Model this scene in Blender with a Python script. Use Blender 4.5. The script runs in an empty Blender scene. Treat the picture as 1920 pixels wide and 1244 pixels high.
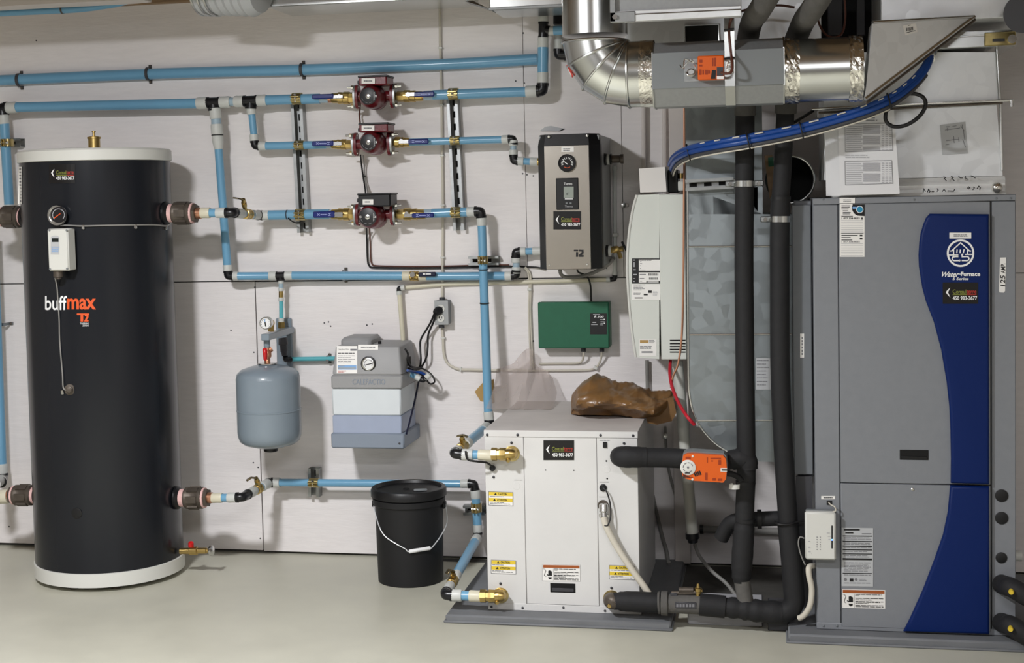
import bpy, math, random
from mathutils import Vector, Matrix

# ------------------------------------------------------------------ camera, world, lights, exposure
SC = bpy.context.scene
COL = SC.collection
rnd = random.Random(7)
FPX, CX, CY = 2726.07, 879.05, 528.81          # focal length and optical centre in pixels of a 1920x1244 frame
YAW, PITCH, ROLL = -0.203322, -0.0594117, -0.022837
CAM_H, CAM_D = 1.5, 5.794
_cy, _sy = math.cos(YAW), math.sin(YAW)
FWD = Vector((_sy*math.cos(PITCH), _cy*math.cos(PITCH), math.sin(PITCH)))
_r = Vector((_cy, -_sy, 0)); _u = _r.cross(FWD)
RGT = _r*math.cos(ROLL) + _u*math.sin(ROLL)
UPV = _u*math.cos(ROLL) - _r*math.sin(ROLL)
CAM = Vector((0, -CAM_D, CAM_H))
cd = bpy.data.cameras.new('camera'); cam = bpy.data.objects.new('camera', cd); COL.objects.link(cam)
M = Matrix.Identity(4)
for i in range(3):
    M[i][0], M[i][1], M[i][2], M[i][3] = RGT[i], UPV[i], -FWD[i], CAM[i]
cam.matrix_world = M
cd.sensor_fit = 'HORIZONTAL'; cd.sensor_width = 36; cd.lens = FPX/1920*36
cd.shift_x = (960-CX)/1920; cd.shift_y = (CY-622)/1920
cd.clip_start = .05
SC.camera = cam

W = bpy.data.worlds.new('room_air'); SC.world = W; W.use_nodes = True
W.node_tree.nodes['Background'].inputs[0].default_value = (.9, .95, 1, 1)
W.node_tree.nodes['Background'].inputs[1].default_value = .05

def area(name, loc, size, power, color=(.985, .995, 1.02), target=None, sy=None):
    l = bpy.data.lights.new(name, 'AREA'); l.energy = power; l.color = color; l.shape = 'RECTANGLE'
    l.size = size; l.size_y = sy or size
    o = bpy.data.objects.new(name, l); COL.objects.link(o); o.location = loc
    if target:
        o.rotation_euler = (Vector(target)-Vector(loc)).to_track_quat('-Z', 'Y').to_euler()
    return o
area('ceiling_lamp_left', (-2.0, -3.3, 2.58), .3, 126)
area('fill_light_middle', (.35, -5.2, 2.60), 1.2, 62, sy=.3)  # added fill light, no such lamp known
area('fill_light_rear', (-3.4, -6.8, 2.60), 1.2, 45, sy=.3)  # second added fill light, behind the camera
SC.view_settings.view_transform = 'Standard'; SC.view_settings.look = 'None'
SC.view_settings.exposure = 0.35; SC.view_settings.gamma = 1
SC.view_settings.use_curve_mapping = False

# ------------------------------------------------------------------ measuring helpers
def ray(x, y): return FWD + RGT*((x-CX)/FPX) - UPV*((y-CY)/FPX)
def P(x, y, Y=0.0):
    "point of the plane at depth Y (wall = 0, negative towards the room) seen at frame position x, y"
    d = ray(x, y); return CAM + d*((Y+CAM_D)/d.y)
def PX(x, y, X):
    "point of the plane at sideways position X seen at frame position x, y"
    d = ray(x, y); return CAM + d*((X-CAM.x)/d.x)
def depth(p): return (Vector(p)-CAM).dot(FWD)
def mpp(p): return depth(p)/FPX
def Q(a, Y=None):
    if isinstance(a, Vector): return a
    return P(a[0], a[1], a[2] if len(a) > 2 else Y)
def pb(x0, x1, y0, y1, Y):
    xm, ym = (x0+x1)/2, (y0+y1)/2
    return P(x0, ym, Y).x, P(x1, ym, Y).x, P(xm, y1, Y).z, P(xm, y0, Y).z

# ------------------------------------------------------------------ materials
def lin(c):
    return tuple((v/255/12.92 if v/255 <= .04045 else ((v/255+.055)/1.055)**2.4) for v in c)
def mat(name, rgb, rough=.5, metal=0.0, noise=0, nscale=30, bump=0, bscale=60, trans=0, alpha=1, coat=0, emit=0, spec=.5, ior=1.45, stretch=None, kind='noise', rvar=0):
    m = bpy.data.materials.new(name); m.use_nodes = True
    nt = m.node_tree; b = nt.nodes['Principled BSDF']
    c = (*lin(rgb), 1)
    b.inputs['Base Color'].default_value = c
    b.inputs['Roughness'].default_value = rough
    b.inputs['Metallic'].default_value = metal
    b.inputs['Specular IOR Level'].default_value = spec
    b.inputs['IOR'].default_value = ior
    if trans: b.inputs['Transmission Weight'].default_value = trans
    if alpha < 1: b.inputs['Alpha'].default_value = alpha
    if coat: b.inputs['Coat Weight'].default_value = coat; b.inputs['Coat Roughness'].default_value = .12
    if emit:
        b.inputs['Emission Color'].default_value = c; b.inputs['Emission Strength'].default_value = emit
    co = None
    if noise or bump or rvar:
        co = nt.nodes.new('ShaderNodeTexCoord'); src = co.outputs['Object']
        if stretch:
            mp = nt.nodes.new('ShaderNodeMapping'); mp.inputs['Scale'].default_value = stretch
            nt.links.new(src, mp.inputs[0]); src = mp.outputs[0]
    def tex(scale, det=4):
        if kind == 'voronoi':
            t = nt.nodes.new('ShaderNodeTexVoronoi'); t.inputs['Scale'].default_value = scale
            nt.links.new(src, t.inputs['Vector'])
            bw = nt.nodes.new('ShaderNodeRGBToBW'); nt.links.new(t.outputs['Color'], bw.inputs[0]); return bw.outputs[0]
        t = nt.nodes.new('ShaderNodeTexNoise'); t.inputs['Scale'].default_value = scale; t.inputs['Detail'].default_value = det
        nt.links.new(src, t.inputs['Vector']); return t.outputs['Fac']
    if noise:
        t = tex(nscale); r = nt.nodes.new('ShaderNodeMapRange')
        r.inputs['From Min'].default_value = .25; r.inputs['From Max'].default_value = .75
        r.inputs['To Min'].default_value = 1-noise; r.inputs['To Max'].default_value = 1+noise
        nt.links.new(t, r.inputs['Value'])
        mx = nt.nodes.new('ShaderNodeMix'); mx.data_type = 'RGBA'; mx.blend_type = 'MULTIPLY'; mx.inputs['Factor'].default_value = 1
        mx.inputs['A'].default_value = c
        cb = nt.nodes.new('ShaderNodeCombineColor')
        for i in range(3): nt.links.new(r.outputs[0], cb.inputs[i])
        nt.links.new(cb.outputs[0], mx.inputs['B']); nt.links.new(mx.outputs['Result'], b.inputs['Base Color'])
    if rvar:
        t = tex(nscale); r = nt.nodes.new('ShaderNodeMapRange')
        r.inputs['To Min'].default_value = rough-rvar; r.inputs['To Max'].default_value = rough+rvar
        nt.links.new(t, r.inputs['Value']); nt.links.new(r.outputs[0], b.inputs['Roughness'])
    if bump:
        kind = 'noise'
        t = tex(bscale); bp = nt.nodes.new('ShaderNodeBump'); bp.inputs['Strength'].default_value = bump; bp.inputs['Distance'].default_value = .004
        nt.links.new(t, bp.inputs['Height']); nt.links.new(bp.outputs[0], b.inputs['Normal'])
    return m

MT = dict(
    wall=mat('painted_plywood', (236, 231, 230), .62, noise=.035, nscale=9, bump=.22, bscale=24, stretch=(1, 1, 7)),
    concrete=mat('foundation_concrete', (96, 94, 92), .9, noise=.15, nscale=12),
    floordk=mat('dark_floor', (74, 72, 68), .9, noise=.25, nscale=9, bump=.3, bscale=30),
    back=mat('dark_unseen_wall', (104, 98, 92), .85, noise=.1, nscale=4),  # unseen wall kept dark to give the tank's reflections contrast
    room=mat('room_wall_paint', (205, 200, 195), .8),
    floor=mat('painted_floor', (192, 190, 175), .42, noise=.07, nscale=5, bump=.08, bscale=40, rvar=.1),
    blue=mat('blue_pipe_plastic', (112, 165, 198), .3, noise=.05, nscale=6, coat=.2),
    teal=mat('teal_pipe_plastic', (92, 178, 188), .34, noise=.05, nscale=6),
    collar=mat('white_fitting_plastic', (202, 204, 200), .4, noise=.04, nscale=20),
    cclear=mat('clear_fitting_plastic', (160, 182, 196), .3),
    ccream=mat('cream_fitting_plastic', (214, 208, 186), .4),
    black=mat('black_fitting_plastic', (24, 24, 27), .3),
    rubber=mat('black_rubber', (20, 20, 22), .55),
    bsatin=mat('satin_black_plastic', (18, 18, 20), .4, bump=.05, bscale=300),
    foam=mat('black_foam_insulation', (28, 28, 30), .72, noise=.14, nscale=25, bump=.25, bscale=90),
    foamgrey=mat('worn_and_lit_grey_foam', (88, 86, 83), .85, noise=.22, nscale=18, bump=.5, bscale=60),  # grey for worn foam, and for light on the black upper sleeves
    brass=mat('brass', (190, 164, 104), .32, 1, noise=.12, nscale=40),
    zinc=mat('yellow_zinc', (186, 168, 116), .3, 1, noise=.12, nscale=60),
    copper=mat('copper', (206, 150, 120), .34, .85),
    dull=mat('dull_brass', (122, 110, 84), .42, 1),
    steel=mat('bright_steel', (214, 214, 212), .22, 1),
    stainless=mat('brushed_stainless', (206, 200, 190), .27, 1, noise=.03, nscale=14, bump=.05, bscale=120, stretch=(1, 1, 40)),
    strut=mat('galvanized_strut', (158, 160, 160), .42, 1, noise=.1, nscale=40),
    galv=mat('shaded_galvanized_sheet', (150, 157, 161), .42, .85, noise=.045, nscale=26, kind='voronoi', bump=.06, bscale=9, rvar=.08),  # base darkened for the shade under the round duct
    galvb=mat('lit_galvanized_sheet', (228, 230, 232), .34, .35, noise=.03, nscale=26, kind='voronoi', bump=.06, bscale=7, rvar=.05),  # pale base standing for bright reflections on the metal
    galvs=mat('smooth_galvanized_sheet', (208, 210, 208), .25, 1, noise=.05, nscale=12, bump=.05, bscale=6),
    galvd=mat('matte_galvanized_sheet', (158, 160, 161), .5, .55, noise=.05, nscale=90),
    foil=mat('crinkled_foil_tape', (226, 224, 216), .2, 1, bump=1.0, bscale=55, noise=.1, nscale=40),
    iron=mat('malleable_iron', (92, 84, 76), .48, .5, noise=.2, nscale=30, bump=.2, bscale=70),
    pink=mat('pink_thread_sealant', (230, 188, 184), .5, noise=.1, nscale=60),
    pumpred=mat('dark_red_cast_iron', (104, 24, 32), .36, 0, noise=.15, nscale=40, bump=.15, bscale=120, coat=.3),
    palemark=mat('pale_blue_mark', (150, 160, 214), .45),
    pumpface=mat('pump_nameplate_black', (38, 38, 41), .4),
    tank=mat('charcoal_tank_paint', (27, 29, 34), .27, noise=.05, nscale=3, spec=.34, coat=.08),
    offwhite=mat('offwhite_plastic', (214, 214, 208), .35),
    cabwhite=mat('white_powder_coat', (216, 215, 213), .42, noise=.03, nscale=8, bump=.08, bscale=260),
    cabtop=mat('dusty_white_powder_coat', (206, 200, 196), .55, noise=.1, nscale=7),
    unitwhite=mat('cool_white_plastic', (212, 215, 208), .42, bump=.03, bscale=200),
    vgrey=mat('grey_tank_paint', (128, 140, 150), .34, noise=.04, nscale=9, coat=.3),
    hood=mat('light_grey_hood_plastic', (152, 152, 153), .5, bump=.1, bscale=220),
    fbase=mat('blue_grey_plastic', (132, 142, 156), .5, bump=.1, bscale=220),
    frost=mat('frosted_polyethylene', (214, 220, 224), .42, noise=.02, nscale=20),
    glycol=mat('blue_fluid_behind_plastic', (158, 168, 190), .4, noise=.03, nscale=20),
    wfgrey=mat('grey_cabinet_paint', (128, 131, 136), .48, noise=.03, nscale=40, bump=.07, bscale=380),
    wfdark=mat('dark_grey_cabinet_paint', (112, 116, 120), .5, noise=.03, nscale=40),
    wfblue=mat('navy_blue_panel', (4, 32, 90), .45, spec=.25, bump=.12, bscale=420),
    pad=mat('grey_equipment_pad', (112, 114, 117), .62, noise=.1, nscale=8),
    green=mat('green_enamel', (34, 98, 72), .42, noise=.05, nscale=30),
    orange=mat('orange_plastic', (216, 92, 18), .42),
    orangedk=mat('burnt_orange_print', (150, 52, 12), .5),
    white=mat('white_label_paper', (238, 236, 232), .5),
    paper=mat('paper_sheet', (226, 226, 228), .7),
    greylabel=mat('grey_label_paper', (182, 184, 186), .6),
    ink=mat('black_ink', (22, 22, 24), .5),
    inkgrey=mat('grey_ink', (120, 120, 124), .6),
    inklight=mat('pale_grey_ink', (176, 176, 180), .6),
    stick=mat('black_sticker', (22, 20, 21), .34),
    lime=mat('olive_print', (136, 140, 62), .5),
    redp=mat('red_print', (178, 52, 40), .5),
    yellow=mat('yellow_print', (226, 196, 60), .5),
    rust=mat('rust_orange_print', (160, 84, 36), .5),
    bluep=mat('pale_blue_print', (120, 164, 214), .5),
    cyan=mat('cyan_print', (40, 140, 180), .5),
    logoor=mat('logo_orange', (226, 88, 36), .45),
    printw=mat('white_print', (240, 240, 240), .45),
    red=mat('red_plastic', (198, 26, 30), .35),
    handle=mat('blue_vinyl_handle', (20, 36, 112), .3, coat=.3),
    navyh=mat('dark_navy_handle', (24, 28, 54), .35),
    cablew=mat('white_cable', (206, 200, 186), .5),
    cableg=mat('grey_cable', (138, 136, 132), .55),
    cableb=mat('black_cable', (22, 21, 22), .5),
    cablebr=mat('brown_cable', (92, 52, 40), .5),
    cabler=mat('red_cable', (190, 30, 48), .5),
    pex=mat('dark_blue_tubing', (18, 64, 136), .36),
    pvc=mat('offwhite_pvc', (196, 196, 188), .42),
    screen=mat('lcd_screen', (150, 158, 150), .3),
    screend=mat('dark_lcd', (30, 36, 34), .25),
    led=mat('blue_led', (90, 150, 255), .4, emit=4),
    dial=mat('white_dial', (236, 236, 236), .4),
    glassdk=mat('dark_dial', (34, 32, 34), .25),
    kraft=mat('brown_film', (118, 86, 50), .36, noise=.2, nscale=14, bump=.7, bscale=26, coat=.12),
    kraft2=mat('tan_card', (176, 142, 86), .6, noise=.1, nscale=14),
    carton=mat('white_carton', (222, 218, 214), .7),
    wood=mat('joist_wood', (150, 124, 96), .7, noise=.2, nscale=6, stretch=(1, 8, 8)),
    board=mat('white_painted_board', (218, 210, 205), .55, noise=.03, nscale=10),
    skirt=mat('reflection_white_skirt', (238, 238, 236), .28, .35, bump=.12, bscale=14),  # near-white base stands for reflections along the bands
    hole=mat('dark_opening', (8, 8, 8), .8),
    dkgrey=mat('dark_grey_plastic', (62, 62, 66), .5),
    midgrey=mat('mid_grey_plastic', (124, 128, 130), .5),
)
def film_material():
    m = mat('clear_poly_film', (196, 184, 178), .22)
    nt = m.node_tree; b = nt.nodes['Principled BSDF']; out = nt.nodes['Material Output']
    tr = nt.nodes.new('ShaderNodeBsdfTransparent'); tr.inputs[0].default_value = (.93, .9, .89, 1)
    mx = nt.nodes.new('ShaderNodeMixShader'); mx.inputs[0].default_value = .42
    nt.links.new(tr.outputs[0], mx.inputs[1]); nt.links.new(b.outputs[0], mx.inputs[2]); nt.links.new(mx.outputs[0], out.inputs[0])
    return m
MT['film'] = film_material()

# ------------------------------------------------------------------ mesh builder
class MB:
    def __init__(s): s.v = []; s.f = []
    def add(s, vs, fs):
        n = len(s.v); s.v += [Vector(v) for v in vs]; s.f += [tuple(i+n for i in f) for f in fs]; return s
    def obox(s, c, ux, uy, uz, b=0.0):
        "box about c with half-axes ux, uy, uz and chamfer b"
        c, A = Vector(c), [Vector(ux), Vector(uy), Vector(uz)]
        if b <= 0:
            vs = [c+A[0]*i+A[1]*j+A[2]*k for i in (-1, 1) for j in (-1, 1) for k in (-1, 1)]
            s.add(vs, [(0, 1, 3, 2), (4, 6, 7, 5), (0, 4, 5, 1), (2, 3, 7, 6), (0, 2, 6, 4), (1, 5, 7, 3)]); return s
        L = [a.length for a in A]; b = min(b, .49*min(L)*2); k = [1-b/l for l in L]
        idx = {}; vs = []
        for i in (-1, 1):
            for j in (-1, 1):
                for q in (-1, 1):
                    for ax in range(3):
                        t = [k[0]*i, k[1]*j, k[2]*q]; t[ax] = (i, j, q)[ax]
                        idx[(i, j, q, ax)] = len(vs); vs.append(c+A[0]*t[0]+A[1]*t[1]+A[2]*t[2])
        fs = []
        sg = [(-1, -1), (1, -1), (1, 1), (-1, 1)]
        def key(ax, sgn, p, q, which):
            t = [0, 0, 0]; o = [(1, 2), (2, 0), (0, 1)][ax]; t[ax] = sgn; t[o[0]] = p; t[o[1]] = q
            return idx[(*t, which)]
        for ax in range(3):
            for sgn in (-1, 1):
                q = [key(ax, sgn, p, r, ax) for p, r in sg]
                fs.append(q if sgn > 0 else q[::-1])
        for ax in range(3):
            o = [(1, 2), (2, 0), (0, 1)][ax]
            for p in (-1, 1):
                for q in (-1, 1):
                    a = key(ax, -1, p, q, o[0]); bb = key(ax, 1, p, q, o[0]); c2 = key(ax, 1, p, q, o[1]); d = key(ax, -1, p, q, o[1])
                    f = [a, bb, c2, d]
                    fs.append(f if p*q < 0 else f[::-1])
        for i in (-1, 1):
            for j in (-1, 1):
                for q in (-1, 1):
                    f = [idx[(i, j, q, 0)], idx[(i, j, q, 1)], idx[(i, j, q, 2)]]
                    fs.append(f if i*j*q > 0 else f[::-1])
        s.add(vs, fs); return s
    def box(s, x0, x1, y0, y1, z0, z1, b=0.0):
        return s.obox(((x0+x1)/2, (y0+y1)/2, (z0+z1)/2), (abs(x1-x0)/2, 0, 0), (0, abs(y1-y0)/2, 0), (0, 0, abs(z1-z0)/2), b)
    def lathe(s, prof, a, d, n=24, cap0=True, cap1=True, ref=None):
        a, d = Vector(a), Vector(d).normalized()
        u = (Vector(ref) - d*Vector(ref).dot(d)).normalized() if ref else d.orthogonal().normalized()
        w = d.cross(u)
        vs = []; fs = []
        for t, r in prof:
            for i in range(n):
                th = 2*math.pi*i/n; vs.append(a+d*t+(u*math.cos(th)+w*math.sin(th))*r)
        for k in range(len(prof)-1):
            for i in range(n):
                j = (i+1) % n; fs.append((k*n+i, k*n+j, (k+1)*n+j, (k+1)*n+i))
        if cap0: fs.append(tuple(range(n))[::-1])
        if cap1: fs.append(tuple((len(prof)-1)*n+i for i in range(n)))
        s.add(vs, fs); return s
    def tube(s, a, b, r, n=18, r2=None):
        a, b = Vector(a), Vector(b); L = (b-a).length
        if L < 1e-6: return s
        return s.lathe([(0, r), (L, r2 or r)], a, b-a, n)
    def hexa(s, a, b, r): return s.tube(a, b, r, 6)
    def sweep(s, pts, r, n=10, sub=0, closed=False, cap=True, rs=None):
        pts = [Vector(p) for p in pts]
        if sub: pts = spline(pts, sub, closed)
        m = len(pts); vs = []; fs = []; u = None
        for i, p in enumerate(pts):
            if closed: t = pts[(i+1) % m]-pts[i-1]
            else: t = pts[min(i+1, m-1)]-pts[max(i-1, 0)]
            t.normalize()
            if u is None: u = t.orthogonal().normalized()
            u = (u-t*u.dot(t)).normalized(); w = t.cross(u)
            rr = rs[min(int(i*len(rs)/m), len(rs)-1)] if rs else r
            for k in range(n):
                th = 2*math.pi*k/n; vs.append(p+(u*math.cos(th)+w*math.sin(th))*rr)
        for i in range(m if closed else m-1):
            for k in range(n):
                j = (k+1) % n; i2 = (i+1) % m; fs.append((i*n+k, i*n+j, i2*n+j, i2*n+k))
        if not closed and cap:
            fs.append(tuple(range(n))[::-1]); fs.append(tuple((m-1)*n+k for k in range(n)))
        s.add(vs, fs); return s
    def prism(s, poly, vec):
        poly = [Vector(p) for p in poly]; n = len(poly); vec = Vector(vec)
        s.add(poly+[p+vec for p in poly], [tuple(range(n))[::-1], tuple(range(n, 2*n))]+[(i, (i+1) % n, n+(i+1) % n, n+i) for i in range(n)]); return s
    def quad(s, a, b, c, d): return s.add([a, b, c, d], [(0, 1, 2, 3)])
    def sphere(s, c, r, n=12, sc=(1, 1, 1)):
        c = Vector(c); vs = []; fs = []; m = n//2
        for i in range(m+1):
            ph = math.pi*i/m
            for k in range(n):
                th = 2*math.pi*k/n
                vs.append(c+Vector((r*sc[0]*math.sin(ph)*math.cos(th), r*sc[1]*math.sin(ph)*math.sin(th), r*sc[2]*math.cos(ph))))
        for i in range(m):
            for k in range(n):
                j = (k+1) % n; fs.append((i*n+k, (i+1)*n+k, (i+1)*n+j, i*n+j))
        s.add(vs, fs); return s

def spline(pts, sub, closed=False):
    out = []; n = len(pts)
    rng = range(n) if closed else range(n-1)
    for i in rng:
        if closed: p0, p1, p2, p3 = pts[i-1], pts[i], pts[(i+1) % n], pts[(i+2) % n]
        else: p0, p1, p2, p3 = pts[max(i-1, 0)], pts[i], pts[i+1], pts[min(i+2, n-1)]
        for k in range(sub):
            t = k/sub
            out.append(.5*((2*p1)+(p2-p0)*t+(2*p0-5*p1+4*p2-p3)*t*t+(3*p1-p0-3*p2+p3)*t**3))
    if not closed: out.append(pts[-1].copy())
    return out

ROOT = {}
def fix(me):
    import bmesh
    bm = bmesh.new(); bm.from_mesh(me); bmesh.ops.recalc_face_normals(bm, faces=bm.faces); bm.to_mesh(me); bm.free()
def obj(name, mb, m, parent=None, label=None, smooth=True, norm=True, kind=None):
    if parent is not None:
        org = ROOT[parent.name]
    else:
        xs = [v.x for v in mb.v]; ys = [v.y for v in mb.v]; zs = [v.z for v in mb.v]
        org = Vector(((min(xs)+max(xs))/2, (min(ys)+max(ys))/2, min(zs)))
    me = bpy.data.meshes.new(name)
    me.from_pydata([tuple(v-org) for v in mb.v], [], mb.f); me.update()
    if norm: fix(me)
    if smooth:
        me.polygons.foreach_set('use_smooth', [True]*len(me.polygons)); me.set_sharp_from_angle(angle=math.radians(36))
    me.materials.append(MT[m] if isinstance(m, str) else m)
    o = bpy.data.objects.new(name, me); COL.objects.link(o)
    if parent is not None: o.parent = parent
    else: o.location = org
    ROOT[o.name] = org
    if label: o['label'] = label
    if kind: o['kind'] = kind
    return o
def tag(o, label, cat, group=None):
    o['label'] = label; o['category'] = cat
    if group: o['group'] = group
    return o
def thing(name, label, cat, loc, group=None):
    o = bpy.data.objects.new(name, None); COL.objects.link(o); o.empty_display_size = .05
    o.location = loc; ROOT[o.name] = Vector(loc)
    return tag(o, label, cat, group)

# ------------------------------------------------------------------ flat print on surfaces
def plane(Y): return lambda x, y: P(x, y, Y)
def decal(parent, name, x0, y0, x1, y1, S, m, lift=0, label=None, n=1, skew=0.0):
    mb = MB(); k = max(1, n)
    for i in range(k):
        a, b = x0+(x1-x0)*i/k, x0+(x1-x0)*(i+1)/k
        sa, sb = skew*(a-x0), skew*(b-x0)
        q = [S(a, y1+sa), S(b, y1+sb), S(b, y0+sb), S(a, y0+sa)]
        mb.quad(*[p+Vector((0, -lift, 0)) for p in q])
    return obj(name, mb, m, parent, label, smooth=False, norm=False)
def bars(parent, name, rects, S, m, lift=.0006, skew=0.0, x00=0):
    mb = MB()
    for x0, y0, x1, y1 in rects:
        sa, sb = skew*(x0-x00), skew*(x1-x00)
        mb.quad(*[p+Vector((0, -lift, 0)) for p in (S(x0, y1+sa), S(x1, y1+sb), S(x1, y0+sb), S(x0, y0+sa))])
    return obj(name, mb, m, parent, smooth=False, norm=False)
def poly(parent, name, polys, S, m, lift=.0006):
    mb = MB()
    for pl in polys:
        vs = [S(*q)+Vector((0, -lift, 0)) for q in pl]; mb.add(vs, [tuple(range(len(vs)))])
    return obj(name, mb, m, parent, smooth=False, norm=False)
def stroke(parent, name, lines, S, m, w, lift=.0006, closed=False):
    "pen strokes w pixels wide along pixel polylines"
    mb = MB()
    for k, ln in enumerate(lines):
        n = len(ln); cl = n > 3 and math.hypot(ln[0][0]-ln[-1][0], ln[0][1]-ln[-1][1]) < 1e-6
        vs = []
        for i, (x, y) in enumerate(ln):
            p = ln[i-1] if i else (ln[-2] if cl else None); q = ln[i+1] if i < n-1 else (ln[1] if cl else None)
            d = []
            for a, b in ((p, (x, y)), ((x, y), q)):
                if a and b:
                    L = math.hypot(b[0]-a[0], b[1]-a[1]) or 1; d.append(((b[0]-a[0])/L, (b[1]-a[1])/L))
            tx, ty = sum(v[0] for v in d), sum(v[1] for v in d); L = math.hypot(tx, ty) or 1; tx, ty = tx/L, ty/L
            c = max(.45, abs(tx*d[0][0]+ty*d[0][1])); nx, ny = -ty*w/2/c, tx*w/2/c
            ex = (-tx*w*.35, -ty*w*.35) if p is None else ((tx*w*.35, ty*w*.35) if q is None else (0, 0))
            for sg in (1, -1): vs.append(S(x+ex[0]+nx*sg, y+ex[1]+ny*sg)+Vector((0, -lift-k*.00009, 0)))
        mb.add(vs, [(2*i, 2*i+2, 2*i+3, 2*i+1) for i in range(n-1)])
    return obj(name, mb, m, parent, smooth=False, norm=False)
def arc(cx, cy, rx, ry, a0, a1, n=12):
    return [(cx+rx*math.cos(math.radians(a0+(a1-a0)*i/n)), cy-ry*math.sin(math.radians(a0+(a1-a0)*i/n))) for i in range(n+1)]
def disc(parent, name, cx, cy, r, S, m, lift=.0006, label=None, n=24):
    mb = MB(); vs = [S(cx+r*math.cos(2*math.pi*i/n), cy+r*math.sin(2*math.pi*i/n))+Vector((0, -lift, 0)) for i in range(n)]
    mb.add(vs, [tuple(range(n))]); return obj(name, mb, m, parent, label, smooth=False, norm=False)
def text(parent, name, s, x0, y0, x1, y1, S, m, lift=.0007, bold=0.0, shear=0.0, rot=0):
    cu = bpy.data.curves.new('lettering', 'FONT'); cu.body = s; cu.size = 1; cu.offset = bold; cu.shear = shear
    cu.resolution_u = 3; cu.fill_mode = 'FRONT'
    to = bpy.data.objects.new('lettering', cu)
    me0 = bpy.data.meshes.new_from_object(to)
    vs = [v.co.copy() for v in me0.vertices]; fs = [tuple(p.vertices) for p in me0.polygons]
    bpy.data.objects.remove(to); bpy.data.curves.remove(cu); bpy.data.meshes.remove(me0)
    if not vs: return None
    ax, bx_ = min(v.x for v in vs), max(v.x for v in vs); ay, by = min(v.y for v in vs), max(v.y for v in vs)
    mb = MB(); out = []
    for v in vs:
        p, q = (v.x-ax)/(bx_-ax), (v.y-ay)/(by-ay)
        if rot == 90: p, q = 1-q, p          # reads upwards
        if rot == 180: p, q = 1-p, 1-q
        out.append(S(x0+(x1-x0)*p, y1+(y0-y1)*q)+Vector((0, -lift, 0)))
    mb.add(out, fs)
    return obj(name, mb, m, parent, smooth=False, norm=False)
def sticker(parent, x0, y0, x1, y1, S, n=1):
    "the installer's black telephone sticker"
    w, h = x1-x0, y1-y0
    d = decal(parent, 'phone_sticker', x0, y0, x1, y1, S, 'stick', .0008, 'black sticker with a telephone number', n)
    X = lambda t: x0+w*t
    Yy = lambda t: y0+h*t
    L = .0016
    poly(d, 'crescent_mark', [[(X(.21), Yy(.24)), (X(.13), Yy(.36)), (X(.085), Yy(.46)), (X(.15), Yy(.46))], [(X(.085), Yy(.46)), (X(.13), Yy(.56)), (X(.21), Yy(.7)), (X(.15), Yy(.46))]], S, 'printw', L)
    text(d, 'lettering', 'Consul', X(.28), Yy(.33), X(.66), Yy(.52), S, 'lime', L, .01)
    text(d, 'lettering', 'terre', X(.67), Yy(.35), X(.95), Yy(.52), S, 'redp', L, .01)
    bars(d, 'underline', [(X(.28), Yy(.555), X(.68), Yy(.585))], S, 'lime', L)
    bars(d, 'underline', [(X(.68), Yy(.555), X(.95), Yy(.585))], S, 'redp', L)
    text(d, 'lettering', '450 983-3677', X(.28), Yy(.64), X(.97), Yy(.82), S, 'printw', L, .02)
    return d
def print_lines(parent, x0, y0, x1, rows, pitch, h, S, m='inkgrey', lift=.0012, seed=1, ragged=.35, skew=0.0):
    r = random.Random(seed); rects = []
    for i in range(rows):
        y = y0+i*pitch; x = x0; end = x1-(x1-x0)*r.random()*ragged
        while x < end-1:
            w = min(end-x, (x1-x0)*(.08+.2*r.random())); rects.append((x, y, x+w, y+h)); x += w+(x1-x0)*.025
    return bars(parent, 'fine_print', rects, S, m, lift, skew, x0)

# ------------------------------------------------------------------ pipe fittings
def rad(p, w): return w/2*mpp(p)
def seg(t, name, a, b, w, m, Y=None, label=None):
    a, b = Q(a, Y), Q(b, Y); r = rad((a+b)/2, w)
    return obj(name, MB().tube(a, b, r), m, t, label)
def coupling(t, a, b, w, Y=None, m='collar', label=None):
    a, b = Q(a, Y), Q(b, Y); L = (b-a).length; r = rad((a+b)/2, w); e = min(L*.18, r*.3)
    return obj('coupling', MB().lathe([(0, r*.84), (0, r*.93), (e, r), (L*.55, r*.97), (L-e, r), (L, r*.93), (L, r*.84)], a, b-a, 20), m, t, label)
def elbow(t, a, c, b, w, Y=None, m='black'):
    a, c, b = Q(a, Y), Q(c, Y), Q(b, Y); r = rad(c, w)
    k = .45
    pts = [a, a.lerp(c, 1-k), c.lerp(a, .18).lerp(c.lerp(b, .18), .5), c.lerp(b, k), b]
    mb = MB().sweep(pts, r, 16, 4)
    for p, q in ((a, c), (b, c)):
        d = (q-p).normalized(); mb.tube(p, p+d*r*.5, r*1.13, 16)
    return obj('elbow', mb, m, t)
def tee(t, a, b, c, w, Y=None, m='black'):
    a, b, c = Q(a, Y), Q(b, Y), Q(c, Y); r = rad((a+b)/2, w); mb = MB().tube(a, b, r)
    mid = a.lerp(b, .5); mb.tube(mid, c, r*.95)
    for p, q in ((a, mid), (b, mid), (c, mid)):
        d = (q-p).normalized(); mb.tube(p, p+d*r*.4, r*1.1)
    return obj('tee', mb, m, t)
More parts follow.
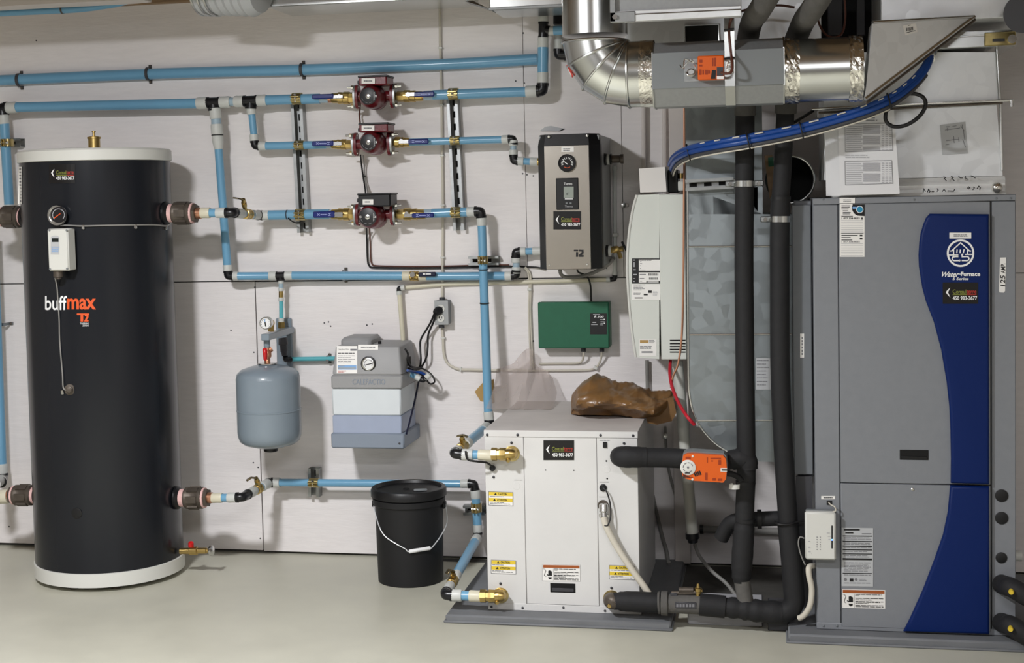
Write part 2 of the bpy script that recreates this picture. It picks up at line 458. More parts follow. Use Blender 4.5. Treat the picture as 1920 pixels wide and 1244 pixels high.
def lever_valve(label, a, b, w, Y, lever, m='brass', group=None, stem=None, hm='dull', name='ball_valve', nub=True):
    "ball valve between a and b with a lever given as pixel polyline"
    a, b = Q(a, Y), Q(b, Y); d = b-a; L = d.length; r = rad((a+b)/2, w)
    t = thing(name, label, 'valve', a.lerp(b, .5), group)
    obj('valve_body', MB().lathe([(0, r*.8), (L*.12, r*.8), (L*.14, r), (L*.3, r), (L*.34, r*.9), (L*.5, r*1.06), (L*.66, r*.9), (L*.7, r), (L*.86, r), (L*.88, r*.8), (L, r*.8)], a, d, 16), m, t)
    if stem:
        s0, s1 = Q(stem[0], Y), Q(stem[1], Y)
        obj('stem', MB().tube(s0, s1, r*.42, 10).hexa(s0.lerp(s1, .45), s0.lerp(s1, .7), r*.6), m, t)
    if lever:
        pts = [Q(q, Y) for q in lever]
        mb = MB()
        for p, q in zip(pts, pts[1:]):
            dd = (q-p); n = dd.normalized(); side = n.cross(Vector((0, 0, 1)) if abs(n.z) < .8 else Vector((1, 0, 0))).normalized(); up = n.cross(side)
            mb.obox((p+q)/2, dd/2*1.04, side*r*.5, up*r*.14, r*.08)
        obj('lever', mb, hm, t)
    return t
def clamp(label, c, w, Y, axis='x', size=18, bolt=True, group='zinc pipe clamps on the steel channels'):
    "two-part strut clamp round a pipe of w pixels centred on pixel c"
    p = P(c[0], c[1], Y); s = mpp(p); r = w/2*s; L = size*s
    d = Vector((1, 0, 0)) if axis == 'x' else Vector((0, 0, 1)); n = Vector((0, 0, 1)) if axis == 'x' else Vector((1, 0, 0))
    t = thing('pipe_clamp', label, 'clamp', p, group)
    obj('strap', MB().lathe([(-L/2, r*1.02), (-L/2, r*1.2), (L/2, r*1.2), (L/2, r*1.02)], p, d, 20, False, False), 'zinc', t)
    f = p+Vector((0, -r*1.2, 0))
    mb = MB()
    for sg in (-1, 1):
        mb.obox(f+n*(sg*r*.34)+Vector((0, -.006, 0)), d*L/2, (0, .009, 0), n*r*.16, .002)
    obj('ear', mb, 'zinc', t)
    obj('bolt', MB().tube(f+n*r*.75+Vector((0, -.008, 0)), f-n*r*.75+Vector((0, -.008, 0)), .0032, 8).hexa(f+n*r*.6+Vector((0, -.008, 0)), f+n*r*.9+Vector((0, -.008, 0)), .0065), 'steel', t)
    obj('foot', MB().obox(p+Vector((0, r*1.2, 0)), d*L*.45, (0, .008, 0), n*r*.7, .002), 'zinc', t)
    return t
def strut(label, a, b, w, group='slotted steel channels', dp=.041, Y0=0.0):
    "slotted channel fixed to the wall from pixel a to b, w pixels wide"
    pa, pb_ = P(a[0], a[1], Y0), P(b[0], b[1], Y0); d = (pb_-pa); L = d.length; d.normalize(); h = w/2*mpp(pa)
    n = Vector((0, -1, 0)); s = d.cross(n).normalized(); mid = (pa+pb_)/2
    t = thing('strut_channel', label, 'channel', mid, group)
    mb = MB(); e = .0012
    mb.obox(mid+n*e*1.5, d*L/2, n*e, s*h)
    for sg in (-1, 1):
        mb.obox(mid+n*dp/2+s*(sg*h), d*L/2, n*dp/2, s*e)
        mb.obox(mid+n*dp+s*(sg*(h*.76)), d*L/2, n*e, s*h*.26)
    obj('channel', mb, 'strut', t)
    k = int(L/.05); sl = MB()
    for i in range(k):
        c = pa+d*(.025+.05*i)+n*(e*2.7); sl.obox(c, d*.013, n*.0004, s*.0065)
    if k: obj('slot', sl, 'hole', t, kind='stuff')
    return t
def cable(label, pts, w, m, Y=None, name='cable', cat='cable', sub=6, group=None, n=8):
    p = [Q(q, Y) for q in pts]; r = rad(p[len(p)//2], w)
    return tag(obj(name, MB().sweep(p, r, n, sub), m), label, cat, group)
def screw(parent, x, y, Y, r=2.4, m='dkgrey'):
    p = P(x, y, Y); s = r*mpp(p)
    return obj('screw', MB().lathe([(0, s), (s*.4, s*.95), (s*.7, s*.5)], p, (0, -1, 0), 8), m, parent)
# ================================================================== THE ROOM
def struct(name, mb, m, **k):
    o = obj(name, mb, m, **k); o['kind'] = 'structure'; return o
fl_ = struct('floor', MB().box(-6, 2.6, -8.5, .2, -.1, 0), 'floor', smooth=False)
obj('dark_floor_patch', MB().box(-.33, .045, -.66, 0, 0, .0015), 'floordk', fl_, 'dark floor patch between the two pads', smooth=False)  # thin dark patch laid on the floor between the pads
obj('dark_floor_patch', MB().box(-1.6, -1.13, -.045, 0, 0, .0015), 'floordk', fl_, smooth=False)
wb = struct('wall_back', MB().box(-6, 2.6, .03, .2, 0, 2.85), 'concrete', smooth=False)
SEAM = 1.158
for x0, x1, z0, z1 in ((-4.552, -2.114, .014, SEAM), (-2.110, .326, .011, SEAM-.001), (.330, 2.6, .011, SEAM),
                       (-5.8, -3.393, SEAM+.003, 2.6), (-3.390, -.9525, SEAM+.004, 2.6), (-.9505, -.5635, SEAM+.003, 2.6), (-.5615, 1.487, SEAM+.003, 2.6), (1.490, 2.6, SEAM+.003, 2.6)):
    obj('panel', MB().box(x0, x1, 0, .012, z0, z1, .0012), 'wall', wb, smooth=False)
for x, y in ((68, 76), (675, 12), (981, 62), (484, 877), (488, 1010), (478, 539), (476, 661), (967, 152), (983, 156), (1000, 330), (17, 988), (1000, 640), (608, 606), (620, 612), (698, 608), (616, 604), (433, 620), (980, 326), (988, 328), (1137, 503), (475, 868), (688, 610)):
    p = P(x, y, 0); obj('panel_screw', MB().lathe([(0, .0035), (.0012, .003)], p, (0, -1, 0), 8), 'dkgrey', wb)
struct('wall_left', MB().box(-6.2, -6, -8.5, .2, 0, 2.85), 'room', smooth=False)
struct('wall_right', MB().box(2.6, 2.8, -8.5, .2, 0, 2.85), 'room', smooth=False)
wf_ = struct('unseen_wall_front', MB().box(-6.2, 2.8, -8.7, -8.5, 0, 2.85), 'back', smooth=False)
for i in range(15): obj('stud', MB().box(-5.9+.6*i, -5.86+.6*i, -8.5, -8.41, 0, 2.8), 'wood', wf_, smooth=False)  # unseen studs added as pale streaks for the tank to reflect
ce = struct('ceiling', MB().box(-6.2, 2.8, -8.7, .2, 2.8, 2.9), 'wood', smooth=False)
for i in range(21):
    x = -5.8+i*.41
    obj('joist', MB().box(x, x+.038, -8.5, .0, 2.62, 2.8), 'wood', ce, smooth=False)
z = P(300, 7, -.02).z
struct('trim_1', MB().box(-3.9, -2.2, -.04, .0, z, z+.09, .003), 'wood', smooth=False)
struct('unseen_shade_beam', MB().box(-6, 2.6, -1.28, -1.12, 2.34, 2.62), 'wood', smooth=False)     # unseen beam added above the frame to shade the top of the wall

# ================================================================== BUFFER TANK
TX, TY, TR = -2.627, -.385, .2925
tk = thing('buffer_tank', 'tall charcoal cylindrical water tank with off-white cap and base, standing at the left', 'tank', (TX, TY, 0))
def cyl(e=0.0):
    def S(x, y):
        d = ray(x, y); ox, oy = CAM.x-TX, CAM.y-TY; R = TR+.001+e
        A = d.x*d.x+d.y*d.y; B = ox*d.x+oy*d.y; C = ox*ox+oy*oy-R*R
        D = B*B-A*C
        return CAM+d*((-B-math.sqrt(max(D, 0)))/A)
    return S
TS = cyl()
obj('tank_body', MB().lathe([(.075, TR), (1.672, TR)], (TX, TY, 0), (0, 0, 1), 96), 'tank', tk)
obj('top_cap', MB().lathe([(1.666, TR+.004), (1.668, TR+.007), (1.706, TR+.007), (1.713, TR), (1.715, TR-.02)], (TX, TY, 0), (0, 0, 1), 96), 'offwhite', tk)
obj('base_skirt', MB().lathe([(.018, TR-.004), (.020, TR+.005), (.072, TR+.005), (.074, TR)], (TX, TY, 0), (0, 0, 1), 96), 'offwhite', tk)
for a in (-100, 20, 140, -60):
    obj('foot', MB().lathe([(0, .018), (.006, .018), (.008, .012), (.02, .012)], (TX+.24*math.cos(math.radians(a)), TY+.24*math.sin(math.radians(a)), 0), (0, 0, 1), 12), 'iron', tk)
p = P(177, 279, TY-.1); s = mpp(p)
av = obj('air_vent', MB().lathe([(-.02, 11*s), (.024, 11*s), (.025, 12.6*s), (.032, 12.6*s), (.033, 10*s), (.036, 3*s)], p+Vector((0, 0, .014)), (0, 0, 1), 24), 'brass', tk, 'brass automatic air vent on top')
obj('vent_cap', MB().lathe([(0, 2.6*s), (.016, 2.6*s), (.0165, 3.8*s), (.021, 3.8*s)], p+Vector((0, 0, .048)), (0, 0, 1), 12), 'brass', av)
sticker(tk, 92, 308, 141, 344, TS, 6)
text(tk, 'lettering', 'buff', 84.5, 555, 125.5, 582, cyl(.001), 'printw', 0, .012)
text(tk, 'lettering', 'max', 125.5, 560, 180, 581, cyl(.001), 'logoor', 0, .03)
bars(tk, 'emblem', [(144, 588, 167, 591)], cyl(.001), 'logoor', 0)
poly(tk, 'emblem', [[(151, 603.5), (156, 603.5), (156, 591), (151, 591)], [(157.5, 603.5), (166, 603.5), (166, 600.5), (162.5, 600.5), (166, 595), (166, 591), (159, 591), (159, 593.5), (162.5, 593.5)]], cyl(.001), 'logoor', 0)
text(tk, 'lettering', 'THERMO', 150, 605.5, 166.5, 608.5, cyl(.001), 'printw', 0)
text(tk, 'lettering', '2000', 154.5, 609.5, 166.5, 612.5, cyl(.001), 'printw', 0)
sl = decal(tk, 'data_label', 33.6, 313, 41, 383, cyl(.0008), 'white', 0, 'white data label on the left flank', 3)
bars(sl, 'fine_print', [(36, 316+6*i, 39.5, 318.5+6*i) for i in range(11)], cyl(.0014), 'inkgrey', 0)
p = TS(144, 963); obj('plug', MB().lathe([(-.004, .021), (.002, .021), (.003, .018)], p, p-Vector((TX, TY, p.z)), 20), 'bsatin', tk, 'flat black plug in the tank wall')
# sensor well and the dial thermometer
p = TS(131, 731); n = (p-Vector((TX, TY, p.z))).normalized(); n = (n+Vector((.25, 0, 0))).normalized()
ww = obj('sensor_well', MB().lathe([(-.01, .016), (.002, .021), (.003, .013), (.012, .013), (.013, .010), (.02, .010), (.021, .006)], p, n, 16), 'iron', tk)
p = TS(113, 404); n = (p-Vector((TX, TY, p.z))).normalized()
th = thing('dial_thermometer', 'round black dial thermometer in a chrome ring on the charcoal tank', 'gauge', p)
n = Vector((0, -1, 0)); s = mpp(p)
obj('case', MB().lathe([(-.01, 12*s), (.026, 12*s)], p, n, 28), 'bsatin', th)
obj('bezel', MB().lathe([(.02, 19*s), (.025, 19.5*s), (.03, 18.5*s), (.03, 15.5*s), (.027, 15.5*s)], p, n, 32, True, True), 'steel', th)
D0 = p.y-.031
q = P(113, 404, D0)
gx, gy = 110, 403
disc(th, 'dial', gx, gy, 15.4, plane(D0), 'glassdk', 0)
stroke(th, 'scale', [arc(gx, gy, 11, 11, -40+17*i, -30+17*i, 2) for i in range(16)], plane(D0), 'inklight', 1.3)
stroke(th, 'pointer', [[(gx, gy), (gx-8, gy+6)], [(gx, gy), (gx+3, gy-2)]], plane(D0-.001), 'logoor', 1.6)
# ---- controller
Yc = TY-TR-.075
x0, x1, z0, z1 = pb(90, 128.5, 429, 508, Yc)
tc = thing('temperature_controller', 'white electronic temperature controller box on the charcoal tank', 'controller', ((x0+x1)/2, Yc+.03, z0))
obj('housing', MB().box(x0, x1, Yc, Yc+.058, z0, z1, .004), 'offwhite', tc)
obj('lid', MB().box(x0+.003, x1-.003, Yc-.004, Yc, z0+.003, z1-.003, .002), 'offwhite', tc)
S0 = plane(Yc-.0045)
poly(tc, 'faceplate', [[(95, 477), (111, 477.5), (111, 446)]+arc(103.2, 446, 8, 4, 0, 180, 8)], S0, 'greylabel')
bars(tc, 'display', [(97.5, 447, 110, 454)], S0, 'screend', .0012)
text(tc, 'lettering', 'SETPOINT', 97, 463, 112, 466.5, S0, 'bluep', .0012); print_lines(tc, 97, 468, 112, 2, 3, 1.4, S0, 'bluep')
for x, y in ((93, 432), (125, 432), (94, 505), (126, 504)): screw(tc, x, y, Yc-.004, 2.2, 'midgrey')
p = P(109, 512, Yc+.03); obj('cable_gland', MB().tube(p+Vector((0, 0, .012)), p-Vector((0, 0, .016)), .018, 16).tube(p-Vector((0, 0, .012)), p-Vector((0, 0, .024)), .012, 12), 'iron', tc)
cable('thin grey sensor cable hanging from the controller down the tank to its well', [TS(108, 521)+Vector((0, -.02, 0)), cyl(.006)(107, 540), cyl(.003)(109, 570), cyl(.004)(111, 600), cyl(.003)(112, 640), cyl(.004)(117, 700), cyl(.008)(119, 728), cyl(.012)(128, 733)], 2.6, 'cableg', name='sensor_cable')
cable('grey cable tacked level round the charcoal tank', [cyl(.02)(113, 423), cyl(.006)(128, 423), cyl(.005)(155, 424), cyl(.005)(200, 423), cyl(.005)(254, 422), cyl(.005)(290, 422), cyl(.006)(312, 424), cyl(.012)(319, 420)], 3, 'cableg', name='sensor_cable')
for x, y in ((156, 426), (254, 425), (311, 427), (117, 736)):
    p = cyl(.004)(x, y); tag(obj('cable_clip', MB().obox(p, (.006, 0, 0), (0, .004, 0), (0, 0, .009), .002), 'steel'), {156: 'left of three metal clips on the level tank cable', 254: 'middle metal clip on the level tank cable', 311: 'metal clip at the right end of the level tank cable', 117: 'clip at the lower end of the hanging sensor cable'}[x], 'clip', 'metal cable clips on the charcoal tank')
# ---- drain valve
dv = thing('drain_valve', 'brass drain valve with red handle low on the right flank of the charcoal tank', 'valve', P(370, 1034, TY+.02))
A, B = P(338, 1034, TY), P(396, 1033, TY); d = B-A; L = d.length
obj('valve_body', MB().lathe([(0, .013), (L*.3, .013), (L*.32, .017), (L*.55, .017), (L*.57, .012), (L*.85, .012), (L*.86, .009), (L, .009)], A, d, 14), 'brass', dv)
obj('handle', MB().obox(P(358, 1022, TY), (.011, 0, .001), (0, .008, 0), (0, 0, .014), .006).tube(P(358, 1026, TY), P(358, 1034, TY), .005, 8), 'red', dv)
obj('hose_cap', MB().lathe([(-.004, .019), (0, .021), (.008, .021), (.012, .014), (.014, .006)], P(395, 1033, TY), d, 10), 'steel', dv)
# ---- tank unions
def union(label, xs, y, h, Yt, flip=False, collar=True):
    "malleable iron union with pink sealant: xs = pixel x of pink start, iron start, iron end, hex end, brass end"
    p0, p1, p2, p3, p4 = [P(x, y, Yt) for x in xs]; s = mpp(p1); d = (p4-p0).normalized()
    t = thing('pipe_union', label, 'pipe fitting', p1.lerp(p2, .5), 'iron unions on the charcoal tank'); r = h/2*s
    obj('sealed_nipple', MB().tube(p0+d*.004, p1+d*.004, r*.82, 20), 'pink', t, 'pink thread sealant')
    obj('port_ring', MB().lathe([(-.012, r*1.05), (-.004, r*1.05), (.004, r*.9), (.007, r*.84)], p0, d, 24), 'bsatin', t, 'black port ring')
    L = (p2-p1).length
    mb = MB().lathe([(0, r*.9), (L*.06, r), (L*.2, r), (L*.26, r*.93), (L*.74, r*.93), (L*.8, r), (L*.94, r), (L, r*.9)], p1, d, 24)
    for k in range(6):
        a = k*math.pi/3; o = Vector((0, math.cos(a), math.sin(a)))*r*.95; mb.obox(p1+d*L*.5+o, d*L*.28, Vector((0, -math.sin(a), math.cos(a)))*r*.3, o.normalized()*r*.08)
    obj('union_nut', mb, 'iron', t)
    obj('sealant_ring', MB().tube(p2-d*.002, p2+d*.007, r*.92, 20), 'pink', t)
    obj('hex_bushing', MB().hexa(p2+d*.006, p3, r*.86), 'iron', t)
    obj('brass_nipple', MB().tube(p3-d*.004, p4, r*.5, 16), 'copper', t)
    return t
union('dark iron union with pink sealant at the upper right of the charcoal tank', (315, 326, 360, 369, 377), 400, 42, TY)
union('dark iron union with pink sealant at the lower right of the charcoal tank', (336, 348, 382, 391, 398), 934, 41, TY)
union('dark iron union at the upper left of the charcoal tank, cut by the frame', (44, 39, 6, -8, -18), 407, 41, TY)
union('dark iron union with pink sealant at the lower left of the charcoal tank', (70, 62, 28, 20, 14), 929, 39, TY)

# ================================================================== PIPES
def run(label, loc, name='blue_pipe', group=None): return thing(name, label, 'pipe', loc, group)
YW = -.10
# long saddle-clipped pipe along the top
pts = [(-30, 152.5), (60, 148), (278, 139), (420, 134.5), (566, 131), (720, 125), (860, 119.5), (1008, 111)]
t = run('long blue pipe clipped straight to the wall, uppermost horizontal run', P(500, 133, -.026))
obj('pipe_section', MB().sweep([P(x, y, -.026) for x, y in pts], rad(P(500, 133, 0), 20.5), 20, 6), 'blue', t)
for i, (x, y, Y, w) in enumerate(((36, 150, -.026, 22), (278, 138.5, -.026, 22), (566.5, 130.5, -.026, 22), (645.5, 516.5, -.03, 18), (1.5, 608, -.03, 24), (615, 673.5, -.03, 11))):
    p = P(x, y, Y); s = mpp(p); r = w/2*s
    vert = i == 4
    lab = ('first saddle clip from the left on the long uppermost blue pipe', 'second saddle clip from the left on the long uppermost blue pipe', 'right-hand saddle clip on the long uppermost blue pipe, above the channel', 'saddle clip on the blue pipe that runs above the grey feeder', 'saddle clip on the vertical blue pipe at the left frame edge', 'small saddle clip on the thin teal pipe beside the grey feeder')[i]
    t = thing('saddle_clip', lab, 'clip', p, 'saddle clips on the wall pipes')
    e = Vector((0, 0, 1)) if not vert else Vector((1, 0, 0)); a = Vector((1, 0, 0)) if not vert else Vector((0, 0, 1)); f = Vector((0, -1, 0))
    mb = MB(); N = 10; r1, r2 = r*1.02, r*1.14
    ring = [(e*math.cos(math.radians(180-180*k/N))+f*math.sin(math.radians(180-180*k/N))) for k in range(N+1)]
    hw = a*.006
    for k in range(N):
        q = [p+ring[k]*r1, p+ring[k+1]*r1, p+ring[k+1]*r2, p+ring[k]*r2]
        mb.prism([v-hw for v in q], hw*2)
    for sg in (-1, 1): mb.obox(p+e*(sg*r*1.3)+Vector((0, -Y-.004, 0))*1, a*.006, e*r*.28, (0, .003, 0)); mb.obox(p+e*(sg*r*1.08)+Vector((0, (-Y)/2, 0)), a*.006, e*r*.06, (0, -Y/2, 0))
    obj('clip_band', mb, 'dkgrey' if i < 3 else 'midgrey', t)
    for sg in (-1, 1): obj('screw', MB().lathe([(0, .006), (.004, .005), (.006, .002)], p+e*(sg*r*1.3)+Vector((0, -Y-.007, 0)), f, 8), 'iron', t)
# riser at the right end
t = run('blue riser with black tee and elbow beside the round metal duct', P(1018, 100, YW))
seg(t, 'pipe_section', (1019.5, -6), (1019, 28), 17, 'blue', YW)
coupling(t, (1019, 26), (1018.8, 42), 20, YW)
tee(t, (1018.8, 41), (1018.4, 71), (1030, 58, -.10), 18, YW)
coupling(t, (1018.4, 70), (1018.2, 90), 21, YW)
seg(t, 'pipe_section', (1018.3, 89), (1017.8, 138), 20.5, 'blue', YW)
coupling(t, (1018, 136), (1017.8, 158), 22, YW)
elbow(t, (1017.8, 156), (1017.5, 170), (1006, 171), 21, YW)
coupling(t, (1007, 171), (986, 172.2), 23, YW)
seg(t, 'pipe_section', (990, 172), (812, 178.5), 19, 'blue', YW)
coupling(t, (1028, 58), (1040, 57.5), 18, YW)
seg(t, 'pipe_section', (1038, 57.5), (1075, 55.5), 18, 'blue', YW)
t = run('second riser of black fittings half hidden behind the round metal duct', P(1047, 70, -.04))
seg(t, 'pipe_section', (1046.5, -4), (1046.6, 20), 15, 'blue', -.04)
obj('black_coupling', MB().lathe([(0, .014), (.004, .019), (.045, .019), (.05, .014)], P(1046, 47, -.04), P(1046, 19, -.04)-P(1046, 47, -.04), 14), 'black', t)
coupling(t, (1047, 74), (1047, 93), 18, -.04)
seg(t, 'pipe_section', (1046, 44), (1047, 76), 13, 'collar', -.04)
elbow(t, (1047, 92), (1046.5, 104), (1062, 104), 17, -.04)
# row A (upper pump)
t = run('blue pipe from the left elbow along the wall to the top of the two tees', P(200, 195, YW))
elbow(t, (14, 202.5), (4, 203), (5.5, 216), 21, YW)
coupling(t, (12, 202.5), (32, 201.2), 22, YW)
seg(t, 'pipe_section', (30, 201.2), (372, 194), 19, 'blue', YW)
coupling(t, (370, 194), (390, 193), 23, YW)
tee(t, (388, 193), (413, 192), (401, 208), 20, YW)
coupling(t, (412, 192), (432, 191), 22, YW); seg(t, 'pipe_section', (430, 191), (442, 190.5), 16, 'cclear', YW); coupling(t, (440, 190.5), (458, 190), 22, YW)
tee(t, (457, 190), (483, 189), (470, 204), 20, YW)
coupling(t, (482, 189), (500, 188), 22, YW)
seg(t, 'pipe_section', (498, 188), (600, 185), 19, 'blue', YW)
seg(t, 'pipe_section', (598, 185), (616, 184.5), 17, 'cclear', YW)
seg(t, 'pipe_section', (614, 184.5), (626, 184.2), 17, 'copper', YW)
# left drop
t = run('blue vertical pipe at the upper left frame edge dropping to the tank', P(14, 320, YW))
coupling(t, (6, 214), (8, 233), 20, YW)
seg(t, 'pipe_section', (8, 231), (17.5, 387), 18.5, 'blue', YW)
coupling(t, (17.3, 384), (18, 396), 20, YW)
elbow(t, (18, 394), (19, 404, -.2), (12, 408, TY+.04), 19, YW)
t = run('blue vertical pipe at the lower left frame edge', P(0, 770, YW))
seg(t, 'pipe_section', (-12, 440), (4, 874), 17, 'blue', YW)
coupling(t, (4, 870), (5, 890), 20, YW)
elbow(t, (5, 888), (6, 897), (2, 905, TY+.15), 18, YW)
coupling(t, (3, 900, TY+.2), (-8, 909, TY+.02), 19, YW)
coupling(t, (16, 931, TY), (-8, 933, TY), 27, TY, 'ccream')
clamp('zinc clamp holding the left vertical blue pipe to its short channel', (14, 268), 18.5, YW, 'z', 14)
# row B
t = run('blue pipe dropping from a tee and turning right to the middle pump', P(520, 274, YW))
coupling(t, (470.5, 202), (472, 215), 18, YW)
seg(t, 'pipe_section', (472, 213), (476.5, 256), 13.5, 'blue', YW)
coupling(t, (476, 252), (477, 266), 17, YW)
elbow(t, (477, 264), (478, 273.5), (487, 274), 15, YW)
coupling(t, (484, 274), (499, 273.8), 17, YW)
seg(t, 'pipe_section', (497, 274), (612, 271.3), 15, 'blue', YW)
seg(t, 'pipe_section', (610, 271.3), (626, 271), 14, 'cclear', YW)
t = run('blue pipe from the middle pump right to the stainless boiler inlet', P(880, 263, YW))
seg(t, 'pipe_section', (762, 267), (944, 261.7), 14, 'blue', YW)
coupling(t, (941, 262), (955, 261.3), 17, YW)
elbow(t, (953, 261.3), (962, 260.5), (963, 272), 15, YW)
coupling(t, (962.5, 263), (962.5, 274), 17, YW); seg(t, 'pipe_section', (962.5, 273), (962.5, 283), 12, 'cclear', YW); coupling(t, (962.5, 281), (962.5, 292), 17, YW)
elbow(t, (962.5, 290), (963, 301.5), (972, 302.3), 15, YW)
coupling(t, (969, 302), (982, 302.6), 17, YW); seg(t, 'pipe_section', (980, 302.5), (997, 303.3), 13, 'blue', YW); coupling(t, (994, 303), (1008, 303.6), 16, YW)
seg(t, 'nipple', (1006, 303.5), (1030, 304.5), 14, 'brass', YW)
# row C
t = run('jointed connection from the upper tank union stepping back to the bottom pump row', P(430, 400, TY))
coupling(t, (376, 399.4, TY), (394, 399.4, TY), 20.5, TY, 'ccream'); seg(t, 'pipe_section', (391, 399.4), (409, 399.4), 16.5, 'blue', TY); coupling(t, (406, 399.3), (425, 399.3), 20, TY)
e0, e1, e2 = P(423, 399.3, TY), P(436, 399.3, TY), P(436, 399.3, TY)+Vector((0, .03, 0))
elbow(t, e0, e1, e2, 18)
ey = P(487, 404, YW); e3 = Vector((e1.x, ey.y, e1.z))
e1b = Vector((ey.x, e1.y, e1.z))
ax = e1
def back(k): return ax.lerp(ey, k)
coupling(t, back(.08), back(.34), 19); seg(t, 'pipe_section', back(.33), back(.40), 15, 'cclear')
seg(t, 'pipe_section', back(.66), back(.74), 15, 'cclear'); coupling(t, back(.73), back(.94), 18)
elbow(t, back(.92), ey, (493, 404), 17, YW)
coupling(t, (489, 404), (506, 403.7), 19, YW)
seg(t, 'pipe_section', (504, 403.7), (618, 401.6), 18.5, 'blue', YW)
seg(t, 'pipe_section', (614, 401.7), (628, 401.5), 17, 'cclear', YW)
lever_valve('small brass valve with upright lever beside the upper tank union', back(.405), back(.655), 19, TY, [(457, 375, -.3), (448, 372.5, -.31), (438, 371, -.31)], stem=[(460, 396, -.26), (456, 374, -.3)])
tag(obj('pipe_tie', MB().lathe([(0, .019), (0, .0205), (.004, .0205), (.004, .019)], P(538, 403, YW), (1, 0, 0), 18, False, False).sweep([P(540, 409, YW-.022), P(549, 416, YW-.02), P(558, 418, YW-.02), P(568, 416, YW-.02)], .003, 6, 4), 'cableb'), 'black rubber tie on the bottom pump row beside the left channel', 'tie')
t = run('blue pipe from the bottom pump to a black elbow, then down the wall', P(900, 395, YW))
seg(t, 'pipe_section', (796, 401), (812, 400.3), 17, 'cclear', YW)
seg(t, 'pipe_section', (810, 400.3), (880, 397.6), 17.5, 'blue', YW)
coupling(t, (876, 397.7), (892, 397), 19, YW)
elbow(t, (890, 397), (901.5, 396.5), (902.5, 409), 18, YW)
coupling(t, (902.5, 407), (903.3, 423.5), 19, YW)
YV = -.17
seg(t, 'pipe_section', (903.3, 421, YW), (915.5, 776, YV), 16.5, 'blue')
coupling(t, (915.3, 772), (917.5, 789), 19.5, YV)
elbow(t, (917, 787), (917.7, 797), P(917.7, 797, YV)+Vector((0, -.03, 0)), 17, YV)
# back-to-front leg down to the white cabinet (upper)
g0 = P(917.7, 797, YV); g1 = P(852, 851, -.845)
def leg(k): return g0.lerp(g1, k)
coupling(t, leg(.08), leg(.22), 20); seg(t, 'pipe_section', leg(.2), leg(.66), 18, 'blue'); coupling(t, leg(.64), leg(.72), 21)
coupling(t, leg(.9), leg(.985), 21)
elbow(t, leg(.97), g1, (868, 853, -.845), 19)
coupling(t, (865, 853, -.845), (887, 853.3, -.845), 22); seg(t, 'pipe_section', (884, 853.2, -.845), (900, 853.5, -.845), 17, 'blue'); coupling(t, (897, 853.5, -.845), (925, 854, -.845), 21, None, 'ccream')
lever_valve('brass valve with wing handle on the pipe above the upper left cabinet port', leg(.725), leg(.895), 20, -.7, [(857, 818, -.76), (868, 816, -.76), (877, 820, -.76)], stem=[(868, 836, -.74), (866, 818, -.76)])
# row D
t = run('blue vertical pipe with white reducer dropping from the first tee to the low run', P(415, 350, YW))
coupling(t, (403, 203), (405, 223), 23, YW); seg(t, 'pipe_section', (405, 221), (406, 236), 19, 'cclear', YW); coupling(t, (406, 233), (407.5, 253), 23, YW)
seg(t, 'gasket', (407.5, 252.5), (407.6, 254.5), 22.5, 'rubber', YW)
a, b = P(407.6, 254, YW), P(410, 280, YW); L = (b-a).length; r = rad(a, 21)
obj('reducer', MB().lathe([(0, r), (L*.5, r), (L, r*.76)], a, b-a, 20), 'collar', t)
seg(t, 'pipe_section', (409.5, 276), (426.5, 500), 15.5, 'blue', YW)
coupling(t, (426.3, 497), (427, 510), 17.5, YW)
elbow(t, (427, 508), (427.5, 518), (438, 518), 15.5, YW)
YD = -.055
coupling(t, (435, 518), (447, 518), 17, YW)
t = run('blue pipe running level above the feeder from the low elbow to the grey-handled valve', P(640, 517, YD))
seg(t, 'pipe_section', (445, 518, YW), (508, 517.6, -.07), 15, 'blue')
coupling(t, (505, 517.6, -.07), (519, 517.4, -.07), 17.5)
tee(t, (517, 517.4, -.07), (535, 517, -.07), (526.5, 526, -.07), 15)
coupling(t, (533, 517, -.07), (548, 516.8, -.066), 17)
seg(t, 'pipe_section', (546, 516.8, -.066), (760, 517.6, YD), 16, 'blue')
coupling(t, (755, 517.6), (769, 517.8), 18, YD, 'ccream')
t = run('blue pipe passing behind the vertical pipe to the lower boiler connection', P(880, 518, YD))
coupling(t, (786, 518), (800, 518), 17.5, YD, 'ccream')
seg(t, 'pipe_section', (798, 518.3), (951, 517.6), 15.5, 'blue', YD)
coupling(t, (947, 517.6), (961, 517.3), 18, YD)
elbow(t, (959, 517.3), (967.5, 517), (968, 507), 16, YD)
coupling(t, (968, 513), (968, 501), 17.5, YD); seg(t, 'pipe_section', (968, 503), (968, 491), 13, 'cclear', YD); coupling(t, (967.5, 493), (967, 481), 17.5, YD)
elbow(t, (967, 484), (966.8, 473), (976, 472.3), 16, YD)
coupling(t, (973, 472.3), (986, 471.8), 17, YD); seg(t, 'pipe_section', (984, 471.9), (1002, 471.2), 13.5, 'blue', YD); coupling(t, (999, 471.3), (1024, 470.5), 17, YD)
lv = lever_valve('brass valve with dark navy handle on the level pipe near the outlet box', (767, 517.8), (787, 518), 19, YD, None)
hb = P(774, 515, YD-.028); obj('handle_bolt', MB().hexa(hb, hb+Vector((0, -.01, 0)), .012), 'steel', lv)
obj('handle', MB().obox(P(801, 514.7, YD-.03), (.037, 0, .0005), (0, .005, 0), (0, 0, .009), .004), 'navyh', lv)
bars(lv, 'print', [(793, 513, 797, 515.5), (798, 513.2, 808, 515.2)], plane(YD-.0355), 'printw')
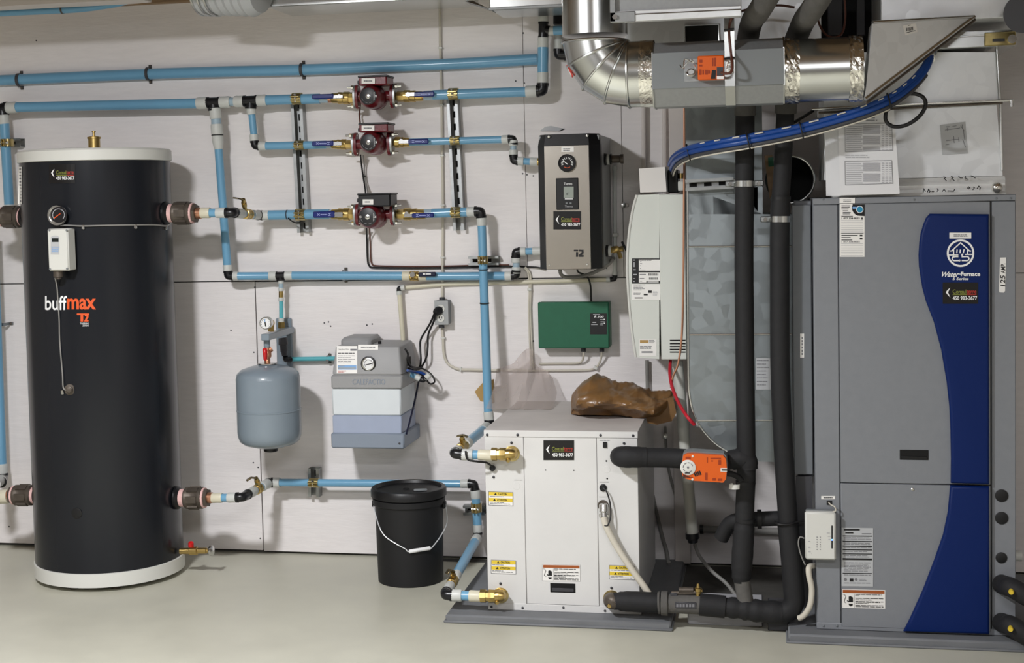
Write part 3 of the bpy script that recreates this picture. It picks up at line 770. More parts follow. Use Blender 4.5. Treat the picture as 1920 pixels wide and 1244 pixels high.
# drop to the bracket
t = run('thin teal pipe with brass joint dropping from the tee to the grey bracket', P(527, 570, -.07))
coupling(t, (526.5, 524), (526.8, 532), 11, -.07); seg(t, 'pipe_section', (526.8, 530), (527, 542), 9, 'cclear', -.07); coupling(t, (527, 540), (527, 546), 11, -.07)
seg(t, 'nipple', (527, 545), (527, 560), 9, 'brass', -.07); coupling(t, (527, 558), (527.2, 565), 10.5, -.07)
seg(t, 'pipe_section', (527.2, 563), (527.5, 600), 8, 'teal', -.07); coupling(t, (527.5, 597), (527.6, 606), 11, -.07)
# row E (lower right of the tank)
t = run('jointed connection from the lower tank union stepping back to the low blue pipe', P(440, 934, TY))
coupling(t, (396, 934.5), (417, 934), 19, TY, 'ccream'); seg(t, 'pipe_section', (414, 934), (430, 933.8), 15.5, 'blue', TY); coupling(t, (427, 933.8), (445, 933.5), 19, TY)
f1 = P(455, 933, TY); f2 = P(505, 905.5, YW-.005)
def bk(k): return f1.lerp(f2, k)
elbow(t, (443, 933.5, TY), f1, bk(.2), 17.5)
coupling(t, bk(.18), bk(.42), 19); seg(t, 'pipe_section', bk(.4), bk(.46), 15, 'cclear')
seg(t, 'pipe_section', bk(.64), bk(.72), 15, 'cclear'); coupling(t, bk(.7), bk(.95), 19)
elbow(t, bk(.92), f2, (512, 905.3, YW), 17)
coupling(t, (508, 905.3), (525, 905.3), 19, YW)
lever_valve('small brass valve with tilted lever beside the lower tank union', bk(.465), bk(.635), 19, -.25, [(480, 897, -.27), (471, 896, -.28), (462, 902, -.29)], stem=[(486, 914, -.23), (480, 897, -.27)])
t = run('low blue pipe running behind the bucket to a black elbow', P(700, 906, YW))
seg(t, 'pipe_section', (523, 905.3), (868, 908), 14.5, 'blue', YW)
coupling(t, (864, 907.5), (880, 907.5), 16.5, YW)
elbow(t, (878, 907.5), (889, 907.5), (891, 921), 16, YW)
coupling(t, (891, 919), (892, 935), 19, YW); seg(t, 'pipe_section', (892, 933), (895.5, 988), 17, 'blue', YW); coupling(t, (895, 984), (896, 1000), 18.5, YW)
elbow(t, (896, 998), (896.5, 1006), P(896.5, 1006, YW)+Vector((0, -.03, 0)), 16, YW)
h0, h1 = P(896.5, 1006, YW), P(835, 1116, -.845)
def lg(k): return h0.lerp(h1, k)
coupling(t, lg(.04), lg(.12), 19); seg(t, 'pipe_section', lg(.1), lg(.70), 18, 'blue'); coupling(t, lg(.68), lg(.75), 20)
coupling(t, lg(.86), lg(.98), 20)
elbow(t, lg(.96), h1, (849, 1117, -.845), 20)
coupling(t, (846, 1117, -.845), (866, 1117.5, -.845), 23); seg(t, 'pipe_section', (863, 1117.5, -.845), (883, 1118, -.845), 18, 'blue'); coupling(t, (880, 1118, -.845), (905, 1119, -.845), 22, None, 'ccream')
lever_valve('brass valve with bent lever on the pipe above the lower left cabinet port', lg(.755), lg(.855), 20, -.7, [(850, 1072, -.74), (843, 1069, -.76), (837, 1077, -.77)], stem=[(851, 1092, -.69), (849, 1073, -.74)])

# struts and clamps
strut('left slotted steel channel standing behind the three pump valves', (561, 186), (574, 436), 22)
strut('right slotted steel channel standing behind the three pump pipes', (851, 180), (864, 432), 20)
strut('short vertical channel behind the low blue pipe near the bucket', (593, 876), (594, 929), 20)
strut('short level channel behind the vertical blue pipe below the bottom pump', (882, 489), (938, 488), 16)
strut('short level channel behind the blue pipe between bucket and white cabinet', (872, 954), (912, 953.5), 17)
strut('short level channel at the upper left frame edge', (-25, 269), (47, 268), 15)
clamp('zinc clamp on the upper pump row at the left channel', (557.5, 185.5), 19, YW)
clamp('zinc clamp on the middle pump row at the left channel', (562, 272.5), 15, YW)
clamp('zinc clamp on the bottom pump row at the left channel', (564, 402.5), 18.5, YW)
clamp('zinc clamp on the upper pump row at the right channel', (850.5, 176.5), 19, YW)
clamp('zinc clamp on the middle pump row at the right channel', (853.5, 263.5), 14.5, YW)
clamp('zinc clamp on the bottom pump row at the right channel', (855, 398.5), 17.5, YW)
clamp('zinc clamp on the low blue pipe near the bucket', (589, 905.8), 14.5, YW)
clamp('zinc clamp on the vertical blue pipe under the bottom pump', (905.5, 488), 16.5, -.112, 'z', 15)
clamp('zinc clamp on the blue pipe between bucket and white cabinet', (893, 952), 17, YW, 'z', 17)
for i, (y, r) in enumerate(((507, 8.6), (570, 8.8))):
    p = P(906+i*2.5, y, -.12-.018*i); tag(obj('cable_tie', MB().lathe([(0, .0175), (0, .0195), (.004, .0195), (.004, .0175)], p, (0, 0, 1), 18, False, False), 'cableb'), ('upper black cable tie round the vertical blue pipe', 'lower black cable tie round the vertical blue pipe')[i], 'tie', 'cable ties on the vertical blue pipe')

# ================================================================== PUMPS
def pump(label, face, rf, axis_y, fl, fr, tb, lab, dark=False, valveL=None, valveR=None, rb=25):
    Yf = -.215
    c = P(face[0], face[1], Yf); s = mpp(c); ca = Vector((c.x, YW, c.z))
    t = thing('circulator_pump', label, 'pump', ca, 'circulator pumps on the wall')
    R = rb*s
    obj('volute', MB().lathe([(-.035, R*.7), (-.03, R*.9), (-.01, R*1.06), (.02, R*1.06), (.03, R*.98)], ca, (0, -1, 0), 32), 'pumpred', t)
    obj('motor_housing', MB().lathe([(.025, R*.98), (.03, R*1.0), (.085, R*.98), (.100, R*.9), (.113, R*.72), (.115, R*.6)], ca, (0, -1, 0), 32), 'pumpred', t)
    ft = obj('faceplate', MB().lathe([(.112, rf*s), (.1165, rf*s), (.1175, rf*s*.93)], ca, (0, -1, 0), 28), 'pumpface', t)
    Sf = plane(Yf-.0035)
    obj('vent_screw', MB().lathe([(.117, 5*s), (.121, 4.6*s), (.122, 3*s)], ca, (0, -1, 0), 14), 'steel', t)
    stroke(t, 'dial_print', [arc(face[0], face[1], rf*.78, rf*.78, 200+40*i, 222+40*i, 3) for i in range(5)], Sf, 'inkgrey', 1)
    text(t, 'lettering', 'GRUNDFOS', face[0]+10, face[1]-7.5, face[0]+12, face[1]+7.5, Sf, 'printw', .0006, 0, 0, 90)
    stroke(t, 'emblem', [[(face[0]+13.2, face[1]-1.6), (face[0]+15.6, face[1]+1.4)], [(face[0]+15.6, face[1]-1.6), (face[0]+13.2, face[1]+1.4)]], Sf, 'printw', 1)
    if dark: obj('side_screw', MB().lathe([(0, 3*s), (.002, 2.6*s)], P(face[0]-13.5, face[1], Yf-.0025), (0, -1, 0), 12), 'steel', t)
    # flanges with throat and bolts
    for (x0, x1, y0, y1), sg in ((fl, -1), (fr, 1)):
        xa, xb, za, zb = pb(x0, x1, y0, y1, YW); zc = (za+zb)/2; h = (zb-za)/2; xm = (xa+xb)/2
        obj('throat', MB().tube((xm, YW, zc), (ca.x, YW, zc), h*.45, 18), 'pumpred', t)
        pl = [Vector((0, math.cos(a)*h*(.62+.1*abs(math.sin(a)))*1.0, math.sin(a)*h)) for a in [2*math.pi*i/24 for i in range(24)]]
        obj('flange', MB().prism([Vector((xm-sg*.011, YW, zc))+q for q in pl], (sg*.011, 0, 0)), 'pumpred', t)
        obj('counter_flange', MB().prism([Vector((xm+sg*.001, YW, zc))+q*.97 for q in pl], (sg*.008, 0, 0)), 'strut', t)
        for zz in (-1, 1):
            q = Vector((xm, YW-.012, zc+zz*h*.76))
            obj('bolt', MB().tube(q-Vector((sg*.014, 0, 0)), q+Vector((sg*.034, 0, 0)), .0042, 8).hexa(q+Vector((sg*.009, 0, 0)), q+Vector((sg*.018, 0, 0)), .0085), 'steel', t)
    xa, xb, za, zb = pb(*tb, -.20)
    bm = 'bsatin' if dark else 'pumpred'
    tbx = obj('terminal_box', MB().box(xa, xb, -.20, -.09, za, zb, .005), bm, t)
    obj('box_lid', MB().box(xa-.002, xb+.003, -.203, -.088, zb-.004, zb+.004, .002), 'bsatin', t)
    Sl = plane(-.2045)
    d = decal(t, 'name_label', *lab, Sl, 'white', 0, 'white printed label')
    print_lines(d, lab[0]+4, (lab[1]+lab[3])/2-1.2, lab[2]-4, 1, 3, 2.2, Sl, 'inkgrey', .001, int(face[1]))
    k = P(tb[0]-1, tb[2]+12, -.14); obj('cable_gland', MB().tube(k, k+Vector((.02, 0, 0)), .008, 10), 'dkgrey', t)
    return t
pump('upper dark red circulator pump with red terminal box', (690.5, 180.5), 16, 183, (665, 672, 159, 205), (734, 743, 157, 203), (672, 725, 143, 160), (678, 147, 703, 157), rb=22)
pump('middle dark red circulator pump with red terminal box', (691, 267), 15.5, 270, (661, 670, 249, 293), (728, 738, 247, 292), (673, 727, 232, 248), (678, 235.5, 702, 245.5), rb=21.5)
pump('lowest dark red circulator pump with black terminal box', (689.5, 407), 17, 405, (665, 673, 382, 424), (734, 743, 380, 423), (671, 732, 364, 388), (680, 374, 700, 384), True, rb=22.5)
def pvalve(label, xs, y, w, hx, hy, hub, side, light=False, Y=YW):
    "flanged brass valve: xs nut start, nut end, body end"
    a, b, c = P(xs[0], y, Y), P(xs[1], y, Y), P(xs[2], y, Y); d = (c-a).normalized(); s = mpp(a); r = w/2*s
    t = thing('flange_valve', label, 'valve', b, 'blue-handled valves beside the pumps')
    obj('hex_nut', MB().lathe([(-.004, r*.7), (.003, r*.88), ((b-a).length, r*.88)], a, d, 8), 'brass', t)
    L = (c-b).length
    obj('valve_body', MB().lathe([(0, r), (L*.3, r), (L*.34, r*.9), (L*.55, r*.95), (L*.6, r*.95), (L*.62, r*.82), (L*.95, r*.8), (L, r*.74)], b, d, 16), 'brass', t)
    hp = P(hub[0], hub[1], Y-.03); obj('handle_bolt', MB().tube(P(hub[0], hub[1], Y-.01), hp, .008, 10).hexa(hp, hp+Vector((0, -.008, 0)), .0095), 'steel', t)
    Yh = Y-.04; xa, xb, za, zb = pb(hx[0], hx[1], hy[0], hy[1], Yh)
    hd = obj('handle', MB().box(xa, xb, Yh-.004, Yh+.006, za, zb, .004), 'handle', t, 'blue vinyl lever')
    e = hub[0]; nx0, nx1 = (hx[1], e+4) if side < 0 else (e-4, hx[0])
    xa, xb, za, zb = pb(nx0, nx1, hy[0]+1.5, hy[1]-1, Yh); obj('handle_strap', MB().box(xa-.004, xb+.004, Yh-.001, Yh+.003, za, zb, .001), 'steel', t)
    Sp = plane(Yh-.0045); ym = (hy[0]+hy[1])/2; w2 = hx[1]-hx[0]
    if light: return t
    X = (lambda k: hx[0]+w2*k) if side > 0 else (lambda k: hx[1]-w2*k)       # the marks start at the hub end
    stroke(hd, 'box_mark', [[(X(.20), ym-1.9), (X(.30), ym-1.9)], [(X(.20), ym+2), (X(.30), ym+2)], [(X(.25), ym-1.9), (X(.25), ym+2)]], Sp, 'palemark', 1.1, .0004)
    print_lines(hd, min(X(.34), X(.66)), ym-.9, max(X(.34), X(.66)), 1, 2, 2.2, Sp, 'palemark', .0004, int(hx[0]), .05)
    stroke(hd, 'cross_mark', [[(X(.70), ym-1.6), (X(.80), ym+1.9)], [(X(.80), ym-1.6), (X(.70), ym+1.9)]], Sp, 'palemark', 1.1, .0004)
    return t
t = run('clear fitting and copper stub between the upper right pump valve and the blue pipe', P(803, 179, YW), 'clear_fitting')
seg(t, 'copper_stub', (786, 180.3), (797, 179.6), 16, 'copper', YW); seg(t, 'clear_collar', (795, 179.6), (814, 178.6), 18.5, 'cclear', YW)
pvalve('brass flange valve left of the upper pump, handle shining white', (665, 655, 622), 184, 24, (585, 626), (176.5, 185.5), (637, 181), -1, True)
pvalve('brass flange valve right of the upper pump', (745, 758, 793), 180.5, 23, (776, 814.5), (172, 181.5), (766, 177.5), 1)
pvalve('brass flange valve left of the middle pump', (660, 649, 622), 271, 20, (585, 626), (264.5, 274), (635, 269.5), -1)
pvalve('brass flange valve right of the middle pump', (740, 742, 768), 267, 21, (765, 803.5), (260.5, 270.5), (753, 265), 1)
pvalve('brass flange valve left of the lowest pump', (664, 655, 622), 402, 24, (587, 628), (396.5, 408.5), (637, 403), -1)
pvalve('brass flange valve right of the lowest pump', (745, 758, 798), 402, 23, (772, 813.5), (399.5, 408.5), (763, 401), 1)
cable('brown cord from the upper pump down to the middle pump', [(675, 203, -.06), (674, 215, -.03), (675, 228, -.04), (676, 240, -.08)], 3.2, 'cablebr', name='pump_cord')
cable('dark cord from the middle pump down to the lowest pump', [(676, 291, -.08), (678, 310, -.03), (681, 332, -.02), (684, 350, -.03), (686, 366, -.08)], 3.2, 'cableb', name='pump_cord')
cable('pale grey cord beside the dark one between middle and lowest pump', [(681, 292, -.06), (683, 312, -.025), (684, 332, -.02), (688, 352, -.03), (690, 366, -.08)], 2.6, 'cableg', name='pump_cord')
cable('dark cord from the lowest pump down and along the wall to the boiler', [(687, 427, -.06), (688, 450, -.015), (689, 485, -.012), (692, 498, -.012), (702, 502, -.012), (760, 503, -.012), (830, 502.5, -.012), (900, 500.5, -.012), (960, 500, -.012), (1000, 501, -.012), (1020, 504, -.02)], 3.2, 'cableb', name='pump_cord')
cable('brown cord running just above the dark one from the lowest pump', [(693, 427, -.06), (694, 450, -.015), (695, 482, -.012), (697, 494, -.012), (706, 498.5, -.012), (760, 500, -.012), (830, 499.5, -.012), (900, 497.5, -.012), (955, 497, -.012)], 2.6, 'cablebr', name='pump_cord')
tag(obj('cable_tie', MB().lathe([(0, .008), (.006, .008)], P(682.5, 332, -.02), (0, 0, 1), 8), 'cableb'), 'black cable tie joining the cords between middle and lowest pump', 'tie')
# ================================================================== EXPANSION TANK AND BRACKET
EX = P(504, 760, -.285); s = mpp(EX); EX = EX+Vector((0, 0, 0))
zt, zs, zb = P(503, 684, -.285).z, P(503, 768, -.285).z, P(503, 840, -.285).z
r = 60*s
et = thing('expansion_tank', 'grey domed expansion tank hanging on the wall right of the charcoal tank', 'tank', (EX.x, -.285, zb))
prof = [(zb-zb+0.0, r*.25)]
H = zt-zb
prof = [(0, r*.12), (.004, r*.45), (.016, r*.78), (.03, r*.93), (.05, r*.985), (.07, r), (H-.055, r), (H-.036, r*.965), (H-.02, r*.84), (H-.008, r*.56), (H, r*.3)]
obj('tank_shell', MB().lathe(prof, (EX.x, -.285, zb), (0, 0, 1), 48), 'vgrey', et)
obj('weld_seam', MB().lathe([(zs-zb-.004, r*1.0), (zs-zb-.003, r*1.014), (zs-zb+.002, r*1.014), (zs-zb+.003, r*1.0)], (EX.x, -.285, zb), (0, 0, 1), 48, False, False), 'vgrey', et)
obj('neck_flange', MB().lathe([(H-.006, 12*s), (H+.003, 18*s), (H+.006, 18*s), (H+.008, 8*s)], (EX.x, -.285, zb), (0, 0, 1), 28), 'steel', et)
obj('air_valve_cap', MB().lathe([(-.016, 10*s), (-.013, 13*s), (.006, 14*s)], (EX.x+.003, -.285, zb), (0, 0, 1), 20), 'bsatin', et)
# bracket: wall plate with an arm coming out of the wall
br = thing('tank_bracket', 'grey steel bracket with wall plate and arm carrying the expansion tank', 'bracket', P(543, 640, 0))
xa, xb, za, zb2 = pb(540, 547.5, 597, 691, -.012)
obj('wall_plate', MB().box(xa-.05, xb, -.018, 0, za, zb2, .004), 'vgrey', br)
a0 = P(541, 626, -.02); a1 = P(497, 637, -.33)
ax_ = a0.x; zc = (P(496, 633, -.33).z)
hw = 8*mpp(a1); xm = P(497, 633, -.33).x
obj('arm', MB().box(xm-hw, xm+hw, -.33, -.015, zc-6*mpp(a1), zc+6*mpp(a1), .002), 'vgrey', br)
pp = P(501, 645, -.285); obj('arm_socket', MB().tube((EX.x, -.285, zc-.012), (EX.x, -.285, zc-.045), .013, 16), 'vgrey', br)
p = P(528, 610, -.07); s2 = mpp(p)
obj('top_fitting', MB().hexa(P(527.6, 616, -.07), P(527.8, 604, -.07), 7*s2), 'brass', br)
obj('check_unit', MB().lathe([(0, 8*s2), (.02, 9*s2), (.028, 9*s2), (.03, 7*s2), (.055, 7*s2), (.06, 6*s2), (.075, 5*s2)], P(530, 634, -.075), P(534, 672, -.075)-P(530, 634, -.075), 16), 'dkgrey', br)
elb = P(536, 674, -.075)
obj('black_elbow', MB().sweep([P(535, 668, -.07), P(536, 675, -.06), P(546, 674, -.04)], 5*s2, 10, 4), 'black', br)
t = run('thin teal pipe from the bracket to the grey feeder', P(590, 674, -.035))
seg(t, 'pipe_section', (545, 674), (632, 672.5), 8.5, 'teal', -.035)
# gauge on the arm
gY = -.325
pg = thing('pressure_gauge', 'small round pressure gauge with white dial on the grey bracket arm', 'gauge', P(507, 618, gY+.03))
c = P(497.5, 606.5, gY); sg = mpp(c)
obj('case', MB().lathe([(-.028, 10*sg), (-.026, 11.6*sg), (-.002, 12*sg), (.001, 11.5*sg), (.001, 10*sg), (-.003, 10*sg)], c, (0, -1, 0), 28), 'steel', pg)
S0 = plane(gY+.0025)
disc(pg, 'dial', 497.5, 606.5, 10, S0, 'dial')
stroke(pg, 'scale', [arc(497.5, 606.5, 7.6, 7.6, -45+30*i, -35+30*i, 2) for i in range(10)], S0, 'inkgrey', 1)
stroke(pg, 'pointer', [[(496.5, 599), (498, 611)]], S0, 'bluep', 1.4, .0014); stroke(pg, 'pointer', [[(497.3, 605), (498.4, 612)]], S0, 'ink', 2.2, .0018)
obj('brass_stem', MB().tube(P(505, 609, gY+.02), P(509, 606, gY+.06), .014, 12).hexa(P(508, 622, gY+.045), P(508.5, 606, gY+.045), .013), 'brass', pg)
rv = thing('red_valve', 'small brass valve with red lever above the expansion tank neck', 'valve', P(502, 665, -.285))
v0, v1 = Vector((EX.x, -.285, zc-.04)), Vector((EX.x, -.285, zt+.004)); L = (v1-v0).length
obj('valve_body', MB().lathe([(0, .012), (L*.2, .013), (L*.35, .017), (L*.6, .017), (L*.7, .012), (L, .012)], v0, v1-v0, 14).tube(P(505, 657, -.285), P(509, 654, -.28), .012, 12), 'copper', rv)
obj('lever', MB().sweep([P(496.5, 655, -.306), P(497, 662, -.312), P(497.5, 676, -.308)], .0085, 10, 4, rs=[.0095, .0095, .009, .008, .006]), 'red', rv)

# ================================================================== GLYCOL FEEDER
FY = -.27
fd = thing('glycol_feeder', 'grey and frosted white feeder tank with blue fluid, mounted on the wall', 'feeder', P(690, 842, -.14))
def qb(mb, x0, x1, y0, y1, Yf, Yb, b=.004):
    a, b2, c, d = pb(x0, x1, y0, y1, Yf); mb.box(a, b2, Yf, Yb, c, d, b); return mb
obj('base_tray', qb(MB(), 620.5, 758, 813, 842, FY-.004, -.005, .006), 'fbase', fd)
xa, xb, za, zb = pb(623, 752, 728, 815, FY+.004)
zl = P(690, 780, FY+.004).z
obj('reservoir', MB().box(xa, xb, FY+.004, -.03, zl, zb, .006), 'frost', fd)
obj('fluid_level', MB().box(xa, xb, FY+.004, -.03, za, zl, .003), 'glycol', fd, 'lower part of the frosted tank, tinted by blue fluid')
obj('wall_bracket', qb(MB(), 668, 756, 690, 836, -.06, -.002, .002), 'fbase', fd)
obj('hood_band', qb(MB(), 620.5, 754, 704, 730, FY-.004, -.02, .006), 'hood', fd)
# hood: tapered block
def hoodpt(x, y, Y): return P(x, y, Y)
f = [P(622.5, 704, FY-.002), P(753, 704, FY-.002), P(749, 650, FY+.03), P(629, 649, FY+.03)]
xbl, xbr = f[0].x, f[1].x
bk4 = [Vector((xbl, -.02, f[0].z)), Vector((xbr, -.02, f[0].z)), Vector((f[2].x-.002, -.02, f[2].z+.004)), Vector((f[3].x+.02, -.02, f[3].z+.004))]
mb = MB()
def ins(p, c, k): return p.lerp(c, k)
mb.add(f+bk4, [(0, 1, 2, 3), (5, 4, 7, 6), (4, 5, 1, 0), (3, 2, 6, 7), (0, 3, 7, 4), (1, 5, 6, 2)])
ho = obj('hood', mb, 'hood', fd, smooth=False)
import bmesh
bm = bmesh.new(); bm.from_mesh(ho.data); bmesh.ops.bevel(bm, geom=[e for e in bm.edges], offset=.008, segments=3, profile=.5, affect='EDGES'); bm.to_mesh(ho.data); bm.free()
ho.data.polygons.foreach_set('use_smooth', [True]*len(ho.data.polygons)); ho.data.set_sharp_from_angle(angle=math.radians(50))
xa, xb, za, zb = pb(646, 702, 631, 649, -.14); obj('hood_ridge', MB().box(xa, xb, -.2, -.03, za-.01, zb, .012), 'hood', fd)
obj('fill_cap', MB().lathe([(0, .007), (.01, .007), (.012, .004)], Vector((P(712, 640, -.16).x, -.16, f[2].z+.002)), (0, 0, 1), 12), 'bsatin', fd)
def hs(x, y):       # front face of the hood
    k = (704-y)/54; return P(x, y, FY-.002+.032*k-.0012)
lb = decal(fd, 'instruction_label', 631.5, 649, 670, 700.5, hs, 'white', .0008, 'white instruction label with a blue band')
text(lb, 'lettering', 'CALEFACTIO', 633.5, 654.5, 654, 657, hs, 'ink', .0018); bars(lb, 'fine_print', [(657, 654.5, 669, 658)], hs, 'inkgrey', .0018)
print_lines(lb, 633.5, 662, 667, 1, 3, 1.6, hs, 'ink', .0018, 3, .1); print_lines(lb, 633.5, 667, 668, 5, 3.4, 1.0, hs, 'inkgrey', .0018, 4)
bars(lb, 'blue_band', [(633.5, 685, 668.5, 693.5)], hs, 'bluep', .0016); bars(lb, 'fine_print', [(635, 686, 646, 687.2)], hs, 'vgrey', .002); bars(lb, 'fine_print', [(634, 689, 667, 692)], hs, 'vgrey', .002); print_lines(lb, 633.5, 695.5, 652, 2, 2, 1, hs, 'redp', .0018, 9)
w = decal(fd, 'name_label', 671.5, 646.8, 709, 656.4, lambda x, y: hs(x, y), 'white', .001, 'white name strip'); print_lines(w, 677, 650.5, 705, 1, 3, 1.8, hs, 'inkgrey', .002, 2, .05)
gx, gy = 691, 682.5; Yg = hs(gx, gy).y
c = hs(gx, gy); s = mpp(c)
gg = obj('pressure_gauge', MB().lathe([(-.004, 14.2*s), (.006, 14.2*s), (.007, 13*s)], c, (0, -1, 0), 28), 'bsatin', fd, 'round pressure gauge in a black ring')
obj('bezel', MB().lathe([(.004, 12*s), (.010, 12*s), (.011, 10.6*s), (.009, 10.4*s)], c, (0, -1, 0), 28), 'steel', gg)
Sg = plane(Yg-.0094); disc(gg, 'dial', gx, gy, 10.2, Sg, 'dial', .0004)
stroke(gg, 'scale', [arc(gx, gy, 7.4, 7.4, -30+24*i, -20+24*i, 2) for i in range(11)], Sg, 'inkgrey', 1.2, .0012); stroke(gg, 'pointer', [[(gx-5, gy+2), (gx+6, gy-.5)]], Sg, 'ink', 1.5, .0016)
text(fd, 'lettering', 'CALEFACTIO', 661, 711.5, 722, 721.5, plane(FY-.005), 'fbase', .0003)
for x, y, Y in ((749, 832, FY-.005),): screw(fd, x, y, Y, 2, 'dkgrey')
p = Vector((xbr+.001, -.13, P(757, 683, -.13).z)); obj('side_slot', MB().box(xbr-.002, xbr+.0015, -.16, -.12, p.z-.03, p.z+.03), 'hole', fd)
cable('dark blue tie strap running down the right flank of the feeder', [PX(785, 716, xbr+.012), PX(776, 760, xbr+.012), PX(766, 800, xbr+.012), PX(762, 814, xbr+.012)], 4, 'navyh', name='strap', cat='strap', n=6)
t = run('short blue pipe with white fittings at the right flank of the feeder', P(785, 700, -.15))
seg(t, 'nipple', (756, 697, -.15), (763, 700, -.15), 9, 'brass'); coupling(t, (761, 699, -.15), (771, 703, -.155), 11); seg(t, 'pipe_section', (769, 702, -.155), (782, 708, -.16), 9.5, 'blue'); coupling(t, (780, 707, -.16), (790, 712, -.165), 11); elbow(t, (788, 711, -.165), (794, 713.5, -.165), (799, 708, -.165), 10); coupling(t, (797, 710, -.165), (806, 703, -.165), 11)
cable('loop of black cord at the right flank of the feeder', [PX(768, 692, xbr+.009), P(790, 691, -.06), P(808, 702, -.06), P(815, 716, -.07), P(806, 720, -.09), P(796, 708, -.12), PX(784, 699, xbr+.02), PX(765, 688, xbr+.009)], 3.4, 'cableb', name='power_cord', cat='cord')
cable('blue tube curling beside the black cord loop at the feeder', [PX(764, 695, xbr+.012), PX(778, 698, xbr+.02), P(794, 701, -.12), P(801, 712, -.12)], 5, 'pex', name='small_tube', cat='tube')
# white vent pipe beside it
t = run('thin cream pipe rising from the feeder, then sloping right under the blue run', P(760, 560, -.03), 'cream_pipe')
seg(t, 'pipe_section', (757, 652), (749, 549), 9, 'ccream', -.03); coupling(t, (748.8, 553), (748.4, 546), 11, -.03); elbow(t, (748.4, 547), (747.8, 541), (754, 540.3), 9, -.03)
coupling(t, (752, 540.5), (759, 539.5), 11, -.03)
obj('pipe_section', MB().sweep([P(x, y, -.014) for x, y in ((757, 539.8), (830, 533.5), (900, 531), (1010, 528.5), (1140, 524.5))], rad(P(900, 531, 0), 8), 12, 4), 'ccream', t)
coupling(t, (1137, 524.6), (1146, 524.2), 10, -.02); elbow(t, (1144, 524.2), (1152.5, 523.8), (1153, 516), 9, -.02); coupling(t, (1153, 518), (1153.3, 510), 10, -.02)
seg(t, 'pipe_section', (1153.3, 512), (1152.5, 318), 7.5, 'collar', -.02); coupling(t, (1152.6, 320), (1152.5, 311), 9.5, -.02)
tag(obj('pipe_clip', MB().box(*[P(1150, 440, 0).x, P(1160, 440, 0).x], -.034, 0, P(1155, 444, 0).z, P(1155, 437, 0).z, .002), 'offwhite'), 'small white clip on the thin pipe right of the stainless boiler', 'clip')

# ================================================================== OUTLET, CONDUIT
ob = thing('outlet_box', 'grey metal outlet box with a plugged-in black cord', 'outlet', P(828, 609, -.02))
OY = -.055
xa, xb, za, zb = pb(815.5, 840.5, 564, 609, OY)
obj('metal_box', MB().box(xa, xb, OY, 0, za, zb, .003), 'midgrey', ob)
obj('cover_plate', MB().box(xa-.001, xb+.001, OY-.003, OY, za-.001, zb+.001, .001), 'galvd', ob)
for x, y in ((827, 579), (826.5, 597)):
    c = P(x, y, OY-.003); q = mpp(c); rc = obj('receptacle', MB().lathe([(0, 7.4*q), (.003, 7.2*q)], c, (0, -1, 0), 20), 'offwhite', ob)
    bars(rc, 'slot', [(x-3.4, y-3.2, x-2.2, y+1), (x+1.6, y-3.2, x+2.8, y+1), (x-1, y+2, x+1, y+4)], plane(OY-.0062), 'ink')
for y, nm in ((561, 'conduit_connector'), (612, 'conduit_connector')):
    c = P(829 if y < 600 else 828, y, -.027); obj(nm, MB().tube(c-Vector((0, 0, .007)), c+Vector((0, 0, .007)), .012, 14), 'dkgrey', ob)
cable('white conduit cable running from the ceiling down the wall to the outlet box', [(824.5, -8), (825, 40), (825.5, 90), (827, 150), (828, 200), (829, 290), (830.5, 385), (830, 480), (829, 562)], 5, 'cablew', -.012, 'conduit_cable', sub=3)
cable('white conduit cable curving from the outlet box to behind the vertical blue pipe', [(828.5, 614), (830.5, 634), (832, 662), (838, 680), (850, 689), (863, 693), (885, 693.5), (925, 694.5), (985, 694)], 5, 'cablew', -.012, 'conduit_cable')
for x, y, l in ((826, 90, 'highest'), (828, 197, 'second'), (829, 292, 'third'), (830.5, 385, 'fourth'), (830, 483, 'fifth'), (831, 634, 'lowest'), (864, 693, 'sideways')):
    lb = {'sideways': 'white cable clip on the level stretch of conduit left of the vertical blue pipe', 'lowest': 'white cable clip just under the outlet box', 'highest': 'highest white clip on the vertical white conduit'}.get(l, l+' white clip from the top on the vertical white conduit')
    c = P(x, y, -.009); tag(obj('cable_clip', MB().obox(c, (.009 if l != 'sideways' else .004, 0, 0), (0, .009, 0), (0, 0, .004 if l != 'sideways' else .009), .002), 'offwhite'), lb, 'clip', 'white cable clips on the conduit')
pl = thing('power_cord', 'black power cord with plug in the outlet box, looping down to the feeder', 'cord', P(823, 583, OY-.02))
c = P(824, 582, OY); obj('plug', MB().lathe([(0, .017), (.012, .018), (.03, .013), (.036, .008)], c, Vector((-.35, -1, -.2)), 14), 'rubber', pl)
e = P(818, 587, OY-.035)
obj('cord', MB().sweep([c+Vector((-.012, -.036, -.008)), P(808, 604, -.06), P(800, 618, -.05), P(789, 637, -.045), P(788, 655, -.05), P(789, 676, -.06), P(786, 689, -.05), PX(772, 688, xbr+.008), PX(765, 678, xbr+.008), PX(765, 664, xbr+.008), PX(760, 655, xbr+.006)], .0042, 10, 6), 'cableb', pl)
obj('cord', MB().sweep([c+Vector((-.006, -.036, -.012)), P(812, 606, -.05), P(803, 628, -.04), P(802, 650, -.04), P(799, 672, -.05), P(788, 691, -.045), PX(776, 693, xbr+.010)], .0042, 10, 6), 'cableb', pl)

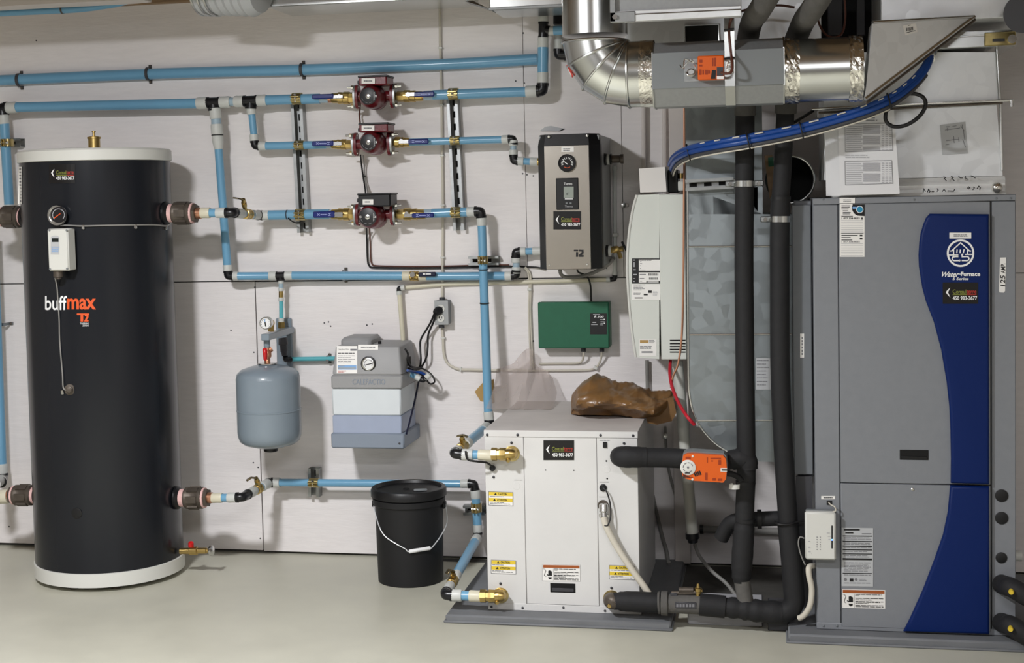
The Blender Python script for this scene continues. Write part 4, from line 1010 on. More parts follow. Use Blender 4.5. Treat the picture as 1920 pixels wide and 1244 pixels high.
# ================================================================== STAINLESS BOILER
BY = -.44
bo = thing('electric_boiler', 'stainless-fronted electric boiler in black trim on the wall', 'boiler', P(1068, 504, -.2))
fx0, fx1, fz0, fz1 = pb(1022, 1106, 247, 504, BY)
ox0, ox1, oz0, oz1 = pb(1011.5, 1128, 252, 504, BY+.06)
zc1 = P(1064, 272, BY).z
obj('steel_casing', MB().box(ox0+.004, ox1-.004, BY+.05, -.004, oz0+.004, oz1-.004, .002), 'galvd', bo, 'plain grey sheet-steel casing behind the black trim')
# black cover: chamfered prism
sec = [Vector((ox0, BY+.16, 0)), Vector((ox0, BY+.05, 0)), Vector((fx0, BY+.002, 0)), Vector((fx1, BY+.002, 0)), Vector((ox1, BY+.05, 0)), Vector((ox1, BY+.10, 0))]
m_ = MB(); m_.prism([v+Vector((0, 0, oz0)) for v in sec], (0, 0, zc1-oz0))
obj('black_cover', m_, 'bsatin', bo, smooth=False)
top = []
tp = [Vector((fx0, BY+.002, zc1)), Vector((fx1, BY+.002, zc1)), Vector((fx1-.004, BY+.012, oz1)), Vector((fx0+.004, BY+.012, oz1))]
base = [v+Vector((0, 0, zc1)) for v in sec]
upr = [Vector((ox0+.006, BY+.16, oz1)), Vector((ox0+.006, BY+.06, oz1)), Vector((fx0+.004, BY+.012, oz1)), Vector((fx1-.004, BY+.012, oz1)), Vector((ox1-.006, BY+.06, oz1)), Vector((ox1-.006, BY+.10, oz1))]
mb = MB(); n = 6
mb.add(base+upr, [tuple(range(6))[::-1], tuple(range(6, 12))]+[(i, (i+1) % 6, 6+(i+1) % 6, 6+i) for i in range(6)])
cap = obj('black_top_cap', mb, 'bsatin', bo, smooth=False)
px0, px1, pz0, pz1 = fx0, fx1, oz0+.001, zc1-.002
obj('front_panel', MB().box(px0, px1, BY-.003, BY+.003, pz0, pz1, .001), 'stainless', bo)
SB = plane(BY-.0035)
for x, y in ((1029, 256), (1101, 254)): screw(bo, x, y, BY+.004, 3, 'steel')
for x, y in ((1030, 497), (1101, 496)): screw(bo, x, y, BY-.003, 2, 'steel')
c = P(1063.5, 306, BY-.003); s = mpp(c)
g = obj('thermometer', MB().lathe([(0, 16.6*s), (.008, 16.6*s), (.009, 15.4*s), (.005, 15*s)], c, (0, -1, 0), 32), 'bsatin', bo, 'round black thermometer dial')
Sg = plane(BY-.0085); disc(g, 'dial', 1063.5, 306, 14.8, Sg, 'glassdk', .0004)
stroke(g, 'scale', [[(1063.5+11*math.cos(a), 306-11*math.sin(a)), (1063.5+8*math.cos(a), 306-8*math.sin(a))] for a in [math.radians(-20+20*i) for i in range(12)]], Sg, 'printw', 1, .001)
stroke(g, 'pointer', [[(1064, 308), (1056, 302)]], Sg, 'printw', 1.4, .0012); stroke(g, 'scale', [arc(1063.5, 306, 9, 9, 235, 305, 6)], Sg, 'logoor', 1, .001)
d = decal(bo, 'name_label', 1052.5, 275, 1076, 285, SB, 'white', .0006, 'small white name label'); print_lines(d, 1056, 278.5, 1073, 2, 3, 1.4, SB, 'inkgrey', .0016, 5)
cx0, cx1, cz0, cz1 = pb(1043, 1085, 334, 393.5, BY)
co = obj('control_panel', MB().box(cx0, cx1, BY-.007, BY, cz0, cz1, .002), 'bsatin', bo, 'black control panel with a grey screen')
Sc = plane(BY-.0075)
text(co, 'lettering', 'Thermo', 1057, 342.5, 1073, 347.5, Sc, 'printw', .0006)
bars(co, 'screen', [(1057, 350, 1075.5, 371)], Sc, 'screen', .0004); text(co, 'lettering', '6°', 1062, 361, 1068, 366, Sc, 'ink', .0008)
bars(co, 'print', [(1059, 372.5, 1074, 374)], Sc, 'printw')
for i, x in enumerate((1062.5, 1070)): obj('button', MB().box(*pb(x-2, x+2, 379.5, 383, BY-.007)[:2], BY-.009, BY-.007, *pb(x-2, x+2, 379.5, 383, BY-.007)[2:], .001), 'midgrey', co)
text(co, 'lettering', 'Thermo', 1059, 385, 1074, 389, Sc, 'inklight', .0006)
sticker(bo, 1037.6, 396.3, 1089.5, 430.5, SB)
# T2 emblem
poly(bo, 'emblem', [[(1076, 468.5), (1084, 468.5), (1084, 471.5), (1076, 471.5)], [(1080, 473), (1084, 473), (1084, 482), (1080, 482)], [(1085.5, 468.5), (1094, 468.5), (1094.5, 475), (1090.5, 478.5), (1094.5, 478.5), (1094.5, 482), (1085.5, 482), (1085.5, 478), (1090.5, 473.5), (1090.5, 471.8), (1085.5, 471.8)]], SB, 'ink', .0008)
for z_, nm in ((299, 'a'), (471, 'b')):
    c = P(1128, z_, -.22); c.x = ox1-.006
    f2 = thing('boiler_port', 'brass and black port fitting at the upper right flank of the stainless boiler' if nm == 'a' else 'black-handled brass drain valve at the lower right flank of the stainless boiler', 'pipe fitting', c)
    obj('lock_ring', MB().lathe([(0, .022), (.006, .024), (.012, .022)], c, (1, 0, 0), 20), 'bsatin', f2)
    obj('white_collar', MB().lathe([(.01, .02), (.022, .021)], c, (1, 0, 0), 20), 'offwhite', f2)
    if nm == 'a':
        obj('lock_ring', MB().lathe([(.021, .02), (.03, .021)], c, (1, 0, 0), 20), 'bsatin', f2)
        obj('brass_elbow', MB().lathe([(.028, .012), (.031, .015), (.06, .015), (.064, .018), (.075, .018)], c, (1, 0, 0), 14), 'iron', f2)
    else:
        obj('valve_body', MB().lathe([(.02, .010), (.03, .014), (.048, .014), (.055, .009), (.07, .012)], c, Vector((1, -.15, .12)), 14).tube(c+Vector((.05, -.01, .0)), c+Vector((.06, -.02, -.028)), .008, 10), 'brass', f2)
        obj('wing_handle', MB().obox(c+Vector((.076, -.012, .012)), Vector((.012, 0, -.024)), (0, .005, 0), (.004, 0, .002), .003), 'black', f2)
tag(obj('dust_rag', MB().prism([P(x, y, -.34) for x, y in ((1012, 245.5), (1022, 238), (1033, 236), (1046, 239), (1057, 241), (1048, 245.5))], (0, .05, 0)), 'greylabel'), 'scrap of grey plastic film lying on top of the stainless boiler', 'scrap')
cable('grey flexible conduit sagging under the boiler to the drain valve', [P(1050, 506, -.2), P(1053, 516, -.19), P(1066, 520, -.17), P(1100, 516, -.1), P(1135, 500, -.08), P(1151, 484, -.12)], 7, 'cableg', name='flexible_conduit', cat='conduit')
cable('black cord hanging from the boiler to the green box', [P(1082, 504, -.1), P(1085, 511, -.05), P(1100, 518, -.04), P(1107, 535, -.035), P(1108.5, 566, -.045)], 3.4, 'cableb', name='hanging_cord', cat='cord')
cable('left white cable of the pair beside the green box', [P(983, 503, -.02), P(990, 512, -.012), P(992.5, 540, -.01), P(991.5, 580, -.01), P(993, 640, -.01), P(996, 694, -.01)], 3.2, 'cablew')
cable('right white cable of the pair beside the green box', [P(985, 501, -.024), P(994, 514, -.012), P(995.5, 545, -.012), P(994.5, 580, -.012), P(997, 640, -.012), P(1000, 692, -.012)], 3.2, 'cablew')
tag(obj('cable_clip', MB().obox(P(993, 543, -.012), (.009, 0, 0), (0, .007, 0), (0, 0, .006), .002), 'offwhite'), 'white clip on the pair of cables beside the green box', 'clip')
tag(obj('wall_anchor', MB().lathe([(0, .006), (.012, .006), (.013, .01), (.02, .01), (.022, .004)], P(1167, 385, 0), (.4, -1, 0), 10).obox(P(1175, 385, -.01), (.01, 0, 0), (0, .006, 0), (0, 0, .007), .002), 'steel'), 'small steel anchor on the wall right of the stainless boiler', 'anchor')

# ================================================================== GREEN CONTROLLER
GY = -.085
gb = thing('zone_controller', 'flat green metal control box on the wall with a black corner panel', 'control box', P(1076, 654, -.04))
xa, xb, za, zb = pb(1009, 1138.5, 567, 653.5, GY)
obj('back_box', MB().box(xa+.002, xb+.008, GY+.012, 0, za+.002, zb-.002, .002), 'green', gb)
obj('cover', MB().box(xa, xb+.006, GY, GY+.03, za, zb, .003), 'green', gb)
SG = plane(GY-.0005)
d = decal(gb, 'black_panel', 1106.5, 588, 1138, 627.5, SG, 'ink', .0006, 'black printed panel in the upper right corner')
text(d, 'lettering', 'R', 1114, 592, 1118.5, 596, SG, 'printw', .0014, .04, .25); text(d, 'lettering', '300', 1120, 592.5, 1132, 596, SG, 'printw', .0014, .02, .25); bars(d, 'print', [(1112, 589.3, 1125, 590.6)], SG, 'inklight', .0014)
bars(d, 'print', [(1111, 604, 1118, 605.8), (1108.5, 608.5, 1120.5, 609.8), (1125, 599, 1132, 600), (1126, 603, 1134, 604), (1126, 606, 1131, 607), (1125.5, 609, 1131, 610)], SG, 'inklight', .0014); bars(d, 'indicator', [(1132, 598.3, 1134, 600.5), (1132, 605.5, 1134.5, 607.4)], SG, 'printw', .0016)
for x in (1094, 1128.5):
    c = P(x, 656, -.045); obj('cable_gland', MB().tube(c+Vector((0, 0, .008)), c-Vector((0, 0, .008)), .01, 12), 'dkgrey', gb)
cable('white cable from the left gland of the green box, turning left along the wall', [P(1094, 659, -.045), P(1094, 668, -.04), P(1091, 678, -.02), P(1080, 681.5, -.012), P(1050, 682, -.01), P(1011, 682.5, -.01)], 4, 'cablew')
cable('white cable from the right gland of the green box, looping left below the other', [P(1128.5, 659, -.045), P(1127, 672, -.03), P(1121, 686, -.014), P(1108, 693.5, -.01), P(1070, 695, -.01), P(1000, 695.5, -.01), P(960, 696, -.01)], 4, 'cablew')
tag(obj('cable_clip', MB().obox(P(1117, 690, -.014), (.007, 0, -.004), (0, .008, 0), (.003, 0, .006), .002), 'offwhite'), 'white clip on the looping cable under the green box', 'clip')

# ================================================================== WHITE WALL UNIT
UY = -.40
wu = thing('ventilation_unit', 'tall white plastic wall unit with a bowed left edge beside the metal duct', 'ventilation unit', P(1235, 675, -.25))
out = [(1192.5, 366), (1186, 388), (1179.5, 425), (1175.5, 465), (1174.5, 500), (1176, 540), (1180, 590), (1184.5, 630), (1190.5, 670), (1236, 674), (1236, 364.5)]
po = [P(x, y, UY) for x, y in out]
mb = MB().prism(po, (0, .30, 0)); sh = obj('side_shell', mb, 'unitwhite', wu)
rim = [(1192.5, 366), (1186, 388), (1179.5, 425), (1175.5, 465), (1174.5, 500), (1176, 540), (1180, 590), (1184.5, 630), (1190.5, 670)]
obj('edge_rim', MB().sweep([P(x+1.5, y, UY) for x, y in rim], .005, 8, 3), 'offwhite', wu)
xa, xb, za, zb = pb(1237.5, 1286, 364.5, 675, UY-.004); obj('right_panel', MB().box(xa, xb, UY-.004, UY+.30, za, zb, .003), 'unitwhite', wu)
mb = MB()
for y in (637.5, 643.5, 649, 654.5, 659.5):
    a, b, c, d = pb(1256, 1285.5, y, y+2.2, UY-.004); mb.box(a, b, UY-.0055, UY-.003, c, d)
    obj('vent_slot', mb, 'hole', wu, smooth=False); mb = MB()
SU = plane(UY-.0005)
d = decal(wu, 'rating_label', 1185, 485, 1239-.8, 532, SU, 'ink', .0006, 'black-framed rating label')
bars(d, 'white_field', [(1198, 487, 1237.4, 508), (1198, 511, 1237.4, 530)], SU, 'white', .0012)
bars(d, 'barcode', [(1216+i*1.9, 513, 1217+i*1.9, 517) for i in range(10)]+[(1217+i*1.9, 520.5, 1218+i*1.9, 524.5) for i in range(9)], SU, 'ink', .0018)
print_lines(d, 1199, 487.6, 1222, 1, 3, 1.3, SU, 'ink', .0018, 4, .1); bars(d, 'fine_print', [(1200, 490.5, 1203, 491.5), (1200, 494, 1204, 495), (1200, 498, 1202, 499), (1200, 503, 1202, 504), (1199.5, 506, 1210, 507), (1199.5, 514, 1211, 515.6), (1199.5, 521.8, 1208, 523.2), (1199.5, 527, 1204, 528)], SU, 'inkgrey', .0018); bars(d, 'frame', [(1212, 527, 1237.4, 531)], SU, 'ink', .0018); bars(d, 'fine_print', [(1214, 528.2, 1235, 529.6)], SU, 'white', .0022)
bars(d, 'side_print', [(1187.5, 487, 1190.5, 489), (1188, 492, 1190, 501), (1187.5, 505, 1192, 507), (1187.5, 514, 1194, 516), (1187.5, 522, 1191, 523.5), (1187.5, 527, 1190, 529)], SU, 'inklight', .0018)
d = decal(wu, 'certification_label', 1184.5, 532.5, 1238, 563, SU, 'white', .0006, 'white certification label'); print_lines(d, 1188, 534, 1211, 5, 2.4, 1, SU, 'inkgrey', .0014, 8); print_lines(d, 1188, 549.5, 1201, 2, 2.2, 1, SU, 'inkgrey', .0014, 1, .1); bars(d, 'mark', [(1207, 551, 1214.5, 554), (1215.5, 545, 1222, 549.5), (1190, 558, 1205, 559.8)], SU, 'ink', .0014); print_lines(d, 1224, 547, 1236, 4, 2, 1, SU, 'inklight', .0014, 2)
d = decal(wu, 'notice_label', 1199, 637, 1231, 668, SU, 'white', .0006, 'white notice label low on the unit'); bars(d, 'print', [(1200, 638, 1216, 643.5)], SU, 'kraft2', .0014); print_lines(d, 1217, 638, 1228, 3, 2.2, 1, SU, 'inkgrey', .0014, 3); print_lines(d, 1200, 649, 1228, 3, 2.2, 1.1, SU, 'inkgrey', .0014, 5); bars(d, 'barcode', [(1203, 659, 1224, 662)], SU, 'inkgrey', .0014)
wx = thing('carton', 'small open white carton standing on top of the white wall unit', 'carton', P(1224, 364, -.38))
mb = MB(); a, b, c, dd = P(1197, 316.5, -.42), P(1247.5, 313, -.42), P(1250.5, 360.5, -.42), P(1199.5, 362, -.42)
bb = Vector((0, .13, 0)); e = .0015
obj('front_side', MB().prism([a, b, c, dd], (0, e, 0)), 'carton', wx, smooth=False)
obj('back_side', MB().prism([a+bb, b+bb, c+bb, dd+bb], (0, e, 0)), 'carton', wx, smooth=False)
obj('left_side', MB().prism([a, dd, dd+bb, a+bb], (e, 0, 0)), 'carton', wx, smooth=False)
obj('right_side', MB().prism([b, c, c+bb, b+bb], (-e, 0, 0)), 'carton', wx, smooth=False)
obj('bottom', MB().prism([dd, c, c+bb, dd+bb], (0, 0, e)), 'carton', wx, smooth=False)
jx = thing('junction_block', 'black connector block with brass terminal behind the carton on the wall unit', 'connector', P(1266, 362, -.35))
xa, xb, za, zb = pb(1252, 1271, 318, 362, -.36); obj('housing', MB().box(xa, xb, -.36, -.22, za, zb, .004), 'bsatin', jx)
xa, xb, za, zb = pb(1271, 1284, 340, 358, -.36); obj('white_cap', MB().box(xa, xb, -.36, -.25, za, zb, .003), 'offwhite', jx); c = P(1277, 325, -.33); obj('terminal', MB().tube(c, c+Vector((0, 0, -.02)), .012, 12), 'brass', jx)
# things below and beside it
t = thing('drain_pipe', 'long off-white drain pipe leaning below the wall unit, black cap at its foot', 'pipe', P(1299, 1010, -.42))
obj('pipe_section', MB().tube(P(1270, 678, -.33), P(1298.5, 1002, -.42), rad(P(1285, 840, -.4), 21)), 'pvc', t)
obj('black_cap', MB().lathe([(0, .026), (.02, .026), (.024, .02), (.036, .018)], P(1298, 1000, -.42), P(1300, 1022, -.42)-P(1298, 1000, -.42), 16), 'black', t)
cable('red cable curving from under the wall unit towards the black pipes', [P(1257, 676, -.36), P(1256, 700, -.42), P(1260, 725, -.5), P(1272, 755, -.62), P(1288, 781, -.72), P(1302, 797, -.72)], 6.5, 'cabler')
cable('copper-coloured wire running down in front of the wall unit right panel', [P(1283, 200, -.44), P(1283, 300, -.44), P(1282.5, 365, -.44), P(1281.5, 500, -.44), P(1279, 620, -.45), P(1272, 680, -.46), P(1262, 706, -.46), P(1258, 728, -.46)], 4, 'copper', name='copper_wire', cat='wire')
tag(obj('wood_batten', MB().box(P(1254, 250, -.05).x, P(1284, 250, -.05).x, -.05, 0, .02, 2.55, .002), 'board'), 'narrow white-painted batten standing on the wall behind the wall unit', 'board')
cable('left pale conduit rising behind the white wall unit', [P(1207, 198, -.03), P(1207, 290, -.03), P(1206, 380, -.03)], 8, 'board', name='conduit', cat='conduit')
cable('right pale conduit rising behind the white wall unit', [P(1246, 196, -.03), P(1246, 290, -.03), P(1246, 372, -.03)], 8, 'board', name='conduit', cat='conduit')
cable('pale cable on the wall between the boiler and the wall unit, running down', [P(1213, 676, -.02), P(1214, 720, -.02), P(1216, 800, -.02), P(1213, 860, -.02), P(1224, 930, -.02), P(1240, 1000, -.02), P(1251, 1040, -.03), P(1254, 1075, -.06), Vector((P(1255, 1080, -.1).x, -.12, .045))], 7, 'cableg')
cable('grey cable sagging along the shaded wall left of the drain pipe', [P(1247, 800, -.02), P(1252, 870, -.02), P(1268, 935, -.02), P(1285, 985, -.02)], 5, 'cableg')
cable('grey flexible cable from the drain pipe foot to the floor behind the valve', [P(1303, 1022, -.3), P(1312, 1044, -.35), P(1335, 1072, -.42), P(1362, 1095, -.45), Vector((P(1384, 1108, -.5).x, -.5, .012))], 7, 'cableg')
for x, l in ((1220, 'left'), (1247, 'right')): tag(obj('wall_anchor', MB().lathe([(0, .008), (.02, .007), (.022, .012), (.03, .012), (.032, .005)], P(x, 816, 0), (0, -1, 0), 10), 'steel'), l+' of two steel anchors in the wall behind the white cabinet', 'anchor', 'steel anchors behind the white cabinet')
t = run('pale pipe running level low on the shaded wall behind the black pipes', P(1380, 995, -.03), 'wall_pipe')
seg(t, 'pipe_section', (1314, 993), (1490, 998), 14, 'cableg', -.03); obj('black_cap', MB().tube(P(1312, 993, -.03), P(1319, 993, -.03), .019, 14), 'black', t)
# ================================================================== WHITE HEAT PUMP CABINET
HY = -.80
hx0, hx1, hz0, hz1 = pb(912, 1199, 808, 1146, HY)
hx0 = (P(907, 808, HY).x+P(917, 1141, HY).x)/2; hx1 = (P(1194, 809, HY).x+P(1201, 1152, HY).x)/2
hz1 = P(1050, 808, HY).z; hz0 = P(1060, 1147, HY).z; HB = -.09
PADZ = hz0-.002
hp = thing('heat_pump', 'white steel floor cabinet with brass ports on a grey pad, in the middle', 'heat pump', ((hx0+hx1)/2, (HY+HB)/2, hz0))
lipz = P(1050, 820.5, HY).z
obj('lid', MB().box(hx0-.002, hx1+.002, HY-.002, HB, hz1-.0015, hz1, .0007), 'cabtop', hp, 'dusty flat top')
obj('lid_lip', MB().box(hx0-.002, hx1+.002, HY-.003, HY+.02, lipz, hz1-.001, .001), 'cabwhite', hp)
obj('side_wall', MB().box(hx0, hx1, HY+.006, HB, hz0, hz1-.002, .001), 'cabwhite', hp)
s1, s2 = P(982.5, 830, HY).x, P(1119, 830, HY).x
s1 = (P(981.5, 825, HY).x+P(988, 1145, HY).x)/2; s2 = (P(1118.5, 825, HY).x+P(1124, 1148, HY).x)/2
zr = P(1060, 1135, HY).z
for a, b, n in ((hx0, s1-.001, 'left_panel'), (s1+.001, s2-.001, 'middle_panel'), (s2+.001, hx1, 'right_panel')):
    obj(n, MB().box(a, b, HY, HY+.008, zr if n == 'middle_panel' else hz0, lipz-.0006, .0012), 'cabwhite', hp)
obj('bottom_rail', MB().box(hx0, hx1+.004, HY-.002, HY+.004, hz0-.002, zr-.001, .001), 'cabwhite', hp)
SH = plane(HY-.0004)
for x, y in ((913.5, 815.8), (970.5, 816), (1126, 816.6), (1187, 817.3)): screw(hp, x, y, HY-.003, 2.8)
for x, y in ((959, 830.6), (1170, 831.7), (938.5, 1095), (1146.5, 1103), (980, 1140.5), (1056.5, 1140), (1134.5, 1146), (921.5, 1138.5), (925.5, 895)): screw(hp, x, y, HY-.001, 2.6)
for x, y in ((1023, 882), (1076, 882.5)): screw(hp, x, y, HY, 1.3)
for x, y in ((1137, 865), (1138.5, 898)): disc(hp, 'hole', x, y, 1.6, SH, 'hole', .0004)
for x, y, r in ((1138, 881, 6.5), (968.5, 912, 7)): obj('knockout', MB().lathe([(0, r*.0019), (.0006, r*.0018)], P(x, y, HY), (0, -1, 0), 22), 'cabwhite', hp)
sticker(hp, 1019, 826, 1076.5, 863.3, SH)
xa, xb, za, zb = pb(1130.7, 1138, 829, 839.7, HY); obj('switch', MB().box(xa, xb, HY-.006, HY, za, zb, .001), 'bsatin', hp)
bars(hp, 'fine_print', [(1124, 825.8, 1131, 826.8), (1132, 825.8, 1136.5, 826.8), (1138, 825.8, 1143.5, 826.8), (1124, 904, 1141, 905), (1123, 932, 1141, 932.8), (964, 900.3, 979, 901)], SH, 'inkgrey')
def caution(x0, y0, x1, y1):
    sk = .035
    d = decal(hp, 'caution_label', x0, y0, x1, y1, SH, 'white', .0004, 'small yellow and white caution label', 1, sk)
    h = y1-y0; w = x1-x0
    for k, wd in ((.02, 'CAUTION'), (.46, 'ATTENTION')):
        bars(d, 'yellow_band', [(x0+.6, y0+h*k, x1-.6, y0+h*(k+.26))], SH, 'yellow', .001, sk, x0)
        a = w*.30 if k < .1 else w*.26
        F = lambda x, y: SH(x, y+sk*(x-x0))
        text(d, 'lettering', wd, x0+a+4, y0+h*(k+.05), x0+w*.76, y0+h*(k+.21), F, 'ink', .0016, .02)
        poly(d, 'warning_triangle', [[(x0+a-3.5, y0+h*(k+.21)), (x0+a+2, y0+h*(k+.21)), (x0+a-.7, y0+h*(k+.04))]], F, 'ink', .0016)
        print_lines(d, x0+2, y0+h*(k+.31), x1-3, 1, 2, 1, SH, 'inkgrey', .0016, int(x0+k*10), .5, sk)
    print_lines(d, x0+2, y0+h*.86, x1-3, 1, 2, 1, SH, 'inkgrey', .0016, 3, .1, sk)
    stroke(d, 'frame', [[(x0, y0), (x1, y0+w*sk), (x1, y1+w*sk), (x0, y1), (x0, y0)]], SH, 'inkgrey', .8, .0012)
caution(916.3, 922.3, 961.7, 947.5); caution(921, 1050.5, 967.3, 1075.5); caution(1142.5, 1060.5, 1190, 1086)
def warning(parent, x0, y0, x1, y1, S, sk):
    w, h = x1-x0, y1-y0
    d = decal(parent, 'warning_label', x0, y0, x1, y1, S, 'white', .0004, 'white warning label with an orange band and a hand pictogram', 1, sk)
    bars(d, 'orange_band', [(x0+w*.02, y0+h*.04, x1-w*.02, y0+h*.21)], S, 'rust', .001, sk, x0)
    F = lambda a, b: S(x0+w*a, y0+h*b+sk*w*a)
    stroke(d, 'cord_pictogram', [[(.02, .27), (.06, .29), (.09, .40), (.06, .58), (.05, .68), (.10, .74)]], F, 'ink', .012, .0016)
    poly(d, 'hand_pictogram', [[(.155, .40), (.19, .36), (.25, .42), (.255, .68), (.16, .68)], [(.11, .60), (.125, .58), (.17, .65), (.16, .69), (.14, .68)], [(.15, .77), (.25, .77), (.24, .87), (.19, .9), (.17, .87)]], F, 'ink', .0016)
    stroke(d, 'frame', [[(.29, .23), (.29, .97)]], F, 'inkgrey', .005, .0014)
    for i, (yy, e) in enumerate(((.27, .92), (.34, .40), (.47, .97), (.55, .7), (.64, .97), (.67, .88), (.74, .62), (.84, .97), (.91, .97))):
        print_lines(d, x0+w*.31, y0+h*yy, x0+w*e, 1, 2, h*.03, S, 'ink', .0016, i+3, .05, sk)
    stroke(d, 'frame', [[(0, 0), (1, 0), (1, 1), (0, 1), (0, 0)]], F, 'inkgrey', .006, .0012)
warning(hp, 1017, 1058.5, 1088, 1089.5, SH, .02)
xa, xb, za, zb = pb(1031.7, 1079, 1094.5, 1112, HY)
gr = obj('grip_recess', MB().box(xa, xb, HY-.0015, HY+.003, za, zb, .001), 'hole', hp, 'black recessed hand grip'); obj('grip_lip', MB().box(xa+.006, xb-.006, HY-.003, HY-.001, za+.004, (za+zb)/2, .002), 'dkgrey', gr)
# ports
def brass_port(label, px, xs, Yp):
    c = P(px[0], px[1], HY); t = thing('brass_port', label, 'pipe fitting', c); s = mpp(c)
    obj('rosette', MB().lathe([(-.004, 15*s), (.002, 15*s), (.003, 13*s)], c, (0, -1, 0), 24), 'zinc', t)
    e = P(px[0], px[1]+1, Yp)
    obj('port_elbow', MB().sweep([c, c.lerp(e, .6), e, P(xs[1]+4, px[1]+1.5, Yp)], 10.5*s, 16, 4), 'brass', t)
    a, b = P(xs[1]+3, px[1]+1.5, Yp), P(xs[0], px[1]+1.2, Yp); L = (b-a).length
    obj('hex_nut', MB().lathe([(-.008, 9*s), (0, 12*s), (L*.42, 12.5*s), (L*.43, 10.5*s), (L*.6, 10.5*s), (L*.62, 12.5*s), (L, 12.5*s)], a, b-a, 8), 'brass', t)
    k = P(px[0]-8, px[1]+10, Yp); obj('test_plug', MB().lathe([(0, .007), (.012, .007), (.013, .009), (.02, .006)], k, (.3, -1, -.2), 10), 'brass', t)
brass_port('brass elbow port at the upper left of the white cabinet', (960, 851), (922, 945), -.845)
brass_port('brass elbow port at the lower left of the white cabinet', (939, 1117), (901, 925), -.845)
cable('black probe lead hanging under the upper left cabinet pipe', [P(873, 846, -.87), P(877, 862, -.872), P(895, 866, -.865), P(912, 868, -.84), P(921, 874, -.82), P(926, 879, -.812)], 4, 'cableb', name='probe_lead', cat='cable')
tag(obj('probe_plug', MB().lathe([(0, .009), (.012, .011), (.014, .006)], P(925, 878, HY), (-.1, -1, .1), 14), 'rubber'), 'black probe plug on the upper left of the white cabinet', 'plug')
# conduit connector and cable
cn = thing('conduit_connector', 'chrome conduit connector with white cable on the right panel of the white cabinet', 'connector', P(1131, 955, HY))
a, b = P(1131.5, 945, HY-.0175), P(1132, 970, HY-.03)
obj('connector_body', MB().lathe([(0, .012), (.004, .016), ((b-a).length*.6, .016), ((b-a).length*.7, .012), ((b-a).length, .012)], a, b-a, 16).box(P(1123, 966, HY-.02).x, P(1142, 966, HY-.02).x, HY-.024, HY-.012, P(1131, 969, HY).z, P(1131, 962, HY).z, .002), 'steel', cn)
obj('lock_ring', MB().lathe([(0, .019), (.006, .019)], P(1131, 948, HY), (0, -1, 0), 18), 'iron', cn)
obj('cable', MB().sweep([b, P(1138, 990, HY-.034), P(1157, 1026, HY-.034), P(1186, 1070, HY-.036), P(1206, 1098, HY-.036), P(1216, 1113, HY-.036)], 6.4*mpp(b), 12, 6), 'cablew', cn)
cable('thin black wire looping from the grommet to the chrome connector', [P(1131, 915, HY-.012), P(1138, 924, HY-.02), P(1144, 945, HY-.022), P(1145, 968, HY-.03), P(1140, 985, HY-.042), P(1133, 986, HY-.044)], 2.8, 'cableb', name='wire', cat='wire')
tag(obj('grommet', MB().lathe([(0, .013), (.004, .013), (.007, .009)], P(1131, 915, HY), (0, -1, 0), 18), 'rubber'), 'black rubber grommet on the right panel of the white cabinet', 'grommet')
# pad
pz = hz0-.002
xa, xb = P(835, 1168, -.885).x, P(1258, 1182, -.885).x
pad1 = thing('equipment_pad', 'grey plastic pad under the white cabinet', 'pad', ((xa+xb)/2, -.5, 0))
obj('pad_slab', MB().box(xa, xb, -.885, -.02, 0, pz, .006), 'pad', pad1); obj('pad_skirt', MB().box(xa-.006, xb+.006, -.892, -.015, 0, .010, .004), 'pad', pad1)

# ================================================================== BROWN FILM AND CLEAR BAG ON THE CABINET
from mathutils import noise as mnoise
def hump(pts_low, pts_high, y0, y1, nx, ny, seed, amp=.02):
    "crumpled heap of film between a lower and an upper outline, folded with ridged noise"
    mb = MB(); vs = []
    def ip(L, t):
        t = t*(len(L)-1); i = min(int(t), len(L)-2); return L[i].lerp(L[i+1], t-i)
    cen = ip(pts_low, .5)
    for i in range(nx+1):
        lo, hi = ip(pts_low, i/nx), ip(pts_high, i/nx)
        e = min(1, min(i, nx-i)/nx*6+.12)
        for j in range(ny):
            a = 2*math.pi*j/ny
            k = (1-math.cos(a))/2
            p = Vector((lo.x+(hi.x-lo.x)*k, (y0+y1)/2+(y1-y0)/2*math.sin(a)*e, lo.z+(hi.z-lo.z)*k**.8))
            u = p.x*.75+p.z*1.0+.12*mnoise.noise(p*5); v = p.z*.9-p.x*.35
            q = Vector((u*3.2, p.y*3.5, v*9))+Vector((seed, 0, 0))
            d = abs(mnoise.noise(q))*1.1+abs(mnoise.noise(q*2.4+Vector((5, 1, 2))))*.7+abs(mnoise.noise(q*5.3+Vector((2, 7, 1))))*.3-.5
            n = Vector((0, math.sin(a), -math.cos(a)*.9)).normalized()
            p = p-n*(-amp*d*1.6)*(1 if k > .03 else 0)*-1
            p.z = max(p.z, lo.z); vs.append(p)
    fs = []
    for i in range(nx):
        for j in range(ny):
            k = (j+1) % ny; fs.append((i*ny+j, (i+1)*ny+j, (i+1)*ny+k, i*ny+k))
    fs.append(tuple(range(ny))); fs.append(tuple(nx*ny+j for j in range(ny)))
    return mb.add(vs, fs)
BYY = -.42
zt_ = hz1+.0005
low = [P(x, y, BYY) for x, y in ((1072, 760), (1100, 772), (1160, 777), (1212, 778), (1262, 776))]
for v in low: v.z = zt_
hi = [P(x, y, BYY) for x, y in ((1074, 748), (1090, 724), (1115, 710), (1140, 714), (1163, 725), (1180, 727), (1200, 728), (1222, 738), (1240, 742), (1262, 742))]
bg = thing('brown_film', 'crumpled brown plastic film lying on the white cabinet and hanging off its right side', 'packaging film', (low[2].x, BYY, zt_))
obj('heap', hump(low, hi, -.60, -.26, 110, 56, 5, .03), 'kraft', bg)
